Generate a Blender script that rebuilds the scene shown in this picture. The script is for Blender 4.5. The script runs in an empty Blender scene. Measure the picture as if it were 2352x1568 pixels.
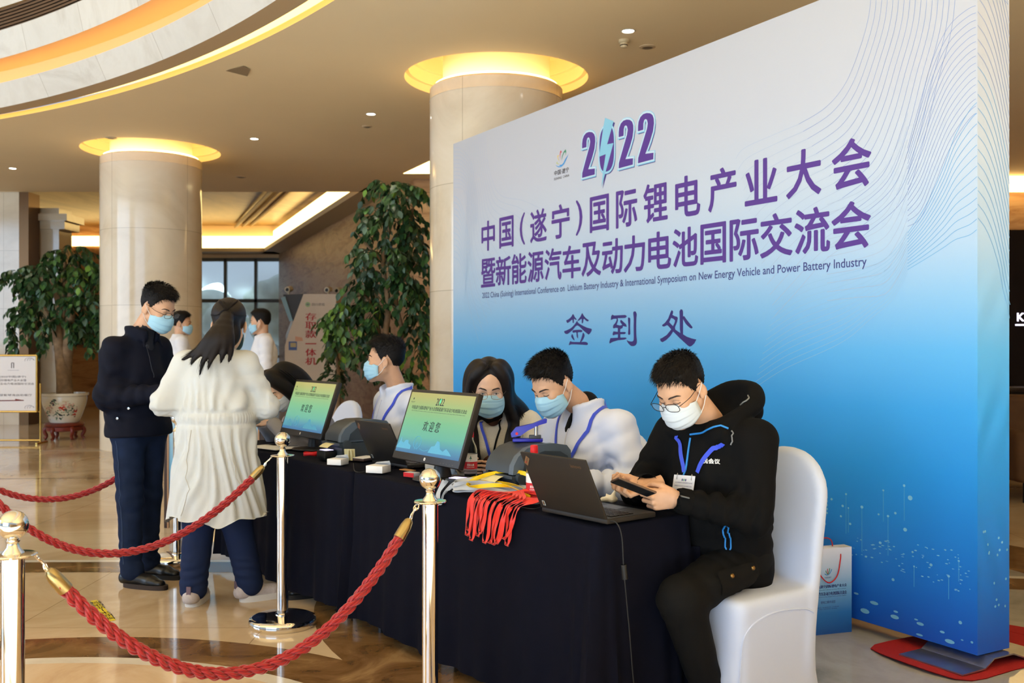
import bpy, bmesh, math, random
import numpy as np
from mathutils import Vector, Matrix
from mathutils.geometry import tessellate_polygon
SC = bpy.context.scene
COL = SC.collection
rnd = random.Random(7)
# ------------------------------------------------------------------ camera, sky, exposure
F = 2287.0; CX = 1176.0; CY = 789.0; EYE = 1.37
cam = bpy.data.cameras.new('camera'); camo = bpy.data.objects.new('camera', cam); COL.objects.link(camo)
cam.lens = 35; cam.sensor_width = 36; cam.shift_y = 5/2352; cam.clip_start = 0.05; cam.clip_end = 200
camo.location = (0, 0, EYE); camo.rotation_euler = (math.pi/2, 0, 0)
cam.dof.use_dof = True; cam.dof.focus_distance = 3.9; cam.dof.aperture_fstop = 5.0
SC.camera = camo
w = bpy.data.worlds.new('daylight'); SC.world = w; w.use_nodes = True
_b = w.node_tree.nodes['Background']; _b.inputs[0].default_value = (0.62, 0.80, 1.0, 1); _b.inputs[1].default_value = 0.70
SC.view_settings.view_transform = 'Standard'; SC.view_settings.look = 'None'
SC.view_settings.exposure = 0.0; SC.view_settings.gamma = 1.0; SC.view_settings.use_curve_mapping = False
def area_light(name, loc, target, sx, sy, power, col):
    l = bpy.data.lights.new(name, 'AREA'); l.shape = 'RECTANGLE'; l.size = sx; l.size_y = sy; l.energy = power; l.color = col
    o = bpy.data.objects.new(name, l); COL.objects.link(o); o.location = loc
    o.rotation_euler = (Vector(target)-Vector(loc)).to_track_quat('-Z', 'Y').to_euler(); return o
# daylight falling in through the glazed hotel front, behind and left of the camera
area_light('entrance_daylight', (-6.5, -6.5, 3.2), (-0.6, 6.0, 1.1), 8, 4, 430, (.46, .68, 1.0))
area_light('glazed_front_daylight', (-13.5, 4.0, 3.0), (-5.0, 11.0, 1.4), 7, 3.5, 520, (.50, .71, 1.0))

bounce_sun = bpy.data.lights.new('bounce_sun', 'SUN'); bounce_sun.energy = 62.0; bounce_sun.angle = .02; bounce_sun.color = (.64, .84, 1.0)
so_ = bpy.data.objects.new('bounce_sun', bounce_sun); COL.objects.link(so_); so_.rotation_euler = (math.radians(57), 0, math.radians(-4))   # added: sunlit floor behind the camera bounces light up to the ceiling
# ------------------------------------------------------------------ materials
def lin(c):
    return tuple((x/255/12.92 if x/255 <= .04045 else ((x/255+.055)/1.055)**2.4) for x in c)
MATS = {}
def mat(name, rgb, rough=.5, metal=0., var=0., vscale=8., bump=0., bscale=60., emit=None, es=0., alpha=1., trans=0., coat=0., spec=.5, sheen=0., ior=1.45):
    """procedural principled; rgb is sRGB 0..255"""
    m = bpy.data.materials.new(name); m.use_nodes = True
    nt = m.node_tree; p = nt.nodes['Principled BSDF']; L = nt.links
    c = lin(rgb)
    p.inputs['Base Color'].default_value = (*c, 1); p.inputs['Roughness'].default_value = rough
    p.inputs['Metallic'].default_value = metal; p.inputs['Alpha'].default_value = alpha
    p.inputs['Transmission Weight'].default_value = trans; p.inputs['Coat Weight'].default_value = coat
    p.inputs['Coat Roughness'].default_value = .05
    p.inputs['Specular IOR Level'].default_value = spec; p.inputs['IOR'].default_value = ior
    if sheen: p.inputs['Sheen Weight'].default_value = sheen
    tc = nt.nodes.new('ShaderNodeTexCoord')
    if var > 0:
        n = nt.nodes.new('ShaderNodeTexNoise'); n.inputs['Scale'].default_value = vscale; n.inputs['Detail'].default_value = 5
        r = nt.nodes.new('ShaderNodeValToRGB')
        r.color_ramp.elements[0].position = .3; r.color_ramp.elements[1].position = .7
        r.color_ramp.elements[0].color = (*[max(0, x*(1-var)) for x in c], 1)
        r.color_ramp.elements[1].color = (*[min(1, x*(1+var)) for x in c], 1)
        L.new(tc.outputs['Object'], n.inputs['Vector']); L.new(n.outputs['Fac'], r.inputs['Fac']); L.new(r.outputs['Color'], p.inputs['Base Color'])
    if bump > 0:
        n2 = nt.nodes.new('ShaderNodeTexNoise'); n2.inputs['Scale'].default_value = bscale; n2.inputs['Detail'].default_value = 3
        b = nt.nodes.new('ShaderNodeBump'); b.inputs['Strength'].default_value = bump; b.inputs['Distance'].default_value = .01
        L.new(tc.outputs['Object'], n2.inputs['Vector']); L.new(n2.outputs['Fac'], b.inputs['Height']); L.new(b.outputs['Normal'], p.inputs['Normal'])
    if emit is not None:
        p.inputs['Emission Color'].default_value = (*lin(emit), 1); p.inputs['Emission Strength'].default_value = es
    MATS[name] = m; return m
def marble(name, rgbs, scale=1.2, rough=.12, stretch=(1, 1, 1), dist=1.5, joint=None):
    m = bpy.data.materials.new(name); m.use_nodes = True
    nt = m.node_tree; p = nt.nodes['Principled BSDF']; L = nt.links
    p.inputs['Roughness'].default_value = rough; p.inputs['IOR'].default_value = 1.5
    tc = nt.nodes.new('ShaderNodeTexCoord'); mp = nt.nodes.new('ShaderNodeMapping'); mp.inputs['Scale'].default_value = stretch
    n = nt.nodes.new('ShaderNodeTexNoise'); n.inputs['Scale'].default_value = scale; n.inputs['Detail'].default_value = 9
    n.inputs['Roughness'].default_value = .62; n.inputs['Distortion'].default_value = dist
    r = nt.nodes.new('ShaderNodeValToRGB'); els = r.color_ramp.elements
    while len(els) < len(rgbs): els.new(.5)
    for i, c in enumerate(rgbs):
        els[i].position = .3+.4*i/(len(rgbs)-1); els[i].color = (*lin(c), 1)
    L.new(tc.outputs['Object'], mp.inputs['Vector']); L.new(mp.outputs['Vector'], n.inputs['Vector']); L.new(n.outputs['Fac'], r.inputs['Fac'])
    out = r.outputs['Color']
    if joint:
        bt = nt.nodes.new('ShaderNodeTexBrick'); bt.inputs['Scale'].default_value = 1.0; bt.offset = joint[3] if len(joint) > 3 else 0
        bt.inputs['Mortar Size'].default_value = joint[2]; bt.inputs['Brick Width'].default_value = joint[0]; bt.inputs['Row Height'].default_value = joint[1]
        bt.inputs['Color1'].default_value = (1, 1, 1, 1); bt.inputs['Color2'].default_value = (.93, .93, .93, 1); bt.inputs['Mortar'].default_value = (.62, .58, .52, 1)
        mx = nt.nodes.new('ShaderNodeMix'); mx.data_type = 'RGBA'; mx.blend_type = 'MULTIPLY'; mx.inputs[0].default_value = 1
        uv = nt.nodes.new('ShaderNodeUVMap'); uv.uv_map = 'UVMap'
        L.new(uv.outputs['UV'], bt.inputs['Vector']); L.new(out, mx.inputs[6]); L.new(bt.outputs['Color'], mx.inputs[7]); out = mx.outputs[2]
    L.new(out, p.inputs['Base Color']); MATS[name] = m; return m
def emis(name, rgb, s, base=(200, 180, 140)):
    return mat(name, base, .6, emit=rgb, es=s)

# ------------------------------------------------------------------ object helpers
def tag(o, label=None, cat=None, group=None, kind=None):
    if label: o['label'] = label
    if cat: o['category'] = cat
    if group: o['group'] = group
    if kind: o['kind'] = kind
    return o
def empty(name, loc, label=None, cat=None, group=None, rz=0):
    o = bpy.data.objects.new(name, None); o.empty_display_size = .05; COL.objects.link(o)
    o.location = loc; o.rotation_euler = (0, 0, rz); return tag(o, label, cat, group)
def mesh_obj(name, verts, faces, mats, parent=None, smooth=False, loc=(0, 0, 0), mi=None, uv=None, sharp=None):
    me = bpy.data.meshes.new(name)
    me.from_pydata([tuple(v) for v in verts], [], [tuple(f) for f in faces])
    for m in (mats if isinstance(mats, (list, tuple)) else [mats]): me.materials.append(m)
    if mi is not None: me.polygons.foreach_set('material_index', np.array(mi, dtype=np.int32))
    if uv is not None:
        l = me.uv_layers.new(name='UVMap'); l.data.foreach_set('uv', np.array(uv, dtype=np.float32).ravel())
    me.update()
    if smooth: me.shade_smooth()
    if sharp is not None: me.set_sharp_from_angle(angle=math.radians(sharp))
    o = bpy.data.objects.new(name, me); COL.objects.link(o); o.location = loc
    if parent is not None: o.parent = parent
    return o
def rotm(a, axis='Z'): return Matrix.Rotation(a, 4, axis)
class MB:
    """collects shapes into one mesh"""
    def __init__(s): s.v = []; s.f = []; s.m = []; s.sm = []
    def add(s, V, Fc, mi=0, M=None, smooth=False):
        n = len(s.v)
        s.v += [tuple(M @ Vector(v)) if M is not None else tuple(v) for v in V]
        s.f += [tuple(n+i for i in f) for f in Fc]; s.m += [mi]*len(Fc); s.sm += [smooth]*len(Fc); return s
    def box(s, c, d, M=None, mi=0, bev=0.):
        x, y, z = [k/2 for k in d]
        if bev <= 0:
            V = [(c[0]+i*x, c[1]+j*y, c[2]+k*z) for i in (-1, 1) for j in (-1, 1) for k in (-1, 1)]
            return s.add(V, [(0, 1, 3, 2), (4, 6, 7, 5), (0, 4, 5, 1), (2, 3, 7, 6), (0, 2, 6, 4), (1, 5, 7, 3)], mi, M)
        bm = bmesh.new(); bmesh.ops.create_cube(bm, size=1)
        for v in bm.verts: v.co = Vector((v.co.x*d[0], v.co.y*d[1], v.co.z*d[2]))
        bmesh.ops.bevel(bm, geom=bm.edges[:], offset=bev, segments=2, affect='EDGES', profile=.5)
        bm.verts.index_update()
        s.add([v.co+Vector(c) for v in bm.verts], [[v.index for v in f.verts] for f in bm.faces], mi, M, True); bm.free(); return s
    def lathe(s, prof, seg=24, M=None, mi=0, c=(0, 0, 0), smooth=True, arc=2*math.pi):
        V = []; Fc = []; n = len(prof); full = abs(arc-2*math.pi) < 1e-6; ns = seg if full else seg+1
        for i in range(ns):
            a = arc*i/seg
            for r, z in prof: V.append((c[0]+r*math.cos(a), c[1]+r*math.sin(a), c[2]+z))
        for i in range(seg):
            j = (i+1) % ns
            for k in range(n-1): Fc.append((i*n+k, j*n+k, j*n+k+1, i*n+k+1))
        return s.add(V, Fc, mi, M, smooth)
    def cyl(s, a, b, r, seg=12, mi=0, r2=None, cap=True, M=None):
        a = Vector(a); b = Vector(b); q = (b-a).to_track_quat('Z', 'Y'); r2 = r if r2 is None else r2
        V = []; 
        for e, rr in ((a, r), (b, r2)):
            for i in range(seg):
                t = 2*math.pi*i/seg; V.append(e+q @ Vector((rr*math.cos(t), rr*math.sin(t), 0)))
        s.add(V, [(i, (i+1) % seg, seg+(i+1) % seg, seg+i) for i in range(seg)], mi, M, True)
        if cap: s.add(V[:seg], [tuple(range(seg-1, -1, -1))], mi, M); s.add(V[seg:], [tuple(range(seg))], mi, M)
        return s
    def tube(s, P, r, seg=8, mi=0, closed=False, M=None):
        P = [Vector(p) for p in P]; n = len(P); rr = r if hasattr(r, '__len__') else [r]*n
        V = []; up = None
        for i in range(n):
            t = (P[(i+1) % n]-P[i-1]) if closed else (P[min(i+1, n-1)]-P[max(i-1, 0)])
            t = t.normalized() if t.length > 1e-9 else Vector((0, 0, 1))
            if up is None: up = t.orthogonal().normalized()
            up = (up-t*up.dot(t)); up = up.normalized() if up.length > 1e-6 else t.orthogonal().normalized()
            bi = t.cross(up)
            for k in range(seg):
                a = 2*math.pi*k/seg; V.append(P[i]+(up*math.cos(a)+bi*math.sin(a))*rr[i])
        Fc = []
        for i in range(n if closed else n-1):
            j = (i+1) % n
            for k in range(seg): Fc.append((i*seg+k, i*seg+(k+1) % seg, j*seg+(k+1) % seg, j*seg+k))
        s.add(V, Fc, mi, M, True)
        if not closed: s.add(V[:seg], [tuple(range(seg-1, -1, -1))], mi, M); s.add(V[-seg:], [tuple(range(seg))], mi, M)
        return s
    def prism(s, poly, z0, z1, M=None, mi=0, smooth=False):
        n = len(poly); tri = tessellate_polygon([[Vector((p[0], p[1], 0)) for p in poly]])
        V = [(p[0], p[1], z0) for p in poly]+[(p[0], p[1], z1) for p in poly]
        ar = sum(poly[i-1][0]*poly[i][1]-poly[i][0]*poly[i-1][1] for i in range(n))
        sd = [(i, (i+1) % n, n+(i+1) % n, n+i) if ar > 0 else (n+i, n+(i+1) % n, (i+1) % n, i) for i in range(n)]
        s.add(V, sd, mi, M, smooth)
        def up(t):
            a, b, c = [Vector(poly[i]).to_2d() for i in t]; return (b-a).cross(c-a) > 0
        tt = [t if up(t) else (t[0], t[2], t[1]) for t in tri]
        return s.add(V[n:], tt, mi, M).add(V[:n], [(t[0], t[2], t[1]) for t in tt], mi, M)
    def grid(s, nu, nv, fn, mi=0, M=None, closeu=False, closev=False, smooth=True):
        V = [fn(i/(nu if closeu else nu-1), j/(nv if closev else nv-1)) for i in range(nu) for j in range(nv)]
        Fc = []
        for i in range(nu if closeu else nu-1):
            for j in range(nv if closev else nv-1):
                a = i*nv+j; b = ((i+1) % nu)*nv+j; c = ((i+1) % nu)*nv+(j+1) % nv; d = i*nv+(j+1) % nv
                Fc.append((a, b, c, d))
        return s.add(V, Fc, mi, M, smooth)
    def ribbon(s, P, wdt, nrm, mi=0, th=.0012):
        """flat strap with thickness along P; nrm = width direction per point or one"""
        P = [Vector(p) for p in P]; V = []
        for i, p in enumerate(P):
            t = (P[min(i+1, len(P)-1)]-P[max(i-1, 0)]).normalized()
            n = Vector(nrm[i] if isinstance(nrm, list) else nrm); n = (n-t*n.dot(t)).normalized(); u = t.cross(n)
            for a, b in ((-1, -1), (1, -1), (1, 1), (-1, 1)): V.append(p+n*a*wdt/2+u*b*th/2)
        Fc = [(0, 1, 2, 3)]+[(i*4+k, i*4+(k+1) % 4, i*4+4+(k+1) % 4, i*4+4+k) for i in range(len(P)-1) for k in range(4)]
        e = len(P)*4; Fc.append((e-1, e-2, e-3, e-4))
        return s.add(V, Fc, mi, None, True)
    def build(s, name, mats, parent=None, loc=(0, 0, 0), sharp=40, uv=None):
        o = mesh_obj(name, s.v, s.f, mats, parent, False, loc, s.m, uv)
        o.data.polygons.foreach_set('use_smooth', s.sm)
        if sharp: o.data.set_sharp_from_angle(angle=math.radians(sharp))
        return o
def spline(P, n=8, closed=False):
    P = [Vector(p) for p in P]; out = []; N = len(P)
    for i in range(N if closed else N-1):
        g = (lambda k: P[k % N]) if closed else (lambda k: P[max(0, min(N-1, k))])
        p0, p1, p2, p3 = g(i-1), g(i), g(i+1), g(i+2)
        for k in range(n):
            t = k/n
            out.append(.5*((2*p1)+(p2-p0)*t+(2*p0-5*p1+4*p2-p3)*t*t+(3*p1-p0-3*p2+p3)*t**3))
    if not closed: out.append(P[-1])
    return out
_TX = {}
def text_geo(body, off=0.0, res=3):
    """2D filled outline of a piece of writing, normalised to its own bounding box; returns verts, faces, (w,h)"""
    k = (body, off, res)
    if k in _TX: return _TX[k]
    c = bpy.data.curves.new('writing', 'FONT'); c.body = body; c.offset = off; c.resolution_u = res
    o = bpy.data.objects.new('writing', c); COL.objects.link(o)
    me = bpy.data.meshes.new_from_object(o.evaluated_get(bpy.context.evaluated_depsgraph_get()))
    V = [(v.co.x, v.co.y) for v in me.vertices]; Fc = [tuple(p.vertices) for p in me.polygons]
    bpy.data.objects.remove(o); bpy.data.curves.remove(c); bpy.data.meshes.remove(me)
    x0 = min(v[0] for v in V); x1 = max(v[0] for v in V); y0 = min(v[1] for v in V); y1 = max(v[1] for v in V)
    _TX[k] = ([((v[0]-x0)/(x1-x0), (v[1]-y0)/(y1-y0)) for v in V], Fc, (x1-x0, y1-y0)); return _TX[k]
def put_text(mb, body, fn, off=0.0, mi=0):
    """fn maps unit-box coordinates to 3D"""
    V, Fc, _ = text_geo(body, off); mb.add([fn(*v) for v in V], Fc, mi)
def text_on(mb, body, o, ux, uy, w=None, h=None, off=0.0, mi=0, center=True):
    """writing on a plane: o = centre (or lower left), ux/uy unit axes, width and/or height"""
    V, Fc, (tw, th) = text_geo(body, off); o = Vector(o); ux = Vector(ux); uy = Vector(uy)
    if w is None: w = h*tw/th
    if h is None: h = w*th/tw
    c = .5 if center else 0
    mb.add([o+ux*((v[0]-c)*w)+uy*((v[1]-c)*h) for v in V], Fc, mi)
def P3(px, py, Y): return Vector(((px-CX)/F*Y, Y, EYE-(py-CY)/F*Y))
def G3(px, py, z=0.): 
    Y = (EYE-z)*F/(py-CY); return Vector(((px-CX)/F*Y, Y, z))
# the registration tables' own axes: u runs along the tables away from the camera, v from their front to their back
PT = Vector((.285, 3.372, 0)); UD = Vector((-.591, .807, 0)); VD = Vector((.807, .591, 0)); TZ = .75
def T(u, v, z=TZ): return Vector((PT.x, PT.y, 0))+UD*u+VD*v+Vector((0, 0, z))
TM = Matrix(((UD.x, VD.x, 0, PT.x), (UD.y, VD.y, 0, PT.y), (0, 0, 1, 0), (0, 0, 0, 1)))   # note: mirrors (u x v points down)
# table frame that is right handed: x = -u (towards camera), y = v
TR = Matrix(((-UD.x, VD.x, 0, 0), (-UD.y, VD.y, 0, 0), (0, 0, 1, 0), (0, 0, 0, 1)))
def at(u, v, z=TZ, rz=0.): return Matrix.Translation(T(u, v, z)) @ TR @ rotm(rz)
# ================================================================== THE SETTING
beige = marble('floor_marble', [(172, 146, 114), (198, 172, 138), (214, 192, 162), (206, 182, 150)], .9, .09, dist=.8, joint=(1.2, 1.2, .003))
brownm = marble('dark_emperador', [(72, 50, 28), (112, 82, 50), (134, 102, 66), (168, 136, 96)], 2.2, .08, dist=2.)
whitem = marble('white_marble_line', [(205, 196, 182), (228, 220, 208)], 2., .1)
pinkm = marble('rose_marble', [(196, 164, 132), (214, 186, 154), (222, 198, 170)], 1.4, .08, dist=2.5)
cream = marble('cream_marble', [(208, 190, 162), (224, 209, 184), (232, 219, 198)], .8, .1, dist=1.2, joint=(1.02, .98, .003))
trav = marble('brown_travertine', [(128, 90, 54), (168, 124, 80), (190, 150, 104), (150, 108, 68)], 1.1, .5, (1, 1, 5), 1., joint=(1.3, .62, .004))
ceilm = mat('painted_ceiling', (236, 212, 172), .75, var=.03, vscale=.6)
goldc = marble('gold_leaf_ceiling', [(104, 82, 42), (140, 114, 64), (166, 140, 86)], .8, .35, (1, .35, 1), 2.5)
fasc = marble('fascia_marble', [(198, 190, 178), (214, 208, 198), (206, 199, 188)], 1.3, .2, joint=(1.1, 9, .004))
louv = mat('dark_louvre', (38, 27, 20), .35, var=.3, vscale=3)
bronze = mat('bronze_trim', (96, 66, 34), .3, .6)
cove = emis('cove_lamp', (255, 216, 138), 5.0)
cove2 = emis('cove_lamp_orange', (255, 200, 128), 3.0)
covew = emis('cove_lamp_bright', (255, 226, 150), 2.2)

def arcpts(c, R, a0, a1, n): return [(c[0]+R*math.cos(a0+(a1-a0)*i/n), c[1]+R*math.sin(a0+(a1-a0)*i/n)) for i in range(n+1)]
def flat_fill(mb, loops, z, mi=0, down=False):
    pts = [p for l in loops for p in l]
    tri = tessellate_polygon([[Vector((p[0], p[1], 0)) for p in l] for l in loops])
    out = []
    for t in tri:
        a, b, c = [Vector(pts[i]) for i in t]; up = (b-a).cross(c-a) > 0
        out.append(t if up != down else (t[0], t[2], t[1]))
    mb.add([(p[0], p[1], z) for p in pts], out, mi)
def ring(mb, c, r0, r1, a0, a1, z, mi, n=64):
    A = arcpts(c, r0, a0, a1, n); B = arcpts(c, r1, a0, a1, n)
    mb.add([(p[0], p[1], z) for p in A+B], [(i, n+1+i, n+2+i, i+1) for i in range(n)], mi)
# ---- floor: one polished slab with its inlaid bands
fl = MB()
fl.add([(-24, -9, 0), (11, -9, 0), (11, 34, 0), (-24, 34, 0)], [(0, 1, 2, 3)], 0)
c1 = (-1.85, 2.65); c2 = (1.35, 5.5)
ring(fl, c2, 1.76, 2.4, 0, 2*math.pi, .0006, 1, 96)
fl.add([(c2[0], c2[1], .0006)]+[(p[0], p[1], .0006) for p in arcpts(c2, 1.76, 0, 2*math.pi, 96)], [(0, i+1, i+2) for i in range(96)], 4)
ring(fl, c1, 1.70, 2.0, 0, 2*math.pi, .0012, 1, 96)
ring(fl, c1, 1.62, 1.70, 0, 2*math.pi, .0012, 2, 96)
fl.add([(c1[0], c1[1], .0012)]+[(p[0], p[1], .0012) for p in arcpts(c1, 1.62, 0, 2*math.pi, 96)], [(0, i+1, i+2) for i in range(96)], 3)
c3 = (-2.2, -24.0)
ring(fl, c3, 29.97, 30.25, 1.2, 1.95, .0009, 1, 80); ring(fl, c3, 30.25, 30.31, 1.2, 1.95, .0009, 2, 80)
ring(fl, c3, 34.2, 34.24, 1.2, 1.95, .0009, 1, 80); ring(fl, c3, 36.9, 36.95, 1.2, 1.95, .0009, 2, 80)
fo = fl.build('floor', [beige, brownm, whitem, pinkm, marble('grey_marble', [(134, 130, 124), (158, 154, 148), (172, 168, 162), (150, 146, 142)], 1.1, .12, dist=1.5)], sharp=None)
uvl = fo.data.uv_layers.new(name='UVMap')
for lo in fo.data.loops: uvl.data[lo.index].uv = fo.data.vertices[lo.vertex_index].co.xy
tag(fo, 'polished beige marble lobby floor with curved brown inlay bands', kind='structure')

# ---- ceiling with the round atrium opening and two column wells
CZ = 3.93; AC = (-12.324, -.644); AR = 13.642
COLS = [((1140-CX)/F*9.62, 9.62), ((348-CX)/F*13.25, 13.25)]; CR = .642
cl = MB()
A0, A1 = math.radians(-10), math.radians(115)
arc = arcpts(AC, AR, A0, A1, 110)
outer = arc+[(-19.8, 16.8), (9.5, 16.8), (9.5, arc[0][1])]
wells = [arcpts(c, .885, 0, 2*math.pi*(1-1/64), 63) for c in COLS]
flat_fill(cl, [outer]+[list(reversed(x)) for x in wells], CZ, 0, True)
cob = cl.build('ceiling', [ceilm], sharp=None); tag(cob, 'taupe painted lobby ceiling around the round atrium opening', kind='structure')
cl = MB(); flat_fill(cl, [[(-19.8, 16.8), (9.5, 16.8), (9.5, 34), (-19.8, 34)]], 4.75, 0, True)
cl.add([(-19.8, 16.8, CZ), (9.5, 16.8, CZ), (9.5, 16.8, 4.75), (-19.8, 16.8, 4.75)], [(0, 1, 2, 3)], 1)
tag(cl.build('ceiling', [goldc, ceilm], sharp=None), 'gold textured coffer ceiling over the far hall', kind='structure')
# atrium rim, tier by tier: gold lip, slot of light, taupe soffit, marble band, lit trough, amber soffit, marble band, louvres
def tier(prof, name, mats, label, n=120):
    """surface of revolution about the atrium axis; prof = list of (R, z, material index of the strip that follows)"""
    mb = MB()
    for (r0, z0, mi), (r1, z1, _) in zip(prof, prof[1:]):
        A = arcpts(AC, r0, A0, A1, n); B = arcpts(AC, r1, A0, A1, n)
        mb.add([(p[0], p[1], z0) for p in A]+[(p[0], p[1], z1) for p in B], [(i, i+1, n+2+i, n+1+i) for i in range(n)], mi, None, True)
    o = mb.build(name, mats, sharp=30); tag(o, label, kind='structure')
    u_ = o.data.uv_layers.new(name='UVMap')
    for lo in o.data.loops:
        c_ = o.data.vertices[lo.vertex_index].co; u_.data[lo.index].uv = (math.atan2(c_.y-AC[1], c_.x-AC[0])*AR, c_.z+2)
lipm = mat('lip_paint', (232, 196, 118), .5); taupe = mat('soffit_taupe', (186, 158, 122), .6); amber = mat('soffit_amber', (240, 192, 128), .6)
tier([(AR, CZ, 0), (AR, 3.982, 0), (AR+.03, 3.982, 0)], 'trim_1', [lipm], 'gold edge lip of the round ceiling opening')
tier([(13.40, 4.04, 0), (13.75, 4.04, 0)], 'trim_2', [covew], 'slot of light running around the ceiling opening')
tier([(13.40, 4.05, 0), (13.48, 3.925, 0), (13.28, 3.92, 0)], 'trim_3', [taupe], 'taupe soffit ring inside the slot of light')
tier([(13.28, 3.92, 0), (13.17, 4.14, 0), (13.24, 4.14, 0), (13.24, 4.10, 0), (13.36, 4.10, 0)], 'trim_4', [fasc], 'lower cream marble band of the atrium rim')
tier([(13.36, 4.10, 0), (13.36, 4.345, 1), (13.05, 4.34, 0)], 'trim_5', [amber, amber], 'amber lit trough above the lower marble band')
tier([(13.25, 4.105, 0), (13.25, 4.125, 0), (13.33, 4.125, 0)], 'trim_6', [cove2], 'lamp strip lying in the upper trough')
tier([(13.05, 4.34, 0), (12.99, 4.60, 0), (13.2, 4.60, 0)], 'trim_7', [fasc], 'upper cream marble band of the atrium rim')
pr_ = []
for k in range(7): pr_ += [(13.02+.012*k, 4.605+.042*k, 0), (13.02+.012*k, 4.627+.042*k, 1), (13.09+.012*k, 4.627+.042*k, 1), (13.09+.012*k, 4.645+.042*k, 1)]
tier(pr_, 'trim_8', [mat('louvre_slat', (88, 62, 44), .3), louv], 'dark slatted ventilation band above the upper marble band')
tier([(13.1, 4.9, 0), (13.02, 5.6, 0), (13.0, 6.8, 0)], 'trim_9', [fasc], 'topmost pale band of the atrium rim')
tag(MB().add([(-34, -9, 6.8), (12, -9, 6.8), (12, 20, 6.8), (-34, 20, 6.8)], [(3, 2, 1, 0)]).build('ceiling', [ceilm], sharp=None), 'unseen high ceiling capping the atrium, ending short to admit sunlight', kind='structure')  # added cap against sky light; stops short so sunlight reaches the floor

# ---- the two round columns in their lit wells
def column(c, lab):
    n = 64; mb = MB()
    mb.lathe([(CR, 0), (CR, 3.69), (CR+.004, 3.692), (CR+.004, 3.695), (CR, 3.70), (CR, 3.80), (CR-.02, 3.82), (.50, 3.82)], 64, c=(*c, 0))
    o = mb.build('column', [cream], sharp=40); tag(o, lab, kind='structure')
    u_ = o.data.uv_layers.new(name='UVMap')
    for p in o.data.polygons:
        am = math.atan2(p.center.y-c[1], p.center.x-c[0])
        for li in p.loop_indices:
            co = o.data.vertices[o.data.loops[li].vertex_index].co; a = math.atan2(co.y-c[1], co.x-c[0])
            while a-am > 3.2: a -= 2*math.pi
            while am-a > 3.2: a += 2*math.pi
            u_.data[li].uv = (a*CR+.3, co.z+.1)
    nk = MB().lathe([(.517, 3.80), (.517, 4.30)], 48, c=(*c, 0)).build('column', [mat('neck_plaster', (248, 230, 186), .6)], sharp=None)
    tag(nk, 'bright lit neck above: '+lab, kind='structure')
    wl = MB().lathe([(.885, CZ), (.885, CZ+.075), (.845, CZ+.075), (.845, CZ+.19), (.80, CZ+.19), (.80, CZ+.34), (.5, CZ+.34)], 64, c=(*c, 0)).build('ceiling', [mat('well_plaster', (246, 226, 178), .6)], sharp=30)
    tag(wl, 'stepped round ceiling well over: '+lab, kind='structure')
    lp = MB().lathe([(.55, 3.824), (.55, 3.842), (.60, 3.842), (.60, 3.824)], 48, c=(*c, 0)).build('cove_lamp', [emis('column_lamp', (255, 220, 150), 13)], sharp=None)
    tag(lp, 'warm light ring on top of the column: '+lab.replace('round cream marble column ', ''), 'lamp', 'column light rings')
column(COLS[0], 'round cream marble column behind the blue backdrop')
column(COLS[1], 'round cream marble column behind the standing man')

# ---- far right travertine wall with its cove, far glazing, left piers
WD = Vector((-.368, .93, 0)); WN = Vector((-.93, -.368, 0)); W0 = Vector((-1.232, 14.75, 0))
def wallpt(t, off=0, z=0): return W0+WD*t+WN*off+Vector((0, 0, z))
def quad_obj(name, q, m, label, th=None):
    q = [Vector(p) for p in q]; uvs = []
    e = (q[1]-q[0]); lu = e.length; e.normalize(); n = (q[1]-q[0]).cross(q[3]-q[0]).normalized(); f = n.cross(e)
    uvs = [((p-q[0]).dot(e), (p-q[0]).dot(f)) for p in q]
    o = mesh_obj(name, q, [(0, 1, 2, 3)], m, uv=uvs); return tag(o, label, kind='structure')
quad_obj('wall_right', [wallpt(14.8), wallpt(.82), wallpt(.82, 0, CZ), wallpt(14.8, 0, CZ)], trav, 'brown travertine wall running to the far glazing')
sf = MB()
a, b, c, d = wallpt(1.9), wallpt(14.8), wallpt(14.8, .5), wallpt(1.9, .5)
sf.add([(p.x, p.y, CZ) for p in (a, b, c, d)], [(0, 1, 2, 3)], 0)
sf.add([(d.x, d.y, CZ), (c.x, c.y, CZ), (c.x, c.y, CZ+.1), (d.x, d.y, CZ+.1)], [(0, 1, 2, 3)], 0)
FW = 28.6
sf.add([(-19, FW-.9, CZ), (-6.6, FW-.9, CZ), (-6.6, FW, CZ), (-19, FW, CZ)], [(3, 2, 1, 0)], 0)
sf.add([(-19, FW-.9, CZ), (-6.6, FW-.9, CZ), (-6.6, FW-.9, CZ+.1), (-19, FW-.9, CZ+.1)], [(0, 1, 2, 3)], 0)
tag(sf.build('trim_10', [mat('hall_soffit', (196, 178, 140), .6)], sharp=None), 'perimeter soffit of the far hall ceiling', kind='structure')
cv = MB()
a, b = wallpt(1.9, .16), wallpt(14.8, .16)
cv.add([(a.x, a.y, CZ+.12), (b.x, b.y, CZ+.12), (b.x, b.y, CZ+.66), (a.x, a.y, CZ+.66)], [(0, 1, 2, 3)], 0)
cv.add([(-19, FW-.3, CZ+.12), (-6.6, FW-.3, CZ+.12), (-6.6, FW-.3, CZ+.5), (-19, FW-.3, CZ+.5)], [(0, 1, 2, 3)], 0)
tag(cv.build('trim_11', [cove], sharp=None), 'warm lit cove around the far hall ceiling', kind='structure')
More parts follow.
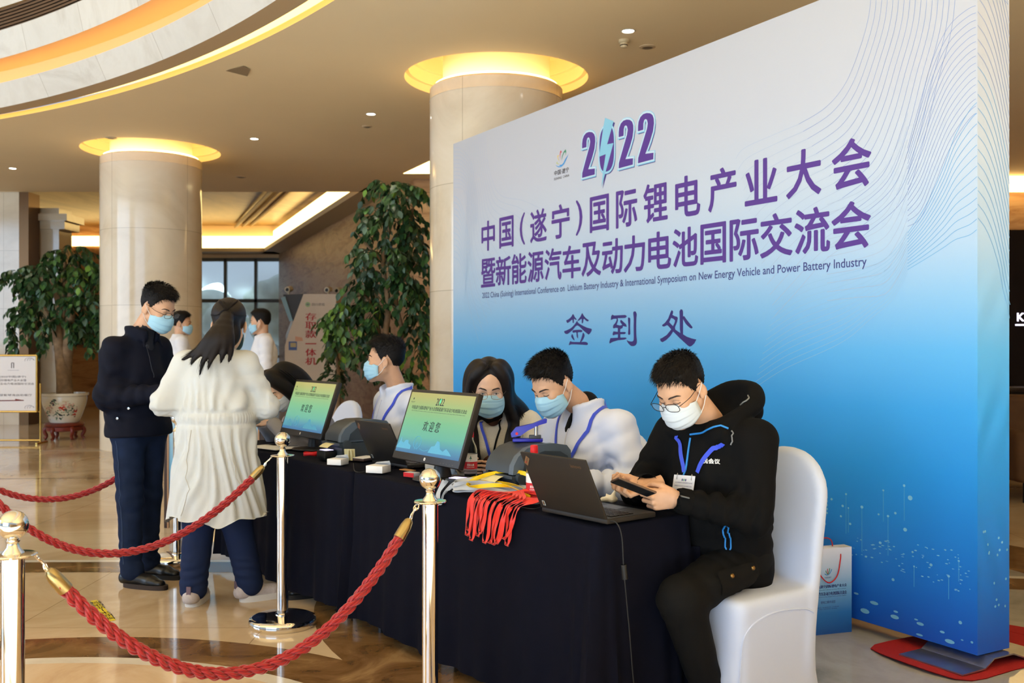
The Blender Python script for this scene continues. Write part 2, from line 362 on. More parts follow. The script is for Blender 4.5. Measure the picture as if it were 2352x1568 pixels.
# stepped plaster moulding beside the cove
md = MB()
for k, off in enumerate((.78, 1.0, 1.2)):
    a, b = wallpt(0, off), wallpt(14.8, off); md.cyl((a.x, a.y, 4.72-.03*k), (b.x, b.y, 4.72-.03*k), .045, 6)
tag(md.build('trim_12', [mat('cove_moulding', (170, 148, 104), .5)]), 'plaster moulding lines beside the far cove', kind='structure')
# glazing of the far wall
fr = MB(); alum = mat('grey_aluminium', (92, 98, 96), .4, .5)
for px in (440, 518, 588, 660, 730): 
    x = (px-CX)/F*FW; fr.box((x, FW, 1.9), (.085, .1, 3.8))
for z in (0.08, 2.6, 3.78): fr.box((-8.2, FW, z), (6.2, .1, .1))
fr.box((-8.2, FW+.01, 1.0), (6.2, .08, .07))
tag(fr.build('window_1', [alum]), 'grey aluminium framed glazing of the far wall', kind='structure')
hd = MB(); hd.box((-8.2, FW+.06, 4.29), (6.4, .2, .96)); tag(hd.build('wall_back', [ceilm]), 'plaster header above the far glazing', kind='structure')
gl = MB(); gl.box((-8.2, FW+.02, 1.95), (6.2, .012, 3.7))
tag(gl.build('window_2', [mat('hazy_glass', (226, 240, 240), .25, trans=.8, alpha=.28)]), 'hazy panes of the far glazing', kind='structure')
quad_obj('wall_back', [(-19, FW, 0), (-11.2, FW, 0), (-11.2, FW, 4.75), (-19, FW, 4.75)], trav, 'far brown wall left of the glazing')
quad_obj('wall_back', [(-5.2, FW+.05, 0), (-1, FW+.05, 0), (-1, FW+.05, 4.75), (-5.2, FW+.05, 4.75)], trav, 'far wall right of the glazing')
quad_obj('wall_left', [(-19.8, 16.8, 0), (-8.32, 16.8, 0), (-8.32, 16.8, CZ), (-19.8, 16.8, CZ)], cream, 'cream marble wall at the left edge')
pr = MB(); pr.box((-8.24, 17.0, CZ/2), (.16, .4, CZ)); tag(pr.build('trim_13', [bronze]), 'bronze jamb beside the cream wall', kind='structure')
pr = MB(); pr.box((-8.03, 17.5, 1.86), (.36, .5, 3.72)); pr.box((-7.98, 17.5, 3.55), (.62, .7, .12)); pr.box((-7.98, 17.5, 3.42), (.5, .6, .14))
tag(pr.build('column', [cream]), 'square cream marble pier with cornice left of the round column', kind='structure')
quad_obj('wall_back', [(-12.4, 21.6, 0), (-8.2, 21.6, 0), (-8.2, 21.6, 3.6), (-12.4, 21.6, 3.6)], trav, 'brown travertine wall behind the left potted tree')
pr = MB(); pr.add([(-12.4, 21.55, 3.48), (-8.2, 21.55, 3.48), (-8.2, 21.55, 3.66), (-12.4, 21.55, 3.66)], [(0, 1, 2, 3)]); tag(pr.build('trim_14', [cove], sharp=None), 'lit cove above the brown wall behind the left tree', kind='structure')
# right of the backdrop: back of the lobby
quad_obj('wall_right', [(-1.53, 15.5, 0), (11, 15.5, 0), (11, 15.5, CZ), (-1.53, 15.5, CZ)], trav, 'brown wall seen past the right edge of the backdrop')
quad_obj('wall_right', [(9.4, 16, 0), (9.4, -9, 0), (9.4, -9, CZ), (9.4, 16, CZ)], trav, 'travertine wall on the right side of the lobby')
pr = MB(); pr.add([(4.5, 15.2, 3.98), (11, 15.2, 3.98), (11, 15.2, 4.26), (4.5, 15.2, 4.26)], [(0, 1, 2, 3)])
pr = MB(); pr.box((7.6, 15.3, 3.82), (6, .3, .2)); tag(pr.build('trim_15', [cove], sharp=None), 'lit cove on the wall past the backdrop', kind='structure')
# glazed front behind the camera
ff = MB()
for i in range(10): ff.box((-21+i*3.3, -8.8, 1.96), (.16, .2, 3.93))
for z in (.1, 2.5, 3.85): ff.box((-6.5, -8.8, z), (31, .18, .16))
tag(ff.build('window_3', [bronze]), 'bronze mullions of the glazed lobby front behind the camera', kind='structure')
tag(MB().box((5.2, -8.85, 1.96), (11.6, .2, 3.93)).build('sun_block_wall', [mat('sun_block_plaster', (196, 176, 150), .7)]), 'added unseen wall behind the camera, blocking sunlight on the right', kind='structure')  # added out of view to keep sunlight off the right-hand floor
# ---- ceiling fittings
dl_body = mat('downlight_ring', (230, 226, 216), .4); dl_lit = emis('downlight_lens', (255, 250, 240), 30)
def downlight(px, py, lab):
    Y = (CZ-EYE)*F/(CY-py); p = Vector(((px-CX)/F*Y, Y, CZ))
    r = empty('downlight', p, lab, 'ceiling light', 'recessed downlights')
    MB().lathe([(.062, -.004), (.05, -.008), (.044, 0)], 20).build('trim_ring', [dl_body], r)
    MB().lathe([(.0, -.003), (.044, -.003)], 20).build('lens', [dl_lit], r)
    l = bpy.data.lights.new('downlight_lamp', 'SPOT'); l.energy = 28; l.spot_size = 1.5; l.spot_blend = .6; l.color = (1, .86, .66); l.shadow_soft_size = .05
    lo = bpy.data.objects.new('downlight_lamp', l); COL.objects.link(lo); lo.parent = r; lo.location = (0, 0, -.02)
downlight(1443, 70, 'small round downlight above the backdrop, nearest the camera')
downlight(852, 261, 'small round downlight between the two columns, right of the other')
downlight(584, 318, 'small round downlight just right of the far column')
downlight(29, 386, 'small round downlight at the left edge of the ceiling')
downlight(946, 427, 'small round downlight over the tall tree top')
def vent(px, py, lab, r=.07):
    Y = (CZ-EYE)*F/(CY-py); p = Vector(((px-CX)/F*Y, Y, CZ))
    e = empty('ceiling_vent', p, lab, 'ceiling fitting')
    MB().lathe([(r, 0), (r, -.006), (r*.7, -.012), (r*.65, -.004), (0, -.004)], 24).build('vent_ring', [mat('vent_paint', (196, 172, 138), .5)], e)
    MB().lathe([(r*.6, -.012), (r*.3, -.016), (0, -.016)], 20).build('vent_core', [mat('vent_dark', (120, 104, 84), .5)], e)
vent(1487, 107, 'flat round vent right of the smoke detector')
vent(255, 316, 'flat round vent above the far column')
vent(843, 290, 'flat round vent below the middle downlight', .06)
vent(553, 406, 'flat round vent near the edge of the far hall', .08)
p = P3(1433, 97, (CZ-EYE)*F/(CY-92)); p.z = CZ
e = empty('smoke_detector', p, 'small cream smoke detector hanging from the ceiling above the backdrop', 'smoke detector')
MB().lathe([(.045, 0), (.045, -.02), (.03, -.028), (.028, -.06), (.02, -.066), (0, -.066)], 20).build('housing', [mat('detector_cream', (206, 186, 150), .5)], e)
MB().lathe([(.031, -.04), (.034, -.045), (.031, -.05)], 20).build('sensor_band', [mat('detector_dark', (70, 56, 40), .5)], e)
# access panel and a lit rectangular ceiling recess left of the near column
e = empty('access_panel', (0, 0, CZ), 'square maintenance hatch in the ceiling near the atrium edge', 'ceiling hatch')
q = [G3(0, 0)]; q = []
for px, py in ((518, 161), (560, 150), (575, 158), (568, 174)):
    Y = (CZ-EYE)*F/(CY-py); q.append(((px-CX)/F*Y, Y, -.006))
MB().add(q, [(0, 1, 2, 3)]).build('hatch_leaf', [mat('hatch_paint', (150, 128, 100), .6)], e)
q = []
for px, py in ((926, 398), (1040, 398), (1050, 368), (990, 368)):
    Y = (CZ-EYE)*F/(CY-py); q.append(((px-CX)/F*Y, Y, CZ-.004))
o = MB().add(q, [(0, 1, 2, 3)]).build('light_panel', [emis('recess_panel', (255, 236, 170), 5)], sharp=None)
tag(o, 'bright lit ceiling recess peeking out left of the near column', 'ceiling light')
# ================================================================== THE BACKDROP
BL = Vector((-.503, 8.53, 0)); BE = Vector((.4947, -.869, 0)); BN = Vector((-.869, -.4947, 0)); BLEN = 4.985; BTH = .215
BZ0, BZ1 = .055, 3.08
def W(s, z, d=0.): return BL+BE*s+BN*d+Vector((0, 0, z))
def wuv(px, py):
    k = (px-CX)/F; s = (8.53*k+.503)/(.4947+.869*k); Y = 8.53-.869*s
    return s, EYE-(py-CY)/F*Y
def grad_mat(name, stops, axis='Z', z0=0, z1=1, rough=.55, es=0, coord='Object'):
    m = bpy.data.materials.new(name); m.use_nodes = True; nt = m.node_tree; p = nt.nodes['Principled BSDF']; L = nt.links
    p.inputs['Roughness'].default_value = rough
    tc = nt.nodes.new('ShaderNodeTexCoord'); sp = nt.nodes.new('ShaderNodeSeparateXYZ'); mr = nt.nodes.new('ShaderNodeMapRange')
    mr.inputs[1].default_value = z0; mr.inputs[2].default_value = z1
    r = nt.nodes.new('ShaderNodeValToRGB'); e = r.color_ramp.elements; r.color_ramp.interpolation = 'EASE' if False else 'LINEAR'
    while len(e) < len(stops): e.new(.5)
    for i, (t, c) in enumerate(stops): e[i].position = t; e[i].color = (*lin(c), 1)
    L.new(tc.outputs[coord], sp.inputs[0]); L.new(sp.outputs[axis], mr.inputs[0]); L.new(mr.outputs[0], r.inputs['Fac'])
    if es: 
        L.new(r.outputs['Color'], p.inputs['Emission Color']); p.inputs['Emission Strength'].default_value = es; p.inputs['Base Color'].default_value = (.02, .02, .02, 1)
    else: L.new(r.outputs['Color'], p.inputs['Base Color'])
    return m
zz = lambda z: (z-.0)/3.1
bdm = grad_mat('printed_banner', [(zz(.05), (12, 84, 200)), (zz(.3), (18, 118, 222)), (zz(.8), (32, 150, 236)), (zz(1.08), (54, 164, 240)), (zz(1.34), (92, 180, 240)),
    (zz(1.58), (138, 192, 234)), (zz(1.84), (176, 202, 228)), (zz(2.2), (192, 204, 220)), (zz(2.6), (192, 196, 208)), (zz(3.05), (190, 192, 200))], 'Z', 0, 3.1, .5)
bd = MB()
Mb = Matrix(((BE.x, -BN.x, 0, 0), (BE.y, -BN.y, 0, 0), (0, 0, 1, 0), (0, 0, 0, 1)))
# stretched fabric box: front, creased right side, back
NS, NZ = 14, 40
def crease(s, z):
    d = 0
    for (z0, a, wv, sl) in ((.45, .006, 26, 1.6), (.38, .005, 34, 1.2), (1.05, .004, 20, -1.8), (1.55, .003, 22, -1.5), (2.9, .002, 18, 1.)):
        d += a*math.exp(-((z-z0)/.14)**2)*math.sin((s*sl+z)*wv)
    return d
bd.grid(2, 2, lambda i, j: BE*(BLEN*i)+Vector((0, 0, BZ0+(BZ1-BZ0)*j)), smooth=False)
bd.grid(NS, 90, lambda i, j: BE*(BLEN+crease(i*BTH, BZ0+(BZ1-BZ0)*j)*(1 if 0 < i < 1 else 0))-BN*(BTH*i)+Vector((0, 0, BZ0+(BZ1-BZ0)*j)))
bd.grid(2, 2, lambda i, j: BE*(BLEN*(1-i))-BN*BTH+Vector((0, 0, BZ0+(BZ1-BZ0)*j)), smooth=False)
bd.grid(2, 2, lambda i, j: -BN*(BTH*(1-i))+Vector((0, 0, BZ0+(BZ1-BZ0)*j)), smooth=False)
bd.add([BE*0+Vector((0, 0, BZ1)), BE*BLEN+Vector((0, 0, BZ1)), BE*BLEN-BN*BTH+Vector((0, 0, BZ1)), -BN*BTH+Vector((0, 0, BZ1))], [(0, 1, 2, 3)])
bd.add([BE*0+Vector((0, 0, BZ0)), BE*BLEN+Vector((0, 0, BZ0)), BE*BLEN-BN*BTH+Vector((0, 0, BZ0)), -BN*BTH+Vector((0, 0, BZ0))], [(3, 2, 1, 0)])
BD = bd.build('backdrop', [bdm], None, BL, sharp=None)
tag(BD, 'huge white to blue printed event backdrop standing behind the registration tables', 'backdrop')
def wl(s, z, d): return BE*s+BN*d+Vector((0, 0, z))
purple = mat('print_purple', (84, 50, 140), .5); navy = mat('print_navy', (58, 62, 130), .5); deep = mat('print_deep_purple', (52, 40, 120), .5)
skyb = mat('print_light_blue', (136, 200, 226), .5); pale = mat('print_pale', (196, 218, 234), .5); ink = mat('print_ink', (62, 52, 52), .5)
def char_box(mb, ch, x0, x1, yt, yb, off, d=.0012, mi=0):
    """one character filling the box seen between pixels x0..x1 and, at its middle, yt..yb"""
    sa = wuv(x0, 600)[0]; sb = wuv(x1, 600)[0]; xm = (x0+x1)/2; zt = wuv(xm, yt)[1]; zb = wuv(xm, yb)[1]
    put_text(mb, ch, lambda a, b: wl(sa+(sb-sa)*a, zb+(zt-zb)*b, d), off, mi)
# two rows of title: the rows run level on the wall, so their heights come from two measured characters
r1t = (wuv(1121, 506)[1]+wuv(1956, 318)[1])/2; r1b = (wuv(1121, 574)[1]+wuv(1956, 436)[1])/2
r2t = (wuv(1121, 594)[1]+wuv(1956, 460)[1])/2; r2b = (wuv(1121, 657)[1]+wuv(1956, 576)[1])/2
def row(name, items, zt, zb, off, m):
    mb = MB()
    for ch, x0, x1 in items:
        sa = wuv(x0, 600)[0]; sb = wuv(x1, 600)[0]
        e = (sb-sa)*.022; f = (zt-zb)*.020; n_ = 10      # heavy weight: the glyph laid over itself in a small circle
        if ch in '()': e *= .6
        for k in range(n_):
            dx, dz = e*math.cos(2*math.pi*k/n_), f*math.sin(2*math.pi*k/n_)
            put_text(mb, ch, lambda a, b: wl(sa+e+(sb-sa-2*e)*a+dx, zb+f+(zt-zb-2*f)*b+dz, .0012+k*1e-5), 0)
    return mb.build(name, [m], BD, sharp=None)
row('title_lettering', [('中', 1106, 1137), ('国', 1147, 1180), ('(', 1194, 1206), ('遂', 1218, 1256), ('宁', 1267, 1309), (')', 1323, 1338), ('国', 1355, 1399), ('际', 1415, 1464), ('锂', 1478, 1534), ('电', 1551, 1609), ('产', 1627, 1692), ('业', 1711, 1786), ('大', 1806, 1887), ('会', 1911, 2002)], r1t, r1b, .026, purple)
row('title_lettering', [('暨', 1105, 1138), ('新', 1139, 1174), ('能', 1175, 1210), ('源', 1212, 1249), ('汽', 1251, 1290), ('车', 1292, 1334), ('及', 1336, 1381), ('动', 1383, 1431), ('力', 1433, 1482), ('电', 1489, 1542), ('池', 1545, 1604), ('国', 1609, 1668), ('际', 1676, 1743), ('交', 1746, 1821), ('流', 1825, 1907), ('会', 1910, 2001)], r2t, r2b, .026, purple)
mb = MB(); sa, sb = wuv(1108, 680)[0], wuv(1991, 600)[0]; eb = (wuv(1110, 688)[1]+wuv(1980, 619)[1])/2; et = (wuv(1110, 671)[1]+wuv(1914, 597)[1])/2
put_text(mb, '2022 China (Suining) International Conference on  Lithium Battery Industry & International Symposium on New Energy Vehicle and Power Battery Industry', lambda a, b: wl(sa+(sb-sa)*a, eb+(et-eb)*b, .0012), .004)
mb.build('english_lettering', [navy], BD, sharp=None)
# sign-in lettering, drawn stroke by stroke
def zp(x, y): return wuv(1270+x/6.72, 690+y/6.72)
QDC = [
 [(208,305),(238,292),(285,250),(313,207),(340,255),(368,290),(352,298),(330,282),(324,335),(318,347),(308,340),(300,295),(262,325),(228,345),(214,330)],
 [(386,302),(425,250),(448,203),(458,195),(476,232),(515,275),(554,302),(543,320),(520,315),(478,282),(468,335),(456,352),(447,340),(446,285),(420,297),(395,312)],
 [(175,475),(205,462),(280,425),(340,365),(376,314),(393,345),(460,385),(530,418),(600,440),(585,490),(557,522),(535,512),(470,460),(378,383),(310,450),(255,498),(220,516),(190,508)],
 [(305,485),(320,458),(430,450),(457,470),(440,488),(388,492),(390,545),(386,584),(368,550),(362,492),(318,497)],
 [(285,545),(300,517),(318,560),(336,612),(318,605),(292,572)],
 [(420,640),(440,585),(455,535),(468,493),(490,530),(480,575),(438,640)],
 [(250,690),(258,648),(275,625),(300,637),(420,640),(500,637),(540,658),(528,685),(430,680),(290,676)],
 [(896,300),(900,245),(918,216),(945,230),(1120,222),(1144,243),(1118,268),(1000,272),(1008,305),(985,372),(1040,386),(1072,372),(1045,340),(1040,310),(1055,296),(1100,338),(1130,365),(1142,405),(1120,402),(1085,392),(1075,425),(1042,440),(1040,484),(1115,484),(1130,500),(1110,517),(1042,520),(1042,572),(1125,570),(1142,583),(1110,602),(1010,612),(930,635),(876,664),(872,640),(890,580),(1005,572),(1006,522),(965,525),(932,538),(922,520),(936,474),(960,478),(1004,482),(1004,425),(975,420),(936,430),(928,410),(935,378),(965,345),(985,305),(985,280),(940,282)],
 [(1160,275),(1178,264),(1196,285),(1192,400),(1196,510),(1180,528),(1163,515),(1168,400)],
 [(1242,190),(1258,168),(1280,172),(1296,215),(1288,300),(1288,520),(1298,640),(1275,690),(1230,704),(1195,690),(1158,648),(1142,612),(1170,625),(1215,632),(1240,622),(1250,580),(1248,400),(1250,280)],
 [(1818,180),(1835,146),(1858,165),(1855,200),(1845,220),(1885,242),(1920,250),(1930,275),(1918,330),(1886,410),(1890,445),(1930,475),(1970,500),(1962,440),(1960,300),(1956,165),(1975,133),(2000,140),(2010,170),(2010,300),(2010,520),(2070,558),(2150,586),(2216,600),(2185,660),(2140,702),(2110,710),(2080,690),(1960,580),(1858,477),(1815,545),(1750,610),(1695,642),(1665,628),(1655,590),(1690,575),(1760,530),(1828,445),(1790,400),(1766,378),(1720,400),(1695,398),(1686,378),(1730,345),(1780,280)],
 [(2008,275),(2012,250),(2028,240),(2060,285),(2150,400),(2155,420),(2140,430),(2110,415),(2050,355)],
]
mb = MB()
def fill_poly(mb, pts, d, mi=0, holes=()):
    loops = [pts]+list(holes); P = [p for l in loops for p in l]
    tri = tessellate_polygon([[Vector((p[0], p[1], 0)) for p in l] for l in loops])
    out = []
    for t in tri:
        a, b, c = [Vector(P[i]) for i in t]
        out.append(t if (b-a).cross(c-a) > 0 else (t[0], t[2], t[1]))
    mb.add([wl(p[0], p[1], d) for p in P], out, mi)
for k, pl in enumerate(QDC):
    pts = [zp(*p) for p in pl]
    if k == 7 or k == 10: fill_poly(mb, pts, .0012, 0, [[zp(*p) for p in [(1828,268),(1860,280),(1888,305),(1880,345),(1855,394),(1830,368),(1797,335),(1812,300)]]] if k == 10 else ())
    else: fill_poly(mb, [(v.x, v.y) for v in spline([(*p, 0) for p in pts], 3, True)], .0012)
mb.build('sign_in_lettering', [deep], BD, sharp=None)
# the 2022 emblem
def z7(x, y): return wuv(1240+x/7.84, 230+y/7.84)
two = [(1772,560),(1772,470),(1783,385),(1815,305),(1865,252),(1925,231),(1990,235),(2035,270),(2056,330),(2060,420),(2042,560),(1992,730),(1938,880),(1905,965),(2052,946),(2048,1063),(1772,1137),(1776,1040),(1820,890),(1880,690),(1935,510),(1949,420),(1935,355),(1910,338),(1885,358),(1870,420),(1868,532)]
tw = [z7(*p) for p in two]; s0 = min(p[0] for p in tw); s1 = max(p[0] for p in tw); t0 = min(p[1] for p in tw); t1 = max(p[1] for p in tw)
twn = [((p[0]-s0)/(s1-s0), (p[1]-t0)/(t1-t0)) for p in tw]
zero = [(.5+.5*math.copysign(abs(math.cos(a))**.8, math.cos(a)), .5+.5*math.copysign(abs(math.sin(a))**.62, math.sin(a))) for a in [2*math.pi*i/48 for i in range(48)]]
def grow(pl, g):
    n = len(pl); out = []
    for i in range(n):
        a, b, c = Vector(pl[i-1]), Vector(pl[i]), Vector(pl[(i+1) % n]); t1_ = (b-a).normalized(); t2_ = (c-b).normalized()
        nn = Vector((t1_.y+t2_.y, -t1_.x-t2_.x)); nn = nn.normalized() if nn.length > .1 else Vector((t1_.y, -t1_.x))
        k = g/max(.45, nn.dot(Vector((t1_.y, -t1_.x)))); out.append((b.x+nn.x*k, b.y+nn.y*k))
    return out
def ccw(pl): return pl if sum(pl[i-1][0]*pl[i][1]-pl[i][0]*pl[i-1][1] for i in range(len(pl))) > 0 else pl[::-1]
mb = MB()
for k, (x0, x1, shape) in enumerate(((765, 1003, twn), (1078, 1340, zero), (1424, 1690, twn), (1772, 2060, twn))):
    a, b = z7(x0, 800)[0], z7(x1, 800)[0]
    pl = ccw([(a+(b-a)*p[0], t0+(t1-t0)*p[1]) for p in shape])
    fill_poly(mb, [(p[0]+.010, p[1]-.012) for p in grow(pl, .008)], .0008, 1)
    fill_poly(mb, grow(pl, .015), .0012, 2)
    fill_poly(mb, [(p[0]-.001, p[1]+.002) for p in grow(pl, .010)], .0016, 3)
    fill_poly(mb, grow(pl, .005), .0020, 2) if k == 1 else None
    fill_poly(mb, pl, .0024, 0)
bolt = [(1180,317),(1335,380),(1218,795),(1332,772),(1115,1568),(1140,1320),(1192,972),(1070,1020),(1150,480)]
bp = ccw([z7(*p) for p in bolt]); fill_poly(mb, [(p[0]+.012, p[1]-.012) for p in bp], .0005, 1); fill_poly(mb, bp, .003, 4)
mb.build('year_emblem', [purple, mat('print_violet_shadow', (70, 58, 132), .5), skyb, pale, mat('print_bolt_blue', (134, 194, 220), .5)], BD, sharp=None)
# the city mark
logo = [((400,905),[(375,1075),(360,985),(366,930),(380,900),(405,945),(390,935),(378,955),(370,1000)], (206,82,100)),
 (0,[(392,1095),(400,1010),(430,930),(468,882),(478,925),(465,1005),(464,935),(440,945),(412,1010)], (60,140,104)),
 (0,[(362,1112),(325,1060),(314,1005),(335,988),(352,1000),(330,1010),(332,1045)], (226,196,112)),
 (0,[(300,1125),(330,1095),(315,1120),(318,1140),(360,1140),(330,1152),(305,1140)], (192,198,84)),
 (0,[(285,1168),(330,1190),(370,1188),(345,1168),(395,1160),(425,1130),(455,1065),(520,970),(495,1030),(440,1150),(390,1200),(345,1210),(305,1192)], (70,150,216))]
mb = MB(); lm = []
for k, (_, pl, c) in enumerate(logo): fill_poly(mb, ccw([z7(*p) for p in pl]), .0012, k); lm.append(mat('print_mark_%d' % k, c, .5))
lm.append(ink)
s_a, s_b = z7(262, 1300)[0], z7(525, 1300)[0]; zt, zb = (z7(290, 1265)[1]), z7(290, 1355)[1]
put_text(mb, '中国·遂宁', lambda a, b: wl(s_a+(s_b-s_a)*a, zb+(zt-zb)*b, .0012), .012, 5)
s_a, s_b = z7(258, 1400)[0], z7(532, 1400)[0]; zt, zb = z7(275, 1398)[1], z7(275, 1440)[1]
put_text(mb, 'SUINING  CHINA', lambda a, b: wl(s_a+(s_b-s_a)*a, zb+(zt-zb)*b, .0012), 0, 5)
mb.build('city_emblem', lm, BD, sharp=None)
# fine wave lines printed in both corners
def wline(mb, pts, wd, mi, d=.0006, n=7):
    P = spline([(*wuv(*p), 0) for p in pts], n)
    for i in range(len(P)-1):
        a, b = P[i], P[i+1]
        if not (0 <= a.x <= BLEN and 0 <= b.x <= BLEN and BZ0 < a.y < BZ1 and BZ0 < b.y < BZ1): continue
        t = (b-a); t = t.normalized() if t.length > 1e-6 else Vector((1, 0, 0)); nn = Vector((-t.y, t.x, 0))*wd/2
        q = [a-nn, b-nn, b+nn, a+nn]; mb.add([wl(p.x, p.y, d) for p in q], [(0, 1, 2, 3)], mi)
mb = MB()
for i in range(16): wline(mb, [(2003+13*i, -40-8*i), (1995+13*i, 40), (1972+12*i, 120+5*i), (1940+12*i, 195+9*i), (1895+12*i, 248+14*i), (1835+10*i, 285+17*i)], .0026, 0)
for i in range(16): wline(mb, [(1835+10*i, 285+17*i), (1780+8*i, 308+19*i), (1710+8*i, 340+22*i), (1690+6*i, 365+24*i)], .0022, 2)
for i in range(16): wline(mb, [(2258, 10+16*i), (2225, 20+17*i), (2180, 60+19*i), (2145, 130+20*i), (2115, 230+18*i), (2085, 340+12*i)], .0026, 0)
for i in range(12): wline(mb, [(2085, 260+30*i), (2062, 330+28*i), (2030, 390+26*i), (1975, 440+22*i), (1900, 470+20*i)], .0022, 2)
for i in range(13): wline(mb, [(2258, 225+24*i), (2230, 250+24*i), (2195, 310+20*i), (2165, 390+15*i), (2125, 475+10*i), (2085, 535+7*i)], .0026, 1)
for i in range(13): wline(mb, [(2085, 530+8*i), (2050, 580+9*i), (2000, 612+10*i), (1930, 632+13*i), (1850-4*i, 655+16*i), (1780-4*i, 700+16*i)], .0022, 3)
for i in range(15): wline(mb, [(1114-4*i, 285+6*i), (1117-4*i, 350+4*i), (1128-4*i, 405+6*i), (1150-6*i, 448+10*i), (1200-9*i, 460+16*i), (1240-10*i, 478+22*i)], .0022, 2)
for i in range(11): wline(mb, [(1042, 340+9*i), (1060, 342+9*i), (1082-i, 372+8*i), (1092-2*i, 430+8*i), (1098-2*i, 500+10*i)], .0022, 2)
for i in range(11): wline(mb, [(1042, 450+14*i), (1056, 462+14*i), (1070, 510+14*i), (1086-2*i, 590+10*i), (1105-3*i, 660+7*i), (1150-5*i, 680+8*i)], .0022, 3)
# continuing around the right side face
def sline(mb, pts, wd, mi):
    P = spline([(*p, 0) for p in pts], 6)
    for i in range(len(P)-1):
        a, b = P[i], P[i+1]
        if min(a.y, b.y) < .3 or max(a.y, b.y) > BZ1: continue
        t = (b-a).normalized(); nn = Vector((-t.y, t.x, 0))*wd/2
        mb.add([BE*(BLEN+.0012+crease(p.x, p.y))-BN*p.x+Vector((0, 0, p.y)) for p in (a-nn, b-nn, b+nn, a+nn)], [(0, 1, 2, 3)], mi)
for i in range(26):
    z = 3.35-.058*i; sline(mb, [(0, z), (.06, z-.05), (.13, z-.17), (.215, z-.42)], .0026, 0 if i < 14 else 1)
for i in range(12): z = 2.95+.03*i; sline(mb, [(0, z-.02), (.1, z-.05), (.215, z-.12)], .0026, 0)
lw = [mat('print_line_blue', (146, 164, 206), .6), mat('print_line_strong', (112, 172, 220), .6), mat('print_line_pale', (172, 188, 212), .6), mat('print_line_sky', (150, 192, 226), .6)]
mb.build('wave_lines', lw, BD, sharp=None)
# light dots and thin streaks along the bottom
mb = MB(); r2 = random.Random(3)
def dot(px, py, rx, ry, mi=0):
    s, z = wuv(px, py); Y = 8.53-.869*s; kx = Y/F*1.9; kz = Y/F
    if s > BLEN-.01: return
    mb.add([wl(s, z, .0008)]+[wl(min(BLEN, s+kx*rx*math.cos(a)), z+kz*ry*math.sin(a), .0008) for a in [2*math.pi*i/10 for i in range(10)]], [(0, 1+i, 1+(i+1) % 10) for i in range(10)], mi)
def streak(px, y0, y1, mi=1):
    (s, za), (_, zb) = wuv(px, y0), wuv(px, y1); mb.add([wl(s-.002, zb, .0006), wl(s+.002, zb, .0006), wl(s+.002, za, .0006), wl(s-.002, za, .0006)], [(0, 1, 2, 3)], mi)
cz = lambda x, y: (1840+x/3.213, 1080+y/3.213)
for x, y, a, b, l in ((333, 175, 5, 8, 290), (450, 270, 7, 11, 330), (608, 147, 5, 7, 230), (762, 112, 6, 10, 260), (643, 337, 6, 9, 290), (806, 203, 11, 18, 0), (769, 437, 9, 14, 0), (585, 534, 7, 10, 0), (960, 697, 7, 11, 0), (680, 806, 7, 11, 0), (1090, 780, 6, 10, 170), (1176, 1122, 8, 13, 0), (835, 708, 4, 7, 150), (350, 277, 4, 6, 180), (363, 394, 6, 9, 0), (226, 212, 6, 9, 0), (308, 262, 6, 9, 0), (177, 394, 6, 10, 0), (697, 315, 6, 9, 0), (573, 324, 5, 7, 0), (295, 338, 5, 8, 0), (1165, 668, 5, 8, 150), (155, 303, 5, 8, 170), (824, 602, 5, 8, 0)):
    p = cz(x, y); dot(*p, a/3.2, b/3.2)
    if l: streak(p[0], p[1], p[1]+l/3.2)
for x, y, a, b in ((472, 1037, 22, 18), (540, 978, 20, 13), (692, 1081, 20, 15), (880, 1132, 17, 12), (1098, 1262, 22, 15), (1043, 1192, 11, 9), (700, 1042, 11, 8), (408, 908, 12, 8), (355, 927, 14, 12), (850, 1100, 9, 6), (875, 1213, 16, 8), (1190, 1251, 6, 5), (1262, 1268, 6, 9)): dot(*cz(x, y), a/3.2, b/3.2)
for i in range(80):
    t = r2.random(); x = 370+900*t; y = 500+ 170*t+r2.uniform(-60, 260)*(.5+.5*t); dot(*cz(x, y), r2.uniform(.8, 2.4), r2.uniform(.6, 1.5))
for r_ in range(5):
    for c_ in range(6): dot(1862+c_*7.6, 1134+r_*9+c_*1.5, 2.6-.25*c_, 3.4-.3*abs(r_-2), 0)
for r_ in range(8):
    for c_ in range(7): dot(1487+c_*6+r2.uniform(-2, 2), 1060+r_*8+r2.uniform(-2, 2), 2.2, 3)
for i in range(16):
    x = r2.uniform(.02, .2); z = r2.uniform(.2, .62); q = [(x+.006*math.cos(a), z+.006*math.sin(a)) for a in [k*math.pi/4 for k in range(8)]]
    mb.add([BE*(BLEN+.0015+crease(p[0], p[1]))-BN*p[0]+Vector((0, 0, p[1])) for p in q], [tuple(range(8))], 0)
mb.build('printed_dots', [mat('print_dot', (120, 190, 232), .6), mat('print_streak', (72, 160, 228), .6)], BD, sharp=None)
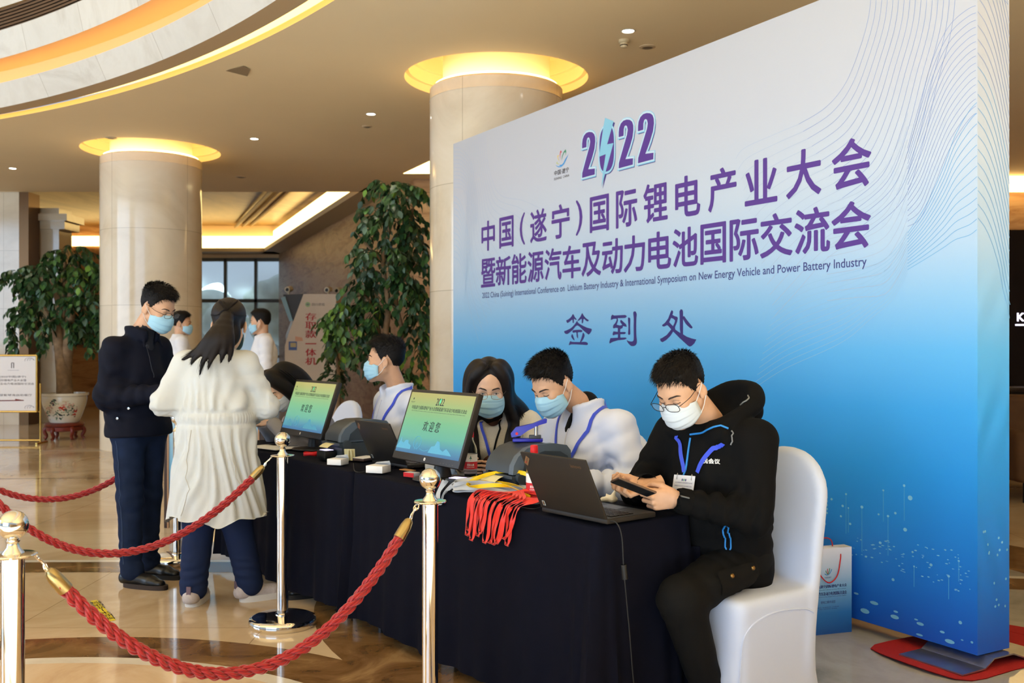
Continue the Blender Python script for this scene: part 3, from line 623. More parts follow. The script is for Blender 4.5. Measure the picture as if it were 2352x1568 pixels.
# steel foot under its corner, on a scrap of red carpet
steel = mat('bent_steel_plate', (168, 172, 180), .28, .9, var=.12, vscale=14, bump=.12, bscale=30)
mb = MB()
prof = [(.158, .014), (.012, .016), (-.05, .050), (-.18, .050), (-.27, .016), (-.42, .014)]
for (d0, z0), (d1, z1) in zip(prof, prof[1:]):
    q = []
    for dz in (0, -.006):
        for s_, d_, z_ in ((4.715, d0, z0), (4.715, d1, z1), (5.03, d1, z1), (5.03, d0, z0)): q.append(wl(s_, z_+dz, d_))
    mb.add(q, [(0, 3, 2, 1), (4, 5, 6, 7), (0, 1, 5, 4), (1, 2, 6, 5), (2, 3, 7, 6), (3, 0, 4, 7)])
mb.build('foot_plate', [steel], BD)['label'] = 'bent grey steel foot plate under the backdrop corner'
redc = mat('red_carpet', (168, 22, 20), .95, var=.12, vscale=120, bump=.4, bscale=400)
mb = MB(); cs = [G3(1999, 1491), G3(2192, 1563), G3(2330, 1540), G3(2480, 1490), G3(2250, 1440), G3(2120, 1465)]
cp = [(p.x, p.y) for p in spline(cs, 4, True)]
cen = Vector((sum(p[0] for p in cp)/len(cp), sum(p[1] for p in cp)/len(cp)))
NR = 8; V = []
for k in range(NR+1):
    for j, p in enumerate(cp):
        q = cen+(Vector(p)-cen)*k/NR; e = (k/NR)**6
        V.append((q.x, q.y, .0045+e*.012*max(0, math.sin(j*.7))))
n = len(cp); Fc = []
for k in range(NR):
    for j in range(n): Fc.append((k*n+j, (k+1)*n+j, (k+1)*n+(j+1) % n, k*n+(j+1) % n))
mb.add(V, Fc, 0, None, True).add([(v[0], v[1], v[2]-.003) for v in V], [f[::-1] for f in Fc], 0, None, True)
tag(mb.build('red_carpet', [redc], sharp=None), 'scrap of red carpet lying under the backdrop foot at its right corner', 'carpet')
mb = MB(); q = [G3(2312, 1452), G3(2500, 1500), G3(2500, 1540), G3(2312, 1482)]
mb.prism([(p.x, p.y) for p in (G3(2306, 1449), G3(2420, 1478), G3(2520, 1470), G3(2312, 1436))], .001, .006)
tag(mb.build('red_carpet', [redc]), 'strip of red carpet behind the right end of the backdrop', 'carpet')
# ================================================================== smooth solid modelling: blended tapered limbs turned into one surface
class Solid:
    def __init__(s, lo, hi, h):
        s.lo = np.array(lo, float); s.h = h; s.n = np.maximum(2, np.ceil((np.array(hi)-s.lo)/h).astype(int)+1)
        s.d = np.full(s.n, 1.0, np.float32)
    def _blk(s, lo, hi):
        i0 = np.clip(np.floor((lo-s.lo)/s.h).astype(int), 0, s.n-1); i1 = np.clip(np.ceil((hi-s.lo)/s.h).astype(int)+1, 1, s.n)
        if np.any(i1 <= i0): return None, None
        g = np.meshgrid(*[s.lo[a]+s.h*np.arange(i0[a], i1[a]) for a in range(3)], indexing='ij')
        return tuple(slice(a, b) for a, b in zip(i0, i1)), np.stack(g, -1)
    def _mix(s, sl, e, k, op):
        d = s.d[sl]
        if op == 'sub':
            e = -e
            if k > 0: hh = np.clip(.5-.5*(d-e)/k, 0, 1); s.d[sl] = d*(1-hh)+e*hh+k*hh*(1-hh)
            else: s.d[sl] = np.maximum(d, e)
        else:
            if k > 0: hh = np.clip(.5+.5*(d-e)/k, 0, 1); s.d[sl] = d*(1-hh)+e*hh-k*hh*(1-hh)
            else: s.d[sl] = np.minimum(d, e)
    def cap(s, a, b, ra, rb, k=.02, op='add', sq=None):
        """tapered limb a->b; sq=(axis, factor) flattens the section along an axis"""
        a = np.array(a, float); b = np.array(b, float); R = max(ra, rb)*(1.7 if sq else 1)+k+3*s.h
        sl, P = s._blk(np.minimum(a, b)-R, np.maximum(a, b)+R)
        if sl is None: return s
        ba = b-a; L = max(1e-9, ba @ ba); pa = P-a; t = np.clip((pa @ ba)/L, 0, 1); q = pa-t[..., None]*ba
        if sq:
            ax = np.array(sq[0], float); ax /= np.linalg.norm(ax); w_ = q @ ax; q = q+(w_*(1/sq[1]-1))[..., None]*ax
            s._mix(sl, (np.linalg.norm(q, axis=-1)-(ra+(rb-ra)*t))*min(1, sq[1]), k, op)
        else: s._mix(sl, np.linalg.norm(q, axis=-1)-(ra+(rb-ra)*t), k, op)
        return s
    def ell(s, c, r, k=.02, op='add', R=None):
        c = np.array(c, float); r = np.array(r, float); m = max(r)+k+3*s.h
        sl, P = s._blk(c-m, c+m)
        if sl is None: return s
        q = P-c
        if R is not None: q = q @ np.array(R)           # columns of R are the ellipsoid's axes
        k0 = np.linalg.norm(q/r, axis=-1); k1 = np.linalg.norm(q/(r*r), axis=-1)
        s._mix(sl, np.where(k1 > 1e-6, k0*(k0-1)/np.maximum(k1, 1e-6), -min(r)), k, op); return s
    def box(s, c, hd, rr=.02, k=.02, op='add', R=None):
        c = np.array(c, float); hd = np.array(hd, float); m = np.linalg.norm(hd)+rr+k+2*s.h
        sl, P = s._blk(c-m, c+m)
        if sl is None: return s
        q = P-c
        if R is not None: q = q @ np.array(R)
        q = np.abs(q)-hd+rr; s._mix(sl, np.linalg.norm(np.maximum(q, 0), axis=-1)+np.minimum(q.max(-1), 0)-rr, k, op); return s
    def fn(s, f, k=.0, op='add'):
        sl, P = s._blk(s.lo, s.lo+s.h*s.n); s._mix(sl, f(P), k, op); return s
    def mesh(s, smooth=1):
        d = s.d; S = d < 0; nx, ny, nz = d.shape
        cnt = np.zeros((nx-1, ny-1, nz-1), np.int8)
        for i in (0, 1):
            for j in (0, 1):
                for k in (0, 1): cnt += S[i:nx-1+i, j:ny-1+j, k:nz-1+k]
        act = (cnt > 0) & (cnt < 8); idx = np.full(act.shape, -1, np.int64); C = np.argwhere(act); idx[act] = np.arange(len(C))
        if not len(C): return np.zeros((0, 3)), np.zeros((0, 4), int)
        acc = np.zeros((len(C), 3)); num = np.zeros(len(C))
        cor = [np.array(c) for c in ((0, 0, 0), (1, 0, 0), (0, 1, 0), (1, 1, 0), (0, 0, 1), (1, 0, 1), (0, 1, 1), (1, 1, 1))]
        for a in range(8):
            for b in range(a+1, 8):
                if np.abs(cor[a]-cor[b]).sum() != 1: continue
                ia = C+cor[a]; ib = C+cor[b]; da = d[ia[:, 0], ia[:, 1], ia[:, 2]]; db = d[ib[:, 0], ib[:, 1], ib[:, 2]]
                x = (da < 0) != (db < 0); t = np.where(x, da/np.where(da == db, 1, da-db), 0)
                acc += np.where(x[:, None], cor[a]+t[:, None]*(cor[b]-cor[a]), 0); num += x
        V = s.lo+s.h*(C+acc/num[:, None]); Q = []
        for ax in range(3):
            sh = [slice(None)]*3; s1 = sh.copy(); s2 = sh.copy(); s1[ax] = slice(0, -1); s2[ax] = slice(1, None)
            E = np.argwhere(S[tuple(s1)] != S[tuple(s2)]); u, v = (ax+1) % 3, (ax+2) % 3
            E = E[(E[:, u] > 0) & (E[:, v] > 0) & (E[:, u] < d.shape[u]-1) & (E[:, v] < d.shape[v]-1)]
            ins = S[E[:, 0], E[:, 1], E[:, 2]]; q = []
            for du, dv in ((1, 1), (0, 1), (0, 0), (1, 0)):
                e = E.copy(); e[:, u] -= du; e[:, v] -= dv; q.append(idx[e[:, 0], e[:, 1], e[:, 2]])
            q = np.stack(q, 1); q[~ins] = q[~ins][:, ::-1]; Q.append(q)
        Q = np.concatenate(Q); Q = Q[(Q >= 0).all(1)]
        for _ in range(smooth): V = lap(V, Q, .5)
        return V, Q
def lap(V, Q, w_=.5):
    A = np.zeros_like(V); n = np.zeros(len(V))
    for i in range(4):
        for j in (1, 3): np.add.at(A, Q[:, i], V[Q[:, (i+j) % 4]]); np.add.at(n, Q[:, i], 1)
    return V+(A/np.maximum(n, 1)[:, None]-V)*w_
def normals(V, Q):
    fn = np.cross(V[Q[:, 2]]-V[Q[:, 0]], V[Q[:, 3]]-V[Q[:, 1]]); N = np.zeros_like(V)
    for i in range(4): np.add.at(N, Q[:, i], fn)
    return N/np.maximum(np.linalg.norm(N, axis=1), 1e-9)[:, None]
def wave3(V, sc, seed=0):
    r = np.random.RandomState(seed); o = np.zeros(len(V))
    for _ in range(5):
        k = r.normal(size=3); k /= np.linalg.norm(k); o += np.sin(V @ (k*sc*r.uniform(.6, 1.5))+r.uniform(0, 6.28))
    return o/5
def folds(V, Q, spots, amp=.002, sc=22, seed=0):
    """cloth relief: gentle undulation everywhere and directed folds round the given spots
    spot = (centre, direction across the folds, wavelength, depth, radius)"""
    N = normals(V, Q); d = amp*wave3(V+.03*np.stack([wave3(V, 9, seed+1), wave3(V, 9, seed+2), wave3(V, 9, seed+3)], 1), sc, seed)
    wp = .045*wave3(V, 9, seed+5)+.016*wave3(V, 24, seed+6); gate = .45+.75*wave3(V, 13, seed+7)
    for k_, (c, dr, wl_, dep, rad) in enumerate(spots):
        q = V-np.array(c); dr = np.array(dr, float); dr /= np.linalg.norm(dr)
        g = np.exp(-(q*q).sum(1)/(rad*rad*1.2)); s_ = np.sin((q @ dr+wp)*2*np.pi/(wl_*1.25)+k_); d = d+dep*.75*g*np.clip(gate, 0, 1.2)*(s_-.35*s_*s_)
    return V+N*d[:, None]
def solid_obj(name, V, Q, m, parent=None, loc=(0, 0, 0), mi=None): 
    return mesh_obj(name, V-np.array(loc), Q, m, parent, True, loc if parent is None else (0, 0, 0), mi)

# ================================================================== TABLES
clothm = mat('navy_tablecloth', (13, 14, 26), .9, var=.08, vscale=40, bump=.08, bscale=900, spec=.12)
def table(u0, u1, wd, lab, clab, seed):
    r = empty('folding_table', T((u0+u1)/2, wd/2, 0), lab, 'table', 'registration tables'); M0 = Matrix.Translation(-T((u0+u1)/2, wd/2, 0))
    def mk(): return MB()
    b = mk(); b.box((0, 0, .725), (u1-u0-.03, wd-.03, .03), TR, bev=.004); b.build('tabletop', [mat('table_board', (120, 100, 80), .6)], r)
    for sx in (-1, 1):
        for sy in (-1, 1):
            x = sx*((u1-u0)/2-.15); y = sy*(wd/2-.07)
            mk().cyl((x, y, .0), (x, y, .71), .014, 10, M=TR).build('leg', [mat('table_leg', (60, 60, 62), .4, .8)], r)
    # the cloth
    n = 260; rc = .025; per = []
    hw, hd = (u1-u0)/2, wd/2
    def outline(t):
        L = [2*hw-2*rc, math.pi/2*rc, 2*hd-2*rc, math.pi/2*rc]*2; tot = sum(L); s = t*tot
        segs = [((-hw+rc, -hd), (1, 0)), ((hw-rc, -hd+rc), -90), ((hw, -hd+rc), (0, 1)), ((hw-rc, hd-rc), 0), ((hw-rc, hd), (-1, 0)), ((-hw+rc, hd-rc), 90), ((-hw, hd-rc), (0, -1)), ((-hw+rc, -hd+rc), 180)]
        for (p, dr), l in zip(segs, L):
            if s <= l:
                if isinstance(dr, tuple):
                    q = (p[0]+dr[0]*s, p[1]+dr[1]*s); nrm = (dr[1], -dr[0]); return q, nrm
                a = math.radians(dr)+s/rc; return (p[0]+rc*math.cos(a), p[1]+rc*math.sin(a)), (math.cos(a), math.sin(a))
            s -= l
        return (-hw+rc, -hd), (0, -1)
    rows = [(.742, -.03), (.7425, -.008), (.740, -.001), (.735, .002), (.71, .003)]+[(.71-.66*k/14, None) for k in range(1, 15)]
    rr = random.Random(seed); ph = [rr.uniform(0, 6) for _ in range(4)]
    V = []
    for z, off in rows:
        for i in range(n):
            (x, y), (nx, ny) = outline(i/n)
            if off is None:
                f = (.71-z)/.66; s = i/n
                corner = math.exp(-((abs(x)-hw)/.10)**2)*math.exp(-((abs(y)-hd)/.10)**2)
                o = .004+f*(.018+.010*math.sin(s*2*math.pi*13+ph[0])+.007*math.sin(s*2*math.pi*29+ph[1]+f)+.03*corner*math.sin(s*2*math.pi*60+ph[2]))+.02*f*corner
                o = max(o, .003)
            else: o = off
            if ny > .5: z = max(z, .62)
            V.append((x+nx*o, y+ny*o, z+(.012*math.sin(i/n*2*math.pi*3+ph[3]) if z < .06 else 0)))
    k = len(rows); Fc = [(r_*n+i, (r_+1)*n+i, (r_+1)*n+(i+1) % n, r_*n+(i+1) % n) for r_ in range(k-1) for i in range(n)]
    Fc.append(tuple(range(n)))
    c = T((u0+u1)/2, wd/2, 0)
    V = [TR @ Vector((x, y, z+.0075)) for x, y, z in V]
    o = mesh_obj('tablecloth', V, Fc, clothm, None, True, c); o.data.set_sharp_from_angle(angle=math.radians(60)); o.data.flip_normals() if False else None
    tag(o, clab, 'tablecloth', 'navy tablecloths'); return r
table(0.0, 1.78, .46, 'long folding table nearest the camera, hidden under its dark navy cloth', 'dark navy cloth over the table nearest the camera', 1)
table(1.80, 3.58, .46, 'long folding table farther from the camera, under the second navy cloth', 'dark navy cloth over the farther table beside the woman in the coat', 2)

# ================================================================== STANCHIONS AND ROPES
chrome = mat('polished_steel', (226, 222, 214), .07, 1.0); brass = mat('brushed_brass', (176, 156, 108), .28, 1.0, bump=.03, bscale=200)
redrope = mat('red_rope', (164, 12, 14), .42, var=.12, vscale=90, sheen=.3)
def stanchion(x, y, lab):
    r = empty('stanchion', (x, y, 0), lab, 'stanchion', 'chrome rope stanchions')
    MB().lathe([(0, 0), (.158, 0), (.162, .006), (.162, .03), (.156, .040), (.140, .046), (.03, .055), (.0, .055)], 48).build('base', [chrome], r)
    MB().lathe([(.036, .052), (.036, .058), (.0278, .062), (.0278, .822), (0, .822)], 28).build('pole', [chrome], r)
    o = MB().lathe([(0, .821), (.054, .822), (.056, .825), (.054, .828), (.03, .830), (0, .83)], 36)
    for k in range(4):
        a = k*math.pi/2+.4; o.tube([(.046*math.cos(a)+.009*math.cos(t), .046*math.sin(a)+.009*math.sin(t), .8255) for t in [2*math.pi*i/10 for i in range(10)]], .0035, 6, 0, True)
    o.build('collar', [chrome], r)
    pr = [(.027, .83), (.026, .833), (.016, .845), (.0135, .855), (.016, .859), (.0165, .863), (.013, .867)]
    pr += [(.038*math.cos(a), .902+.038*math.sin(a)) for a in [math.radians(-68+158*i/20) for i in range(21)]]
    pr[-1] = (0, .94)
    MB().lathe(pr, 36).build('ball_finial', [chrome], r); return r
ST = {'left': (-1.288, 2.57), 'near': (-.283, 3.44), 'far': (-1.118, 4.85), 'back': (-2.1, 6.25), 'off': (-2.52, 4.48), 'off2': (-3.5, 5.85)}
stanchion(*ST['left'], 'chrome stanchion at the left edge, nearest the camera')
stanchion(*ST['near'], 'chrome stanchion in front of the near monitor, its base below the picture')
stanchion(*ST['far'], 'chrome stanchion beside the woman in the coat, its round base in full view')
stanchion(*ST['back'], 'chrome stanchion mostly hidden behind the woman in the pale coat')
stanchion(*ST['off'], 'chrome stanchion just outside the left edge, holding the middle rope')
stanchion(*ST['off2'], 'chrome stanchion outside the left edge, holding the farthest rope')
def rope(A, B, zl, lab, tw=.115, skew=0.):
    a = Vector((*A, .0)); b = Vector((*B, 0)); d = (b-a).normalized(); a = a+d*.055; b = b-d*.055
    L = (b-a).length; n = 150; zh = .815
    root = empty('barrier_rope', ((a+b)/2).xy.to_3d(), lab, 'rope', 'red barrier ropes'); off = -((a+b)/2).xy.to_3d()
    def pt(t):
        u = t+skew*t*(1-t); p = a.lerp(b, t); return Vector((p.x, p.y, zl+(zh-zl)*abs(2*u-1)**2.05))+off
    P = [pt(i/n) for i in range(n+1)]; cum = [0]
    for i in range(n): cum.append(cum[-1]+(P[i+1]-P[i]).length)
    tot = cum[-1]; hk = .05; fe = .075
    def at_s(s):
        import bisect
        i = min(n-1, max(0, bisect.bisect(cum, s)-1)); return P[i].lerp(P[i+1], (s-cum[i])/max(1e-9, cum[i+1]-cum[i]))
    N = 260; s0, s1 = hk+fe*.7, tot-hk-fe*.7
    C = [at_s(s0+(s1-s0)*i/N) for i in range(N+1)]
    mb = MB(); side = Vector((-d.y, d.x, 0))
    for k in range(3):
        for j in range(4):
            pts = []
            for i, p in enumerate(C):
                t = (C[min(i+1, N)]-C[max(i-1, 0)]).normalized(); e1 = side; e2 = t.cross(e1).normalized(); s = s0+(s1-s0)*i/N
                A_ = 2*math.pi*(s/tw+k/3); B_ = -2*math.pi*(s/.06)+j*math.pi/2
                rad = e1*math.cos(A_)+e2*math.sin(A_); tan = -e1*math.sin(A_)+e2*math.cos(A_)
                pts.append(p+rad*.0102+(rad*math.cos(B_)+tan*math.sin(B_))*.0058)
            mb.tube(pts, .0050, 5)
    mb.build('twisted_rope', [redrope], root, sharp=None)
    for s, e in ((hk, 1), (tot-hk, -1)):
        p = at_s(s); q = at_s(s+e*fe); ax = (q-p).normalized(); M = Matrix.Translation(p) @ ax.to_track_quat('Z', 'Y').to_matrix().to_4x4()
        MB().lathe([(0, 0), (.009, .001), (.015, .008), (.0195, .03), (.0205, fe), (.018, fe)], 24, M).build('brass_ferrule', [brass], root)
        h = at_s(0 if e > 0 else tot); mbk = MB(); v = (p-h)
        mbk.tube(spline([p, p-v*.35+Vector((0, 0, .004)), h+v*.12], 4), .0035, 8)
        up = side; 
        mbk.tube([h+v*.1+(v.normalized()*math.cos(t)+up*math.sin(t))*.012 for t in [2*math.pi*i/14 for i in range(14)]], .003, 6, 0, True)
        mbk.tube([p-v*.18+(v.normalized()*math.cos(t)+Vector((0, 0, 1))*math.sin(t))*.008 for t in [2*math.pi*i/12 for i in range(12)]], .0028, 6, 0, True)
        mbk.build('snap_hook', [chrome], root)
rope(ST['left'], ST['near'], .385, 'red twisted rope nearest the camera, sagging low across the foreground')
rope(ST['off'], ST['far'], .39, 'red twisted rope passing in front of the legs of the two people in the queue', skew=.12)
rope(ST['off2'], ST['back'], .425, 'farthest red twisted rope, running behind the legs of the man in the navy jacket')

def smooth_line(P, n):
    for _ in range(n): P = [P[0]]+[(P[i-1]+P[i]*2+P[i+1])/4 for i in range(1, len(P)-1)]+[P[-1]]
    return P
# ================================================================== CHAIRS IN STRETCH COVERS
cover = mat('white_stretch_cover', (200, 210, 234), .7, sheen=.15, bump=.03, bscale=700)
def make_chair():
    s = Solid((-.36, -.33, -.02), (.34, .33, 1.02), .012)
    def back(P):
        x, y, z = P[..., 0], P[..., 1], P[..., 2]; zz_ = z-.40; xx = x+.19+.16*zz_+.10*zz_*zz_
        hw = .222-.02*np.clip((z-.5)/.45, 0, 1)
        q0 = np.abs(y)-hw+.19; q1 = np.maximum(z-.965+.19, .2-z)
        d2 = np.sqrt(np.maximum(q0, 0)**2+np.maximum(q1, 0)**2)+np.minimum(np.maximum(q0, q1), 0)-.19
        tk = np.abs(xx)-.030
        r = .022; a = np.maximum(d2+r, 0); b = np.maximum(tk+r, 0); return np.sqrt(a*a+b*b)+np.minimum(np.maximum(d2, tk)+r, 0)-r
    s.fn(back)
    def skirt(P):
        x, y, z = P[..., 0], P[..., 1], P[..., 2]; f = np.clip(1-z/.44, 0, 1)
        hx = .215+.045*f-.018*np.sin(np.pi*f); hy = .222+.035*f-.018*np.sin(np.pi*f)
        xc = x+.0-.012; qx = np.abs(xc)-hx+.05; qy = np.abs(y)-hy+.05; qz = np.maximum(z-.475+.04, -z)
        w_ = np.sqrt(np.maximum(qx, 0)**2+np.maximum(qy, 0)**2)+np.minimum(np.maximum(qx, qy), 0)-.05
        # drawn up in an arch between the feet
        arch = .07*(1-(np.clip(np.abs(xc)/hx, 0, 1))**2)
        a = np.maximum(w_+.03, 0); b = np.maximum(z-.475+.03, 0); d = np.sqrt(a*a+b*b)+np.minimum(np.maximum(w_, z-.475)+.03, 0)-.03
        return np.maximum(d, -z+.004)
    s.fn(skirt, .03)
    V, Q = s.mesh(2)
    g = normals(V, Q)
    r = empty('banquet_chair', (0, 0, 0))
    # tension folds low on the sides
    d = .003*np.sin(V[:, 2]*90+V[:, 0]*60)*np.exp(-((V[:, 2]-.06)/.06)**2); V = V+g*d[:, None]
    mesh_obj('stretch_cover', V, Q, cover, r, True)
    for sy in (-1, 1):
        pts = spline([(.262, sy*.232, .01), (.222, sy*.228, .25), (.20, sy*.226, .36), (.13, sy*.226, .405), (0, sy*.226, .415), (-.12, sy*.226, .405), (-.175, sy*.222, .385)], 5)
        MB().tube(smooth_line([Vector(V[k_]+g[k_]*.001) for k_ in [int(np.argmin(((V-np.array(p))**2).sum(1))) for p in pts]], 4), .0035, 6).build('seam_piping', [cover], r)
    return r
def copy_tree(o, parent=None):
    c = o.copy(); COL.objects.link(c)
    if parent is not None: c.parent = parent
    for ch in list(o.children): copy_tree(ch, c)
    return c
chair0 = make_chair(); _used = []
def place_chair(u, v, ang, lab):
    c = chair0 if not _used else copy_tree(chair0); _used.append(1)
    c.location = T(u, v, 0); c.rotation_euler = (0, 0, ang); tag(c, lab, 'chair', 'covered banquet chairs')
FACE = math.atan2(-.591, -.807)          # the sitters face the front of the tables
place_chair(-.03, .66, FACE, 'white covered banquet chair carrying the man in black, nearest the camera')
place_chair(.90, .66, FACE, 'white covered banquet chair behind the man in white beside the printer')
place_chair(1.42, .72, math.atan2(-.97, -.25), 'white covered banquet chair under the long-haired woman in glasses')
place_chair(2.42, .70, FACE, 'white covered banquet chair under the young man turned in profile')
place_chair(3.86, .74, FACE, 'white covered banquet chair just right of the far monitor')
place_chair(4.55, .80, FACE, 'white covered banquet chair behind the far monitor, farthest from the camera')
# ================================================================== PEOPLE
skinm = mat('skin', (206, 160, 128), .5, var=.05, vscale=30, bump=.04, bscale=500)
skinf = mat('skin_fair', (222, 180, 152), .5, var=.04, vscale=30, bump=.03, bscale=500)
hairm = mat('black_hair', (17, 14, 14), .5, bump=.25, bscale=900, spec=.22); hairb = mat('dark_brown_hair', (22, 15, 14), .42, bump=.2, bscale=900, spec=.3)
maskb = mat('blue_mask_fabric', (160, 204, 228), .8, bump=.06, bscale=500); maskw = mat('white_mask_fabric', (206, 214, 222), .8, bump=.06, bscale=500)
loopm = mat('ear_loop_elastic', (232, 232, 232), .7); inkd = mat('dark_lash', (30, 22, 20), .6); whit = mat('eye_white', (226, 218, 210), .3)
browm = mat('eyebrow_hair', (52, 38, 32), .8); lensm = mat('spectacle_lens', (240, 244, 246), .03, alpha=.12); frmd = mat('black_spectacle_frame', (24, 24, 28), .3, .4); frmg = mat('gold_spectacle_frame', (150, 118, 92), .3, .8)
lany = mat('blue_lanyard', (48, 76, 214), .55, sheen=.2)
def ip(x, xs, ys): return float(np.interp(x, xs, ys))
def head_solid(neck, fem=False, gaunt=0.):
    s = Solid((-.15, -.125, -.26), (.15, .125, .15), .0042); w_ = .95 if fem else 1.
    s.cap((-.03, 0, -.05), neck, .05*w_, .056*w_, .02)
    s.ell((-.012, 0, .035), (.098, .077, .088), .02); s.ell((.028, 0, -.03), (.062, .064*w_, .092), .03)
    for y in (-1, 1):
        s.cap((.0, y*.054*w_, -.055), (.072, y*.012, -.105), .019, .020, .025)
        s.ell((.058, y*.044, -.026), (.026, .021, .022), .02)
    s.ell((.077, 0, -.108), (.018, .020, .015), .015)
    s.cap((.079, -.030, .018), (.079, .030, .018), .011, .011, .018)
    for y in (-1, 1):
        s.ell((.098, y*.033, -.001), (.014, .019, .011), .012, 'sub'); s.ell((.0755, y*.032, -.001), (.0125, .0155, .0125), .004)
    s.cap((.084, 0, .006), (.106, 0, -.034), .0075, .0105, .012)
    for y in (-1, 1): s.ell((.097, y*.012, -.039), (.010, .008, .008), .006)
    s.ell((.088, 0, -.066), (.010, .022, .006), .006); s.ell((.087, 0, -.076), (.010, .019, .006), .005)
    for y in (-1, 1):
        R = np.array(Matrix.Rotation(y*-.35, 3, 'Z') @ Matrix.Rotation(.2, 3, 'Y'))
        s.ell((-.012, y*.083, -.010), (.019, .0085, .032), .006, R=R); s.ell((-.008, y*.092, -.006), (.010, .0055, .019), .004, 'sub', R=R)
        s.ell((-.006, y*.080, -.035), (.010, .006, .010), .006)
    return s.mesh(1)
def hand_geo(curl, thumb=(.5, .4), spread=.06, side=1):
    """x towards the fingertips, y towards the thumb, z out of the back of the hand"""
    s = Solid((-.06, -.075, -.13), (.21, .10, .06), .0032)
    kn = [(.088, .030, 0), (.092, .009, .003), (.087, -.012, .001), (.078, -.031, -.004)]
    for k in kn: s.cap((.0, k[1]*.45, -.002), (k[0]-.004, k[1], k[2]-.004), .0155, .0115, .012, sq=((0, 0, 1), .85))
    s.cap((-.06, 0, 0), (.01, 0, 0), .026, .024, .012, sq=((0, 0, 1), .72))
    s.ell((.035, .024, -.012), (.032, .018, .014), .012)
    L = [(.044, .026, .021), (.048, .030, .023), (.045, .028, .022), (.035, .021, .019)]; R = [(.0095, .0088, .008, .0066)]*3+[(.0085, .0078, .007, .006)]
    for i, (k, l, r) in enumerate(zip(kn, L, R)):
        p = Vector(k); a = 0; yaw = (1.2-i)*spread
        for j in range(3):
            a += curl[i][j]; d = Vector((math.cos(a)*math.cos(yaw), math.cos(a)*math.sin(yaw), -math.sin(a))); q = p+d*l[j]
            s.cap(p, q, r[j], r[j+1], .0035); p = q
    p = Vector((.022, .028, -.010)); d = Vector((math.cos(thumb[0]), math.sin(thumb[0]), -.35)).normalized()
    for l, r0, r1, bend in ((.040, .0135, .0110, 0), (.032, .0110, .0098, thumb[1]), (.026, .0098, .0072, thumb[1])):
        d = (Matrix.Rotation(-bend, 3, 'Z') @ d); q = p+d*l; s.cap(p, q, r0, r1, .006); p = q
    V, Q = s.mesh(1); 
    return V, Q
RELAX = [(.3, .4, .25), (.35, .45, .3), (.4, .5, .3), (.45, .5, .3)]
GRIP = [(.7, .9, .6), (.75, .95, .6), (.8, 1., .6), (.85, 1., .6)]
def put(V, Q, M):
    A = np.array(M); W_ = V @ A[:3, :3].T+A[:3, 3]
    if np.linalg.det(A[:3, :3]) < 0: Q = Q[:, ::-1]
    return W_, Q
def frame(o, x, y):
    """matrix with origin o, first axis x, second axis nearest y (right or left handed is kept by z sign outside)"""
    x = Vector(x).normalized(); y = Vector(y); y = (y-x*y.dot(x)).normalized(); z = x.cross(y)
    return Matrix(((x.x, y.x, z.x, o[0]), (x.y, y.y, z.y, o[1]), (x.z, y.z, z.z, o[2]), (0, 0, 0, 1)))
def scalp(az, el, t=0.):
    d = Vector((math.cos(el)*math.cos(az), math.cos(el)*math.sin(az), math.sin(el))); c = Vector((-.012, 0, .035))
    p = Vector((d.x*.098, d.y*.077, d.z*.088)); n = Vector((d.x/.098, d.y/.077, d.z/.088)).normalized(); return c+p+n*t, n
HL_M = ([0, 30, 50, 60, 70, 80, 88, 95, 108, 130, 180], [.072, .072, .058, .030, -.004, -.022, -.004, .024, -.004, -.048, -.062])
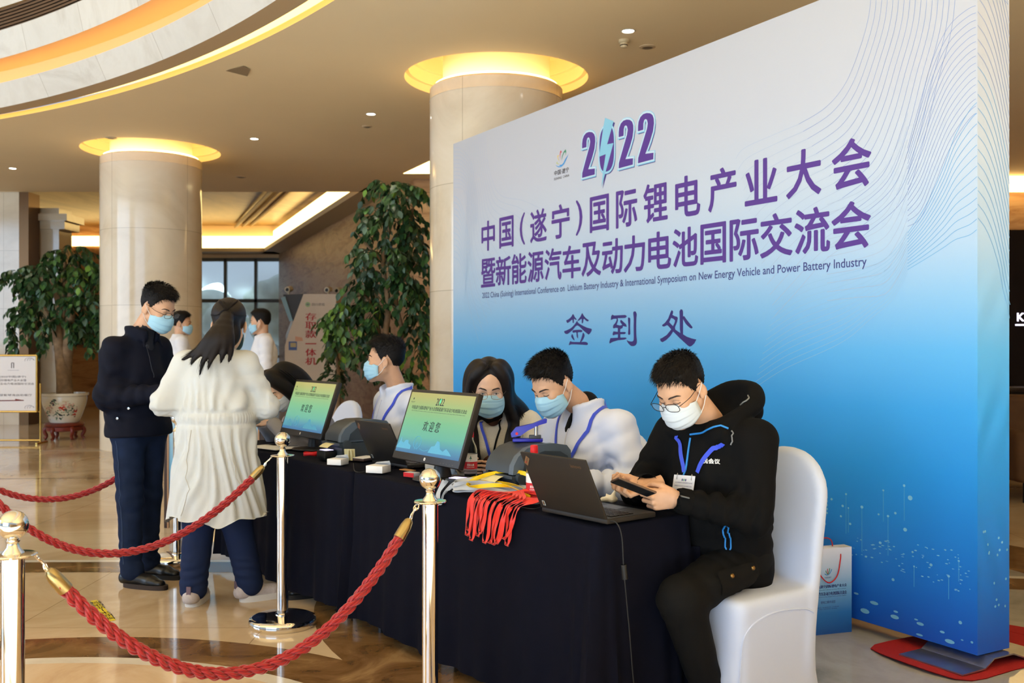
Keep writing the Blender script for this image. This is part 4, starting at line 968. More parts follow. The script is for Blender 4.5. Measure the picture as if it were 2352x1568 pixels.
def short_hair(parent, M, seed, top=.026, side=.006, fringe=.0, nbl=2600, line=HL_M, m=None, spike=.6, swirl=0.):
    m = m or hairm; r = np.random.RandomState(seed)
    def thick(az, p):
        zl = ip(abs(math.degrees(az)), *line); mg = max(0, min(1, (p.z-zl)/.014)); h_ = max(0, min(1, (p.z-.035)/.06)); h_ = h_*h_*(3-2*h_)
        fr = max(0, math.cos(az))*max(0, min(1, (p.z-.05)/.03))*fringe
        return -.008+mg*(.008+side+(top-side)*h_+fr), mg, h_
    nu, nv = 72, 44; V = []
    for i in range(nu):
        az = -math.pi+2*math.pi*i/nu
        for j in range(nv):
            el = -1.25+(2.5)*j/(nv-1); p, n = scalp(az, el); t, mg, _ = thick(az, p)
            t += mg*.0025*math.sin(az*23+el*17)*math.sin(el*31-az*7); V.append(M @ (p+n*t))
    Fc = [(i*nv+j, ((i+1) % nu)*nv+j, ((i+1) % nu)*nv+j+1, i*nv+j+1) for i in range(nu) for j in range(nv-1)]
    n0 = len(V); V += [M @ scalp(0, -math.pi/2, -.008)[0], M @ scalp(0, math.pi/2, top-.002)[0]]
    for i in range(nu): Fc.append((n0, ((i+1) % nu)*nv, i*nv)); Fc.append((n0+1, i*nv+nv-1, ((i+1) % nu)*nv+nv-1))
    sm = len(Fc)
    for _ in range(nbl):
        az = r.uniform(-math.pi, math.pi); el = math.asin(r.uniform(-.75, 1)); p, n = scalp(az, el); t, mg, h_ = thick(az, p)
        if mg < .3: continue
        base = p+n*(t-.004)
        comb = Vector((.55+fringe*14*max(0, math.cos(az)), .25*r.normal()+swirl*math.sin(az), -.5*(1-h_)-.2*fringe*20*max(0, math.cos(az)))) if h_ > .05 else Vector((-.25, .1*r.normal(), -1))
        comb = (comb-n*comb.dot(n)); comb = comb.normalized() if comb.length > 1e-3 else n.orthogonal()
        d = (n*(spike*h_+.12+.25*r.uniform())+comb*(1.1-spike*h_*.5)+Vector(r.normal(size=3)*.16)).normalized()
        L = (.009+.017*h_*r.uniform(.6, 1.25)+fringe*.5*max(0, math.cos(az))); wv = d.cross(n); wv = wv.normalized() if wv.length > 1e-3 else n.orthogonal(); wv *= .0011+.0006*h_
        q = base+d*L*.55; e = base+(d*L)+comb*L*.25-Vector((0, 0, .15*L)); k = len(V)
        V += [M @ (base-wv), M @ (base+wv), M @ (q+wv*.7), M @ (q-wv*.7), M @ e]; Fc += [(k, k+1, k+2, k+3), (k+3, k+2, k+4)]
    o = mesh_obj('hair', V, Fc, m, parent, True); return o
def strands(mb, guides, n, rad, jit, seed, tip=.3, seg=4, on=None):
    """many fine locks spread between neighbouring guide curves"""
    r = np.random.RandomState(seed); G = [spline(g, 6) for g in guides]
    if on is not None: G = [stick(g, on[0], on[1], .0012) for g in G]
    ln = min(len(g) for g in G)
    for _ in range(n):
        t = r.uniform(0, len(G)-1.001); i = int(t); f = t-i; off = Vector(r.normal(size=3)*jit); P = []
        sw = Vector(r.normal(size=3)*jit*1.5); cut = r.uniform(.74, 1.)
        for k in range(ln):
            u = k/(ln-1)*cut; kk = u*(ln-1); a = int(kk); b = min(a+1, ln-1); w_ = kk-a
            p = G[i][a].lerp(G[i][b], w_).lerp(G[i+1][a].lerp(G[i+1][b], w_), f); P.append(p+off*min(1, .3+u)+sw*u*u)
        mb.tube(P, [rad*(1-(1-tip)*(k/(ln-1))**2) for k in range(ln)], seg)
def face_bits(parent, M, mk=None, glasses=None, eyes='down', skin=None):
    HV, HN = HEADS[parent.name]
    def on(pts, off): return [M @ p for p in stick(spline(pts, 4), HV, HN, off)]
    for y in (-1, 1):
        mb = MB(); mb.tube(on(((.0895, y*.012, .0175), (.0890, y*.026, .0225), (.080, y*.042, .0235), (.070, y*.053, .0165)), .0004), [.0018, .0026, .0032, .0034]+[.0034]*4+[.0030, .0026, .0020, .0014]+[.0008], 6)
        mb.build('eyebrow', [browm], parent, sharp=None)
        mb = MB()
        if eyes == 'down':
            mb.tube(on(((.0835, y*.0175, -.0050), (.0880, y*.027, -.0075), (.0872, y*.036, -.0075), (.0795, y*.0485, -.0040)), .0003), .0013, 5)
            mb.tube(on(((.0835, y*.019, .0055), (.0878, y*.028, .0085), (.0865, y*.037, .0085), (.079, y*.047, .0045)), -.0001), .0006, 5)
            mb.build('eyelid', [inkd], parent, sharp=None)
        else:
            n = 10; c = Vector((.0885, y*.0325, -.0015))
            up = [(-.0135+.027*i/n, .0046*math.sin(math.pi*i/n)) for i in range(n+1)]; lo_ = [(.0135-.027*i/n, -.0040*math.sin(math.pi*i/n)) for i in range(1, n)]
            bend = lambda a: -.26*abs(a)-12*a*a-(.12*a*y)
            mb.add([M @ Vector((c.x+bend(a), c.y+a, c.z+b)) for a, b in up+lo_], [tuple(range(len(up+lo_)))], 0)
            mb.add([M @ Vector((c.x+.0007+bend(.005*math.cos(t)), c.y+.0048*math.cos(t)+eyes[0], c.z+.0043*math.sin(t))) for t in [2*math.pi*i/12 for i in range(12)]], [tuple(range(12))], 1)
            mb.tube([M @ Vector((c.x+.0012+bend(a), c.y+a, c.z+b+.0006)) for a, b in up], .0011, 5, 1)
            mb.build('eye', [whit, inkd], parent, sharp=None)
    if mk is not None:
        mb = MB(); nr, ncol = 26, 31
        xc = lambda t: ip(t, [0, .12, .28, .5, .75, .92, 1], [.1005, .112, .1205, .119, .113, .100, .086])
        def P(i, j):
            t = i; f = (j-.5)*2; a = abs(f)
            zt = -.006-.026*a**1.6; zb = -.124+.036*a**1.7; y = .0735*math.sin(f*1.30)/math.sin(1.30); xs = .026
            c = max(0, math.cos(f*math.pi/2)); x = xs+(xc(t)-xs)*c**.72
            if t < .3: x -= .010*(1-t/.3)*math.exp(-((a-.42)/.22)**2)
            pl = (t*3.6+.25) % 1.0; x += .0058*(pl-.4)*(1-a**6)*(0 if t < .12 or t > .93 else 1); z = zt+(zb-zt)*t+.0012*math.sin(f*9+t*5)
            return M @ Vector((x+.0012*math.sin(f*7+t*4), y*(1+.03*math.sin(t*math.pi)), z))
        mb.grid(nr, ncol, P); o = mb.build('face_mask', [mk], parent, sharp=None)
        md = o.modifiers.new('thickness', 'SOLIDIFY'); md.thickness = .0012; md.offset = 1
        for y in (-1, 1):
            lp = MB()
            lp.tube(spline([M @ Vector(p) for p in ((.030, y*.0735, -.034), (.010, y*.082, -.014), (-.008, y*.090, .010), (-.020, y*.0885, .017))], 5), .0013, 5)
            lp.tube(spline([M @ Vector(p) for p in ((.030, y*.0735, -.086), (.008, y*.0815, -.066), (-.008, y*.088, -.042), (-.018, y*.088, -.034))], 5), .0013, 5)
            q = lp.build('ear_loop', [loopm], o, sharp=None)
    if glasses:
        fm, rr, rx, rz, drop, pit = glasses; g = MB(); MG = M @ Matrix.Translation((.1175, 0, -.003-drop)) @ rotm(pit, 'Y')
        lens = []
        for y in (-1, 1):
            loop = [(0-.008*abs(math.cos(t)) if False else -.0035*(1+y*math.cos(t)), y*.0345+rx*math.copysign(abs(math.cos(t))**.75, math.cos(t)), rz*math.copysign(abs(math.sin(t))**.75, math.sin(t))) for t in [2*math.pi*i/28 for i in range(28)]]
            g.tube([MG @ Vector(p) for p in loop], rr, 6, 0, True); lens.append([MG @ Vector(p) for p in loop])
            g.tube(spline([MG @ Vector((-.007, y*(.0345+rx), rz*.35)), MG @ Vector((-.014, y*.069, rz*.4)), M @ Vector((.055, y*.0805, .004)), M @ Vector((-.004, y*.0855, .016)), M @ Vector((-.026, y*.086, -.002))], 6), rr*1.05, 6)
            g.tube(spline([MG @ Vector((0, y*.013, -.002)), MG @ Vector((-.007, y*.010, -.008))], 3), .0007, 5)
        g.tube(spline([MG @ Vector((0, -.0345+rx, .004)), MG @ Vector((.002, 0, .008)), MG @ Vector((0, .0345-rx, .004))], 4), rr, 6)
        go = g.build('spectacles', [fm], parent, sharp=None)
        for l in lens: MB().add(l, [tuple(range(len(l)))]).build('lens', [lensm], go, sharp=None)
def stick(P, V, N, off, sm=3):
    out = []
    for p in P:
        p = np.array(p); i = np.argmin(((V-p)**2).sum(1)); out.append(Vector(p+N[i]*((V[i]-p) @ N[i]+off)))
    return out
HEADS = {}
def arm_folds(J, n, seed, dep=.011, body=4):
    """creases along both sleeves, thickest at the elbow, and a few drag lines on the body"""
    r = np.random.RandomState(seed); out = []
    for sd in 'LR':
        a, b, c = J['sh'+sd], J['el'+sd], J['wr'+sd]
        for i in range(n):
            t = r.uniform(.25, 1.75); p = a.lerp(b, t) if t < 1 else b.lerp(c, t-1); ax = (b-a).normalized() if t < 1 else (c-b).normalized()
            p = p+Vector(r.normal(size=3)*.035); d = (ax+Vector(r.normal(size=3)*.55)).normalized(); k = 1-.5*abs(t-1)
            out.append((p, d, r.uniform(.045, .075), dep*k*r.uniform(.7, 1.4), r.uniform(.05, .085)))
    for i in range(body):
        p = J['waist'].lerp(J['chest'], r.uniform(-.1, 1))+Vector((r.uniform(-.15, .18), r.uniform(-.17, .17), 0)); out.append((p, (r.uniform(-.3, .3), r.uniform(-.8, .8), 1), r.uniform(.07, .11), dep*.7, r.uniform(.09, .15)))
    return out
class Person:
    def __init__(s, lab, cat, O, ang, J, head, skin=None, fem=False, hands=(None, None), group=None):
        s.J = {k: Vector(v) for k, v in J.items()}; s.O = Vector((O[0], O[1], 0)); s.ang = ang
        hp, yaw, pit, rol = head
        s.HM = Matrix.Translation(hp) @ rotm(math.radians(yaw)) @ rotm(math.radians(pit), 'Y') @ rotm(math.radians(rol), 'X')
        J = s.J; nk = s.HM.inverted() @ J['neck']
        HV, HQ = head_solid((nk.x, nk.y, nk.z), fem); parts = [put(HV, HQ, s.HM)]
        w_ = .86 if fem else 1.
        xs = [v for v in J.values()]; lo = [min(v[i] for v in xs)-.2 for i in range(3)]; hi = [max(v[i] for v in xs)+.2 for i in range(3)]
        b = Solid(lo, hi, .014); fx = (1, 0, 0)
        b.cap(J['pelvis'], J['waist'], .145*w_, .13*w_, .04, sq=(fx, .72)); b.cap(J['waist'], J['chest'], .13*w_, .15*w_, .04, sq=(fx, .7)); b.cap(J['chest'], J['neck'], .13*w_, .05, .05, sq=(fx, .8))
        for sd in 'LR':
            b.cap(J['sh'+sd], J['el'+sd], .05*w_, .04*w_, .03); b.cap(J['el'+sd], J['wr'+sd], .04*w_, .028*w_, .02); b.cap(J['chest'], J['sh'+sd], .08*w_, .05*w_, .03)
            b.cap(J['hip'+sd], J['kn'+sd], .075*w_, .052*w_, .03); b.cap(J['kn'+sd], J['an'+sd], .05*w_, .036*w_, .02)
            t = Vector(J['an'+sd]); d = J.get('ft'+sd, Vector((1, 0, 0))); b.cap(t-d*.02-Vector((0, 0, .050)), t+d*.10-Vector((0, 0, .068)), .026, .020, .02)
        parts.append(b.mesh(1))
        for sd, h in zip('LR', hands):
            if h is None:
                d = (J['wr'+sd]-J['el'+sd]).normalized(); h = (d, (0, 0, 1), RELAX, (.5, .3), .05)
            d, th, cu, tb, sp = h[:5]; z_back = h[5] if len(h) > 5 else None
            V, Q = hand_geo(cu, tb, sp); M_ = frame(J['wr'+sd], d, th)
            # the palm must face the body side: a left hand with thumb up has its back to the left
            z_want = Vector(z_back) if z_back is not None else Vector((0, 1 if sd == 'L' else -1, 0))
            if (M_.to_3x3() @ Vector((0, 0, 1))).dot(z_want) < 0: M_ = M_ @ Matrix.Diagonal((1, 1, -1, 1))
            M_ = M_ @ Matrix.Diagonal((.92*w_, .92*w_, .92*w_, 1)) if fem else M_
            parts.append(put(V, Q, M_))
        n = 0; VV = []; QQ = []
        for V, Q in parts: VV.append(V); QQ.append(Q+n); n += len(V)
        s.o = mesh_obj('person', np.concatenate(VV), np.concatenate(QQ), skin or skinm, None, True, s.O); s.o.rotation_euler = (0, 0, ang)
        HEADS[s.o.name] = (HV, normals(HV, HQ)); tag(s.o, lab, 'person', group); s.skin = skin or skinm
    def loc(s, px, py, Y):
        """a point seen at a pixel and a depth, in the person's own axes"""
        return rotm(-s.ang) @ (P3(px, py, Y)-s.O)
    def garment(s, name, m, build, h=.010, spots=(), amp=.002, sc=22, seed=0, lo=None, hi=None, post=None):
        xs = list(s.J.values()); a = Vector([min(v[i] for v in xs)-.22 for i in range(3)]) if lo is None else lo; b = Vector([max(v[i] for v in xs)+.22 for i in range(3)]) if hi is None else hi
        g = Solid(a, b, h); build(g, s.J); V, Q = g.mesh(2); spots = list(spots)+(arm_folds(s.J, 9, seed+100, .006 if name == 'coat' else .011) if name in ('windbreaker', 'hooded_jacket', 'jacket', 'coat', 'cardigan', 'sweater', 'shirt') else []); V = folds(V, Q, spots, amp, sc, seed)
        if post: V = post(V, normals(V, Q))
        o = mesh_obj(name, V, Q, m, s.o, True); N = normals(V, Q); s.last = (V, N); return o, V, N
    def strap(s, name, m, pts, V, N, wd=.016, off=.004, par=None):
        P = stick(spline(pts, 6), V, N, off); nr = []
        for i, p in enumerate(P):
            k = np.argmin(((V-np.array(p))**2).sum(1)); t = (P[min(i+1, len(P)-1)]-P[max(0, i-1)]); nr.append(Vector(N[k]).cross(t))
        return MB().ribbon(P, wd, nr).build(name, [m], par or s.o, sharp=50)
    def shoe(s, an, d, m, sole, lab=None, L=.27, hgt=.07):
        d = Vector(d); d.z = 0; d.normalize(); a = Vector((an.x, an.y, 0)); l = Vector((-d.y, d.x, 0)); g = Solid([min(a[i]-d[i]*.09, a[i]+d[i]*.2)-.09 for i in (0, 1)]+[-.01], [max(a[i]-d[i]*.09, a[i]+d[i]*.2)+.09 for i in (0, 1)]+[.17], .006)
        g.cap(a-d*.045+Vector((0, 0, .05)), a+d*.13+Vector((0, 0, .04)), .040, .036, .02); g.cap(a+d*.13+Vector((0, 0, .035)), a+d*(L-.10)+Vector((0, 0, .03)), .036, .030, .02, sq=((0, 0, 1), .8))
        g.cap(a-d*.03+Vector((0, 0, .05)), a+d*.01+Vector((0, 0, .11)), .040, .038, .02)
        g.fn(lambda P: -(P[..., 2]-.022), 0, 'sub') if False else None
        g.fn(lambda P: P[..., 2]-.020, .0, 'sub'); V, Q = g.mesh(1); o = mesh_obj('shoe', V, Q, m, s.o, True)
        sb = MB(); n = 28; pts = []
        for i in range(n):
            t = 2*math.pi*i/n; c, s_ = math.cos(t), math.sin(t); pts.append(a+d*((L-.085)/2+.0+((L)/2)*math.copysign(abs(c)**.8, c)-.01)+l*(.046*math.copysign(abs(s_)**.7, s_)*(1-.08*c)))
        sb.prism([(p.x, p.y) for p in pts], .0, hgt*.36); sb.build('sole', [sole], o)
        return o
# ---------------------------------------------------------------- shared clothing shapes
def torso(g, J, rw, rc, flat=.72, k=.05, drop=0., sh=.070):
    fx = (1, 0, 0); p = J['pelvis']-Vector((0, 0, drop))
    g.cap(p, J['waist'], rw, rw*.98, k, sq=(fx, flat)); g.cap(J['waist'], J['chest'], rw*.98, rc, k, sq=(fx, flat)); 
    g.cap(J['chest'], J['chest'].lerp(J['neck'], .55), rc, rc*.62, k, sq=(fx, flat)); g.cap(J['shL'], J['shR'], sh, sh, .05)
def sleeves(g, J, ra, re, rw, k=.03, sides='LR', cuff=.0):
    for sd in sides:
        w_ = J['wr'+sd]; e = J['el'+sd]; d = (w_-e).normalized()
        g.cap(J['sh'+sd], e, ra, re, k); g.cap(e, w_-d*(.005+cuff), re, rw, k)
        g.cap(w_+d*.012, w_+d*.05, rw*.86, rw*.7, .0, 'sub')
def collar(g, J, r, h_, tilt=.25, thick=.012, gap=.5):
    c = J['neck']; n = 22; prev = None
    for i in range(n+1):
        a = gap+(2*math.pi-2*gap)*i/n; p = c+Vector((r*math.cos(a)*1.05+.01, r*math.sin(a), -.02-.03*max(0, math.cos(a)))); q = p+Vector((math.cos(a)*.01-tilt*.0, math.sin(a)*.01, h_))
        g.cap(p, q, thick, thick*.8, .012)
        if prev is not None:
            for t in (0., .35, .7, 1.): g.cap(prev[0].lerp(prev[1], t), p.lerp(q, t), thick, thick*.85, .010)
        prev = (p, q)
def legs(g, J, rh, rk, ra, k=.03, belt=None):
    g.cap(J['hipL'], J['hipR'], rh*1.1, rh*1.1, .04)
    if belt is not None: g.cap(J['pelvis'], J['waist'].lerp(J['pelvis'], .6), belt, belt, .05, sq=((1, 0, 0), .75))
    for sd in 'LR':
        d = (J['an'+sd]-J['kn'+sd]).normalized()
        g.cap(J['hip'+sd], J['kn'+sd], rh, rk, k); g.cap(J['kn'+sd], J['an'+sd]+d*.012, rk, ra, k); g.cap(J['an'+sd]+Vector((.02, 0, .0)), J['an'+sd]+Vector((.03, 0, -.02)), ra*.95, ra*.9, .02)
SITJ = dict(pelvis=(0, 0, .575), waist=(.03, 0, .72), chest=(.07, 0, .90), neck=(.10, 0, 1.075), shL=(.07, .185, 1.005), shR=(.08, -.185, 1.005),
            hipL=(.02, .09, .56), hipR=(.02, -.09, .56), knL=(.43, .11, .50), knR=(.43, -.09, .50), anL=(.40, .11, .10), anR=(.40, -.09, .10))
def bent_arm(sh, wr, l1, l2, pole):
    sh, wr, pole = Vector(sh), Vector(wr), Vector(pole); d = wr-sh; L = min(d.length, (l1+l2)*.995); u = d.normalized(); a = (l1*l1-l2*l2+L*L)/(2*L); h_ = math.sqrt(max(0, l1*l1-a*a))
    p = pole-u*pole.dot(u); return sh+u*a+p.normalized()*h_
blackf = mat('black_fleece', (13, 13, 14), .88, spec=.15, bump=.12, bscale=700); blackt = mat('black_cargo_twill', (19, 19, 19), .85, spec=.15, bump=.12, bscale=500)
whitej = mat('white_windbreaker', (214, 222, 244), .5, sheen=.1, bump=.03, bscale=300); navyj = mat('navy_jacket_cloth', (17, 20, 34), .75, spec=.15, bump=.1, bscale=400)
jeans = mat('indigo_denim', (28, 40, 66), .85, spec=.15, var=.22, vscale=14, bump=.15, bscale=600); navyp = mat('navy_trousers', (34, 46, 78), .85, spec=.15, bump=.1, bscale=500)
coatm = mat('pale_khaki_coat', (206, 208, 206), .78, var=.03, vscale=12, bump=.08, bscale=260); zipb = mat('bright_blue_zip', (40, 132, 210), .5); blk = mat('plain_black', (14, 14, 15), .6, spec=.15)
shoeb = mat('black_leather', (20, 19, 19), .34); soleb = mat('black_rubber', (24, 23, 23), .7); knit = mat('cream_cardigan', (218, 214, 204), .9, bump=.4, bscale=160); greyk = mat('grey_sweater', (150, 146, 148), .9, bump=.3, bscale=200)
whs = mat('white_shirt', (226, 226, 232), .7, bump=.05, bscale=200); cardm = mat('badge_card', (216, 220, 232), .35); silver = mat('silver_metal', (190, 190, 190), .25, 1.)
badgeblue = mat('badge_blue_foot', (120, 186, 226), .4); brassb = mat('brass_snap', (150, 118, 70), .35, .9); darkt = mat('dark_trousers', (40, 40, 46), .85)
def badge(par, c, right, up, w_=.085, h_=.115):
    c, right, up = Vector(c), Vector(right).normalized(), Vector(up).normalized(); n = right.cross(up); M = Matrix(((right.x, up.x, n.x, c.x), (right.y, up.y, n.y, c.y), (right.z, up.z, n.z, c.z), (0, 0, 0, 1)))
    mb = MB(); mb.box((0, 0, 0), (w_, h_, .002), M, 0, .0008); mb.box((0, -h_*.40, .0012), (w_*.98, h_*.17, .0006), M, 1)
    for k, (t, ww, yy) in enumerate((('2022中国(遂宁)国际锂电产业大会', .8, .02), ('暨新能源汽车及动力电池国际交流会', .8, .004))): text_on(mb, t, M @ Vector((0, yy*h_/.115, .0014)), right, up, w=w_*ww, mi=2)
    for k in range(3): mb.add([M @ Vector((w_*(.08*(k-1)+.03*math.cos(a)), h_*.3+w_*.06*math.sin(a), .0014)) for a in [2*math.pi*i/8 for i in range(8)]], [tuple(range(8))], 2+(k % 2))
    o = mb.build('badge_card', [cardm, badgeblue, navy, mat('badge_green', (90, 160, 120), .5)], par)
    for sx in (-1, 1):
        cl = MB(); cl.tube([M @ Vector((sx*w_*.34, h_*.44+.012*math.sin(t), .004*math.cos(t))) for t in [2*math.pi*i/10 for i in range(10)]], .0012, 5, 0, True)
        cl.build('badge_clip', [silver], par, sharp=None)
    return M
# ------------------------------------------------------------------ man in the black hooded jacket, on the near chair
J = dict(SITJ, chest=(.08, .0, .90), neck=(.10, .0, 1.075), shL=(.06, .19, 1.015), shR=(.11, -.17, 1.015), elL=(.13, .245, .750), wrL=(.36, .09, .815), elR=(.25, -.22, .80), wrR=(.39, -.03, .855),
         knL=(.42, .165, .485), anL=(.27, .165, .10), knR=(.43, -.06, .50), anR=(.36, -.06, .09))
bm = Person('seated young man in a black hooded jacket, white mask and glasses, bent over his phone', 'person', (.826, 3.824), FACE, J, ((.255, .005, 1.205), 6, 33, 0),
            hands=(((.80, -.55, .02), (0, .15, 1), [(.8, .95, .6), (.9, 1.0, .6), (.95, 1.0, .6), (1.0, 1.0, .6)], (.45, .40), .05, (.45, .85, .2)),
                   ((.82, -.45, -.30), (0, -1, .25), [(.85, 1.0, .6), (.9, 1.0, .6), (.95, 1.0, .6), (1.0, 1.0, .6)], (.75, .35), .05, (.1, -.2, -1))))
def bj(g, J):
    torso(g, J, .185, .185, .74, drop=.03); sleeves(g, J, .082, .066, .046)
    g.cap(J['pelvis']+Vector((.02, 0, -.045)), J['waist'], .195, .185, .04, sq=((1, 0, 0), .80))
    g.cap((.10, 0, .62), (.12, 0, .78), .145, .15, .04, sq=((1, 0, 0), .85))
    # fallen hood and turned collar
    g.ell((-.045, .0, 1.115), (.075, .125, .075), .04, R=np.array(Matrix.Rotation(-.5, 3, 'Y')))
    pts = spline([(.165, .075, 1.035), (.10, .115, 1.085), (-.01, .125, 1.14), (-.075, .07, 1.185), (-.085, 0, 1.195), (-.075, -.07, 1.185), (-.01, -.125, 1.14), (.10, -.115, 1.085), (.165, -.075, 1.035)], 4)
    for a, b in zip(pts, pts[1:]): g.cap(a, b, .026, .026, .022)
    g.ell((.02, 0, 1.17), (.085, .085, .075), .03, 'sub'); g.cap((.05, 0, 1.08), (.15, 0, 1.20), .066, .085, .02, 'sub')
    for y in (1, -1): g.cap((.17, y*.03, 1.0), (.165, y*.115, 1.04), .020, .030, .02)
sp = [((.13, .245, .765), (.5, -.8, .2), .05, .020, .12), ((.24, .17, .80), (1, -.6, 0), .055, .014, .11), ((.06, .21, .93), (.3, 0, 1), .08, .010, .13), ((.1, .1, .70), (0, .2, 1), .06, .014, .16), ((.02, .14, .64), (0, 0, 1), .05, .012, .13), ((.12, .1, .86), (.2, .6, .7), .08, .008, .14)]
jo, V, N = bm.garment('hooded_jacket', blackf, bj, .009, sp, .0025, 20, 1)
short_hair(bm.o, bm.HM, 11, .013, .005, .009, 4400, spike=.34)
face_bits(bm.o, bm.HM, maskw, (frmd, .0013, .027, .0185, .004, .12))
lo_ = bm.strap('lanyard', lany, [(.135, .105, 1.015), (.17, .09, .985), (.205, .075, .95), (.235, .055, .90)], V, N, .017, .006)
bm.strap('lanyard', lany, [(.10, -.10, 1.06), (.19, -.06, 1.0), (.235, -.02, .94), (.245, .0, .90)], V, N, .017, .006)
bdg = badge(lo_, (.262, .022, .845), (-.34, .94, 0), (-.20, 0, 1), .084, .085)
z = stick(spline([(.20, -.005, 1.02), (.215, .0, .95), (.22, .0, .86)], 6), V, N, .003); MB().tube(z, .0042, 6).build('zip', [zipb], jo, sharp=None)
z = stick(spline([(.19, -.01, 1.03), (.185, .06, 1.045), (.15, .13, 1.055)], 6), V, N, .003); MB().tube(z, .004, 6).build('collar_piping', [zipb], jo, sharp=None)
z = stick(spline([(.20, .15, .70), (.205, .16, .665), (.19, .17, .635), (.185, .175, .615), (.17, .185, .635), (.175, .18, .67), (.19, .16, .70)], 5), V, N, .003); MB().tube(z, .0035, 6).build('pocket_zip', [zipb], jo, sharp=None)
def label_on(par, name, txt, c, ux, uy, h_, m, V, N, off=.002, par_off=0):
    ux = Vector(ux).normalized(); uy = Vector(uy).normalized(); Vt, Ft, (tw, th) = text_geo(txt, par_off); w_ = h_*tw/th
    P = stick([Vector(c)+ux*((v[0]-.5)*w_)+uy*((v[1]-.5)*h_) for v in Vt], V, N, off, 0); mesh_obj(name, P, Ft, m, par)
label_on(jo, 'chest_lettering', '民会议', (.205, .105, .945), (-.5, .86, 0), (.1, 0, 1), .022, mat('white_print', (226, 226, 226), .6), V, N, .003, .03)
for a, b in (((-.02, .10, 1.17), (.03, .125, 1.12)), ((.13, .135, 1.04), (.12, .15, 1.0))): MB().tube(stick(spline([a, Vector(a).lerp(Vector(b), .5)+Vector((0, .01, .004)), b], 4), V, N, .004), .003, 6).build('drawcord_toggle', [mat('grey_toggle', (120, 122, 124), .5)], jo, sharp=None)
cf = MB(); d_ = (Vector(J['wrL'])-Vector(J['elL'])).normalized(); c_ = Vector(J['wrL'])-d_*.02; 
cf.lathe([(.045, -.028), (.047, -.02), (.0465, .01), (.044, .014)], 24, Matrix.Translation(c_) @ d_.to_track_quat('Z', 'Y').to_matrix().to_4x4()); cf.box((.0, .0, 0), (.03, .004, .026), frame(c_+Vector((.025, .032, .022)), d_, (0, 0, 1)) , 1)
cf.build('cuff', [blackf, mat('grey_cuff_tab', (96, 98, 98), .6)], jo)
def bt(g, J):
    legs(g, J, .098, .078, .056, belt=.17)
    g.cap((.12, .19, .545), (.30, .20, .52), .045, .04, .03)
sp = [((.42, .165, .485), (.3, 0, 1), .04, .010, .09), ((.33, .17, .30), (.2, .3, 1), .07, .006, .14), ((.30, .165, .14), (0, .2, 1), .035, .010, .08), ((.15, .15, .56), (1, .2, 0), .05, .006, .12)]
to, V, N = bm.garment('cargo_trousers', blackt, bt, .009, sp, .003, 16, 2)
q = [stick([(.10+.20*i/6, .22, .585-.085*j/4) for j in range(5)], V, N, .006) for i in range(7)]
MB().grid(7, 5, lambda a, b: q[round(a*6)][round(b*4)]).build('pocket_flap', [blackt], to)
for p in ((.13, .22, .56), (.24, .22, .545)):
    c = stick([p], V, N, .009)[0]; MB().lathe([(0, .004), (.006, .003), (.0085, 0), (.0085, -.004)], 14, Matrix.Translation(c) @ Vector((0, 1, .3)).to_track_quat('Z', 'Y').to_matrix().to_4x4()).build('brass_snap', [brassb], to)
for sd in 'LR': bm.shoe(Vector(J['an'+sd]), (1, 0, 0), mat('grey_trainer', (150, 148, 146), .7), mat('white_sole', (220, 218, 214), .6))
# his phone
pc = P3(1455, 1118, 3.475); ax = Vector((-.88, -.18, .36)).normalized(); ay = Vector((.30, -.86, .30)); M = frame(pc, ax, ay)
pb = MB(); pb.box((0, 0, 0), (.150, .072, .008), None, 0, .003); ph = pb.build('smartphone', [mat('bronze_phone', (116, 92, 78), .3, .6)]); ph.matrix_world = M
tag(ph, 'bronze smartphone held in both hands by the man in black', 'phone')
sc_ = MB(); sc_.box((0, 0, -.0042), (.140, .066, .0008), None, 0); sc_.build('phone_screen', [mat('phone_glass', (30, 32, 36), .08)], ph)
cm = MB(); cm.lathe([(0, .0052), (.008, .0052), (.009, .004)], 16, c=(.058, .02, 0)); cm.build('camera_bump', [mat('phone_glass_dark', (18, 18, 20), .1)], ph)
# ------------------------------------------------------------------ man in white beside the printer
J = dict(SITJ, chest=(.09, 0, .90), neck=(.11, 0, 1.075), shL=(.07, .185, 1.0), shR=(.10, -.175, 1.0)); J['wrL'] = (.32, .20, .80); J['wrR'] = (.38, -.12, .80)
J['elL'] = bent_arm(J['shL'], J['wrL'], .28, .26, (-.5, .5, -.6)); J['elR'] = bent_arm(J['shR'], J['wrR'], .28, .26, (-.3, -.6, -.6))
wm = Person('seated young man in a white windbreaker looking down, next to the man in black', 'person', T(.86, .79, 0), FACE, J, ((.29, .0, 1.195), 2, 32, 0), hands=(((1, -.5, -.1), (0, .2, 1), GRIP, (.5, .3), .04), ((1, .3, -.1), (0, -.2, 1), GRIP, (.5, .3), .04)))
def wj(g, J):
    torso(g, J, .18, .185, .76, drop=.03); sleeves(g, J, .084, .072, .052); collar(g, J, .074, .062, thick=.012, gap=.42)
    g.cap((.06, 0, 1.07), (.13, 0, 1.2), .055, .07, .01, 'sub'); g.cap((.215, 0, 1.06), (.20, 0, .99), .03, .012, .01, 'sub')
sp = [((.07, .21, .93), (.4, -.3, 1), .06, .009, .12), ((.03, .27, .80), (.4, .3, 1), .05, .014, .12), ((.2, .25, .80), (1, -.3, 0), .05, .012, .11), ((.15, .12, .80), (.4, .4, 1), .07, .007, .16), ((.30, .2, .8), (1, 0, 0), .035, .010, .07)]
sp = [(c, d_, l_, a_*1.5, r_) for c, d_, l_, a_, r_ in sp]; jo, V, N = wm.garment('windbreaker', whitej, wj, .009, sp, .004, 18, 4)
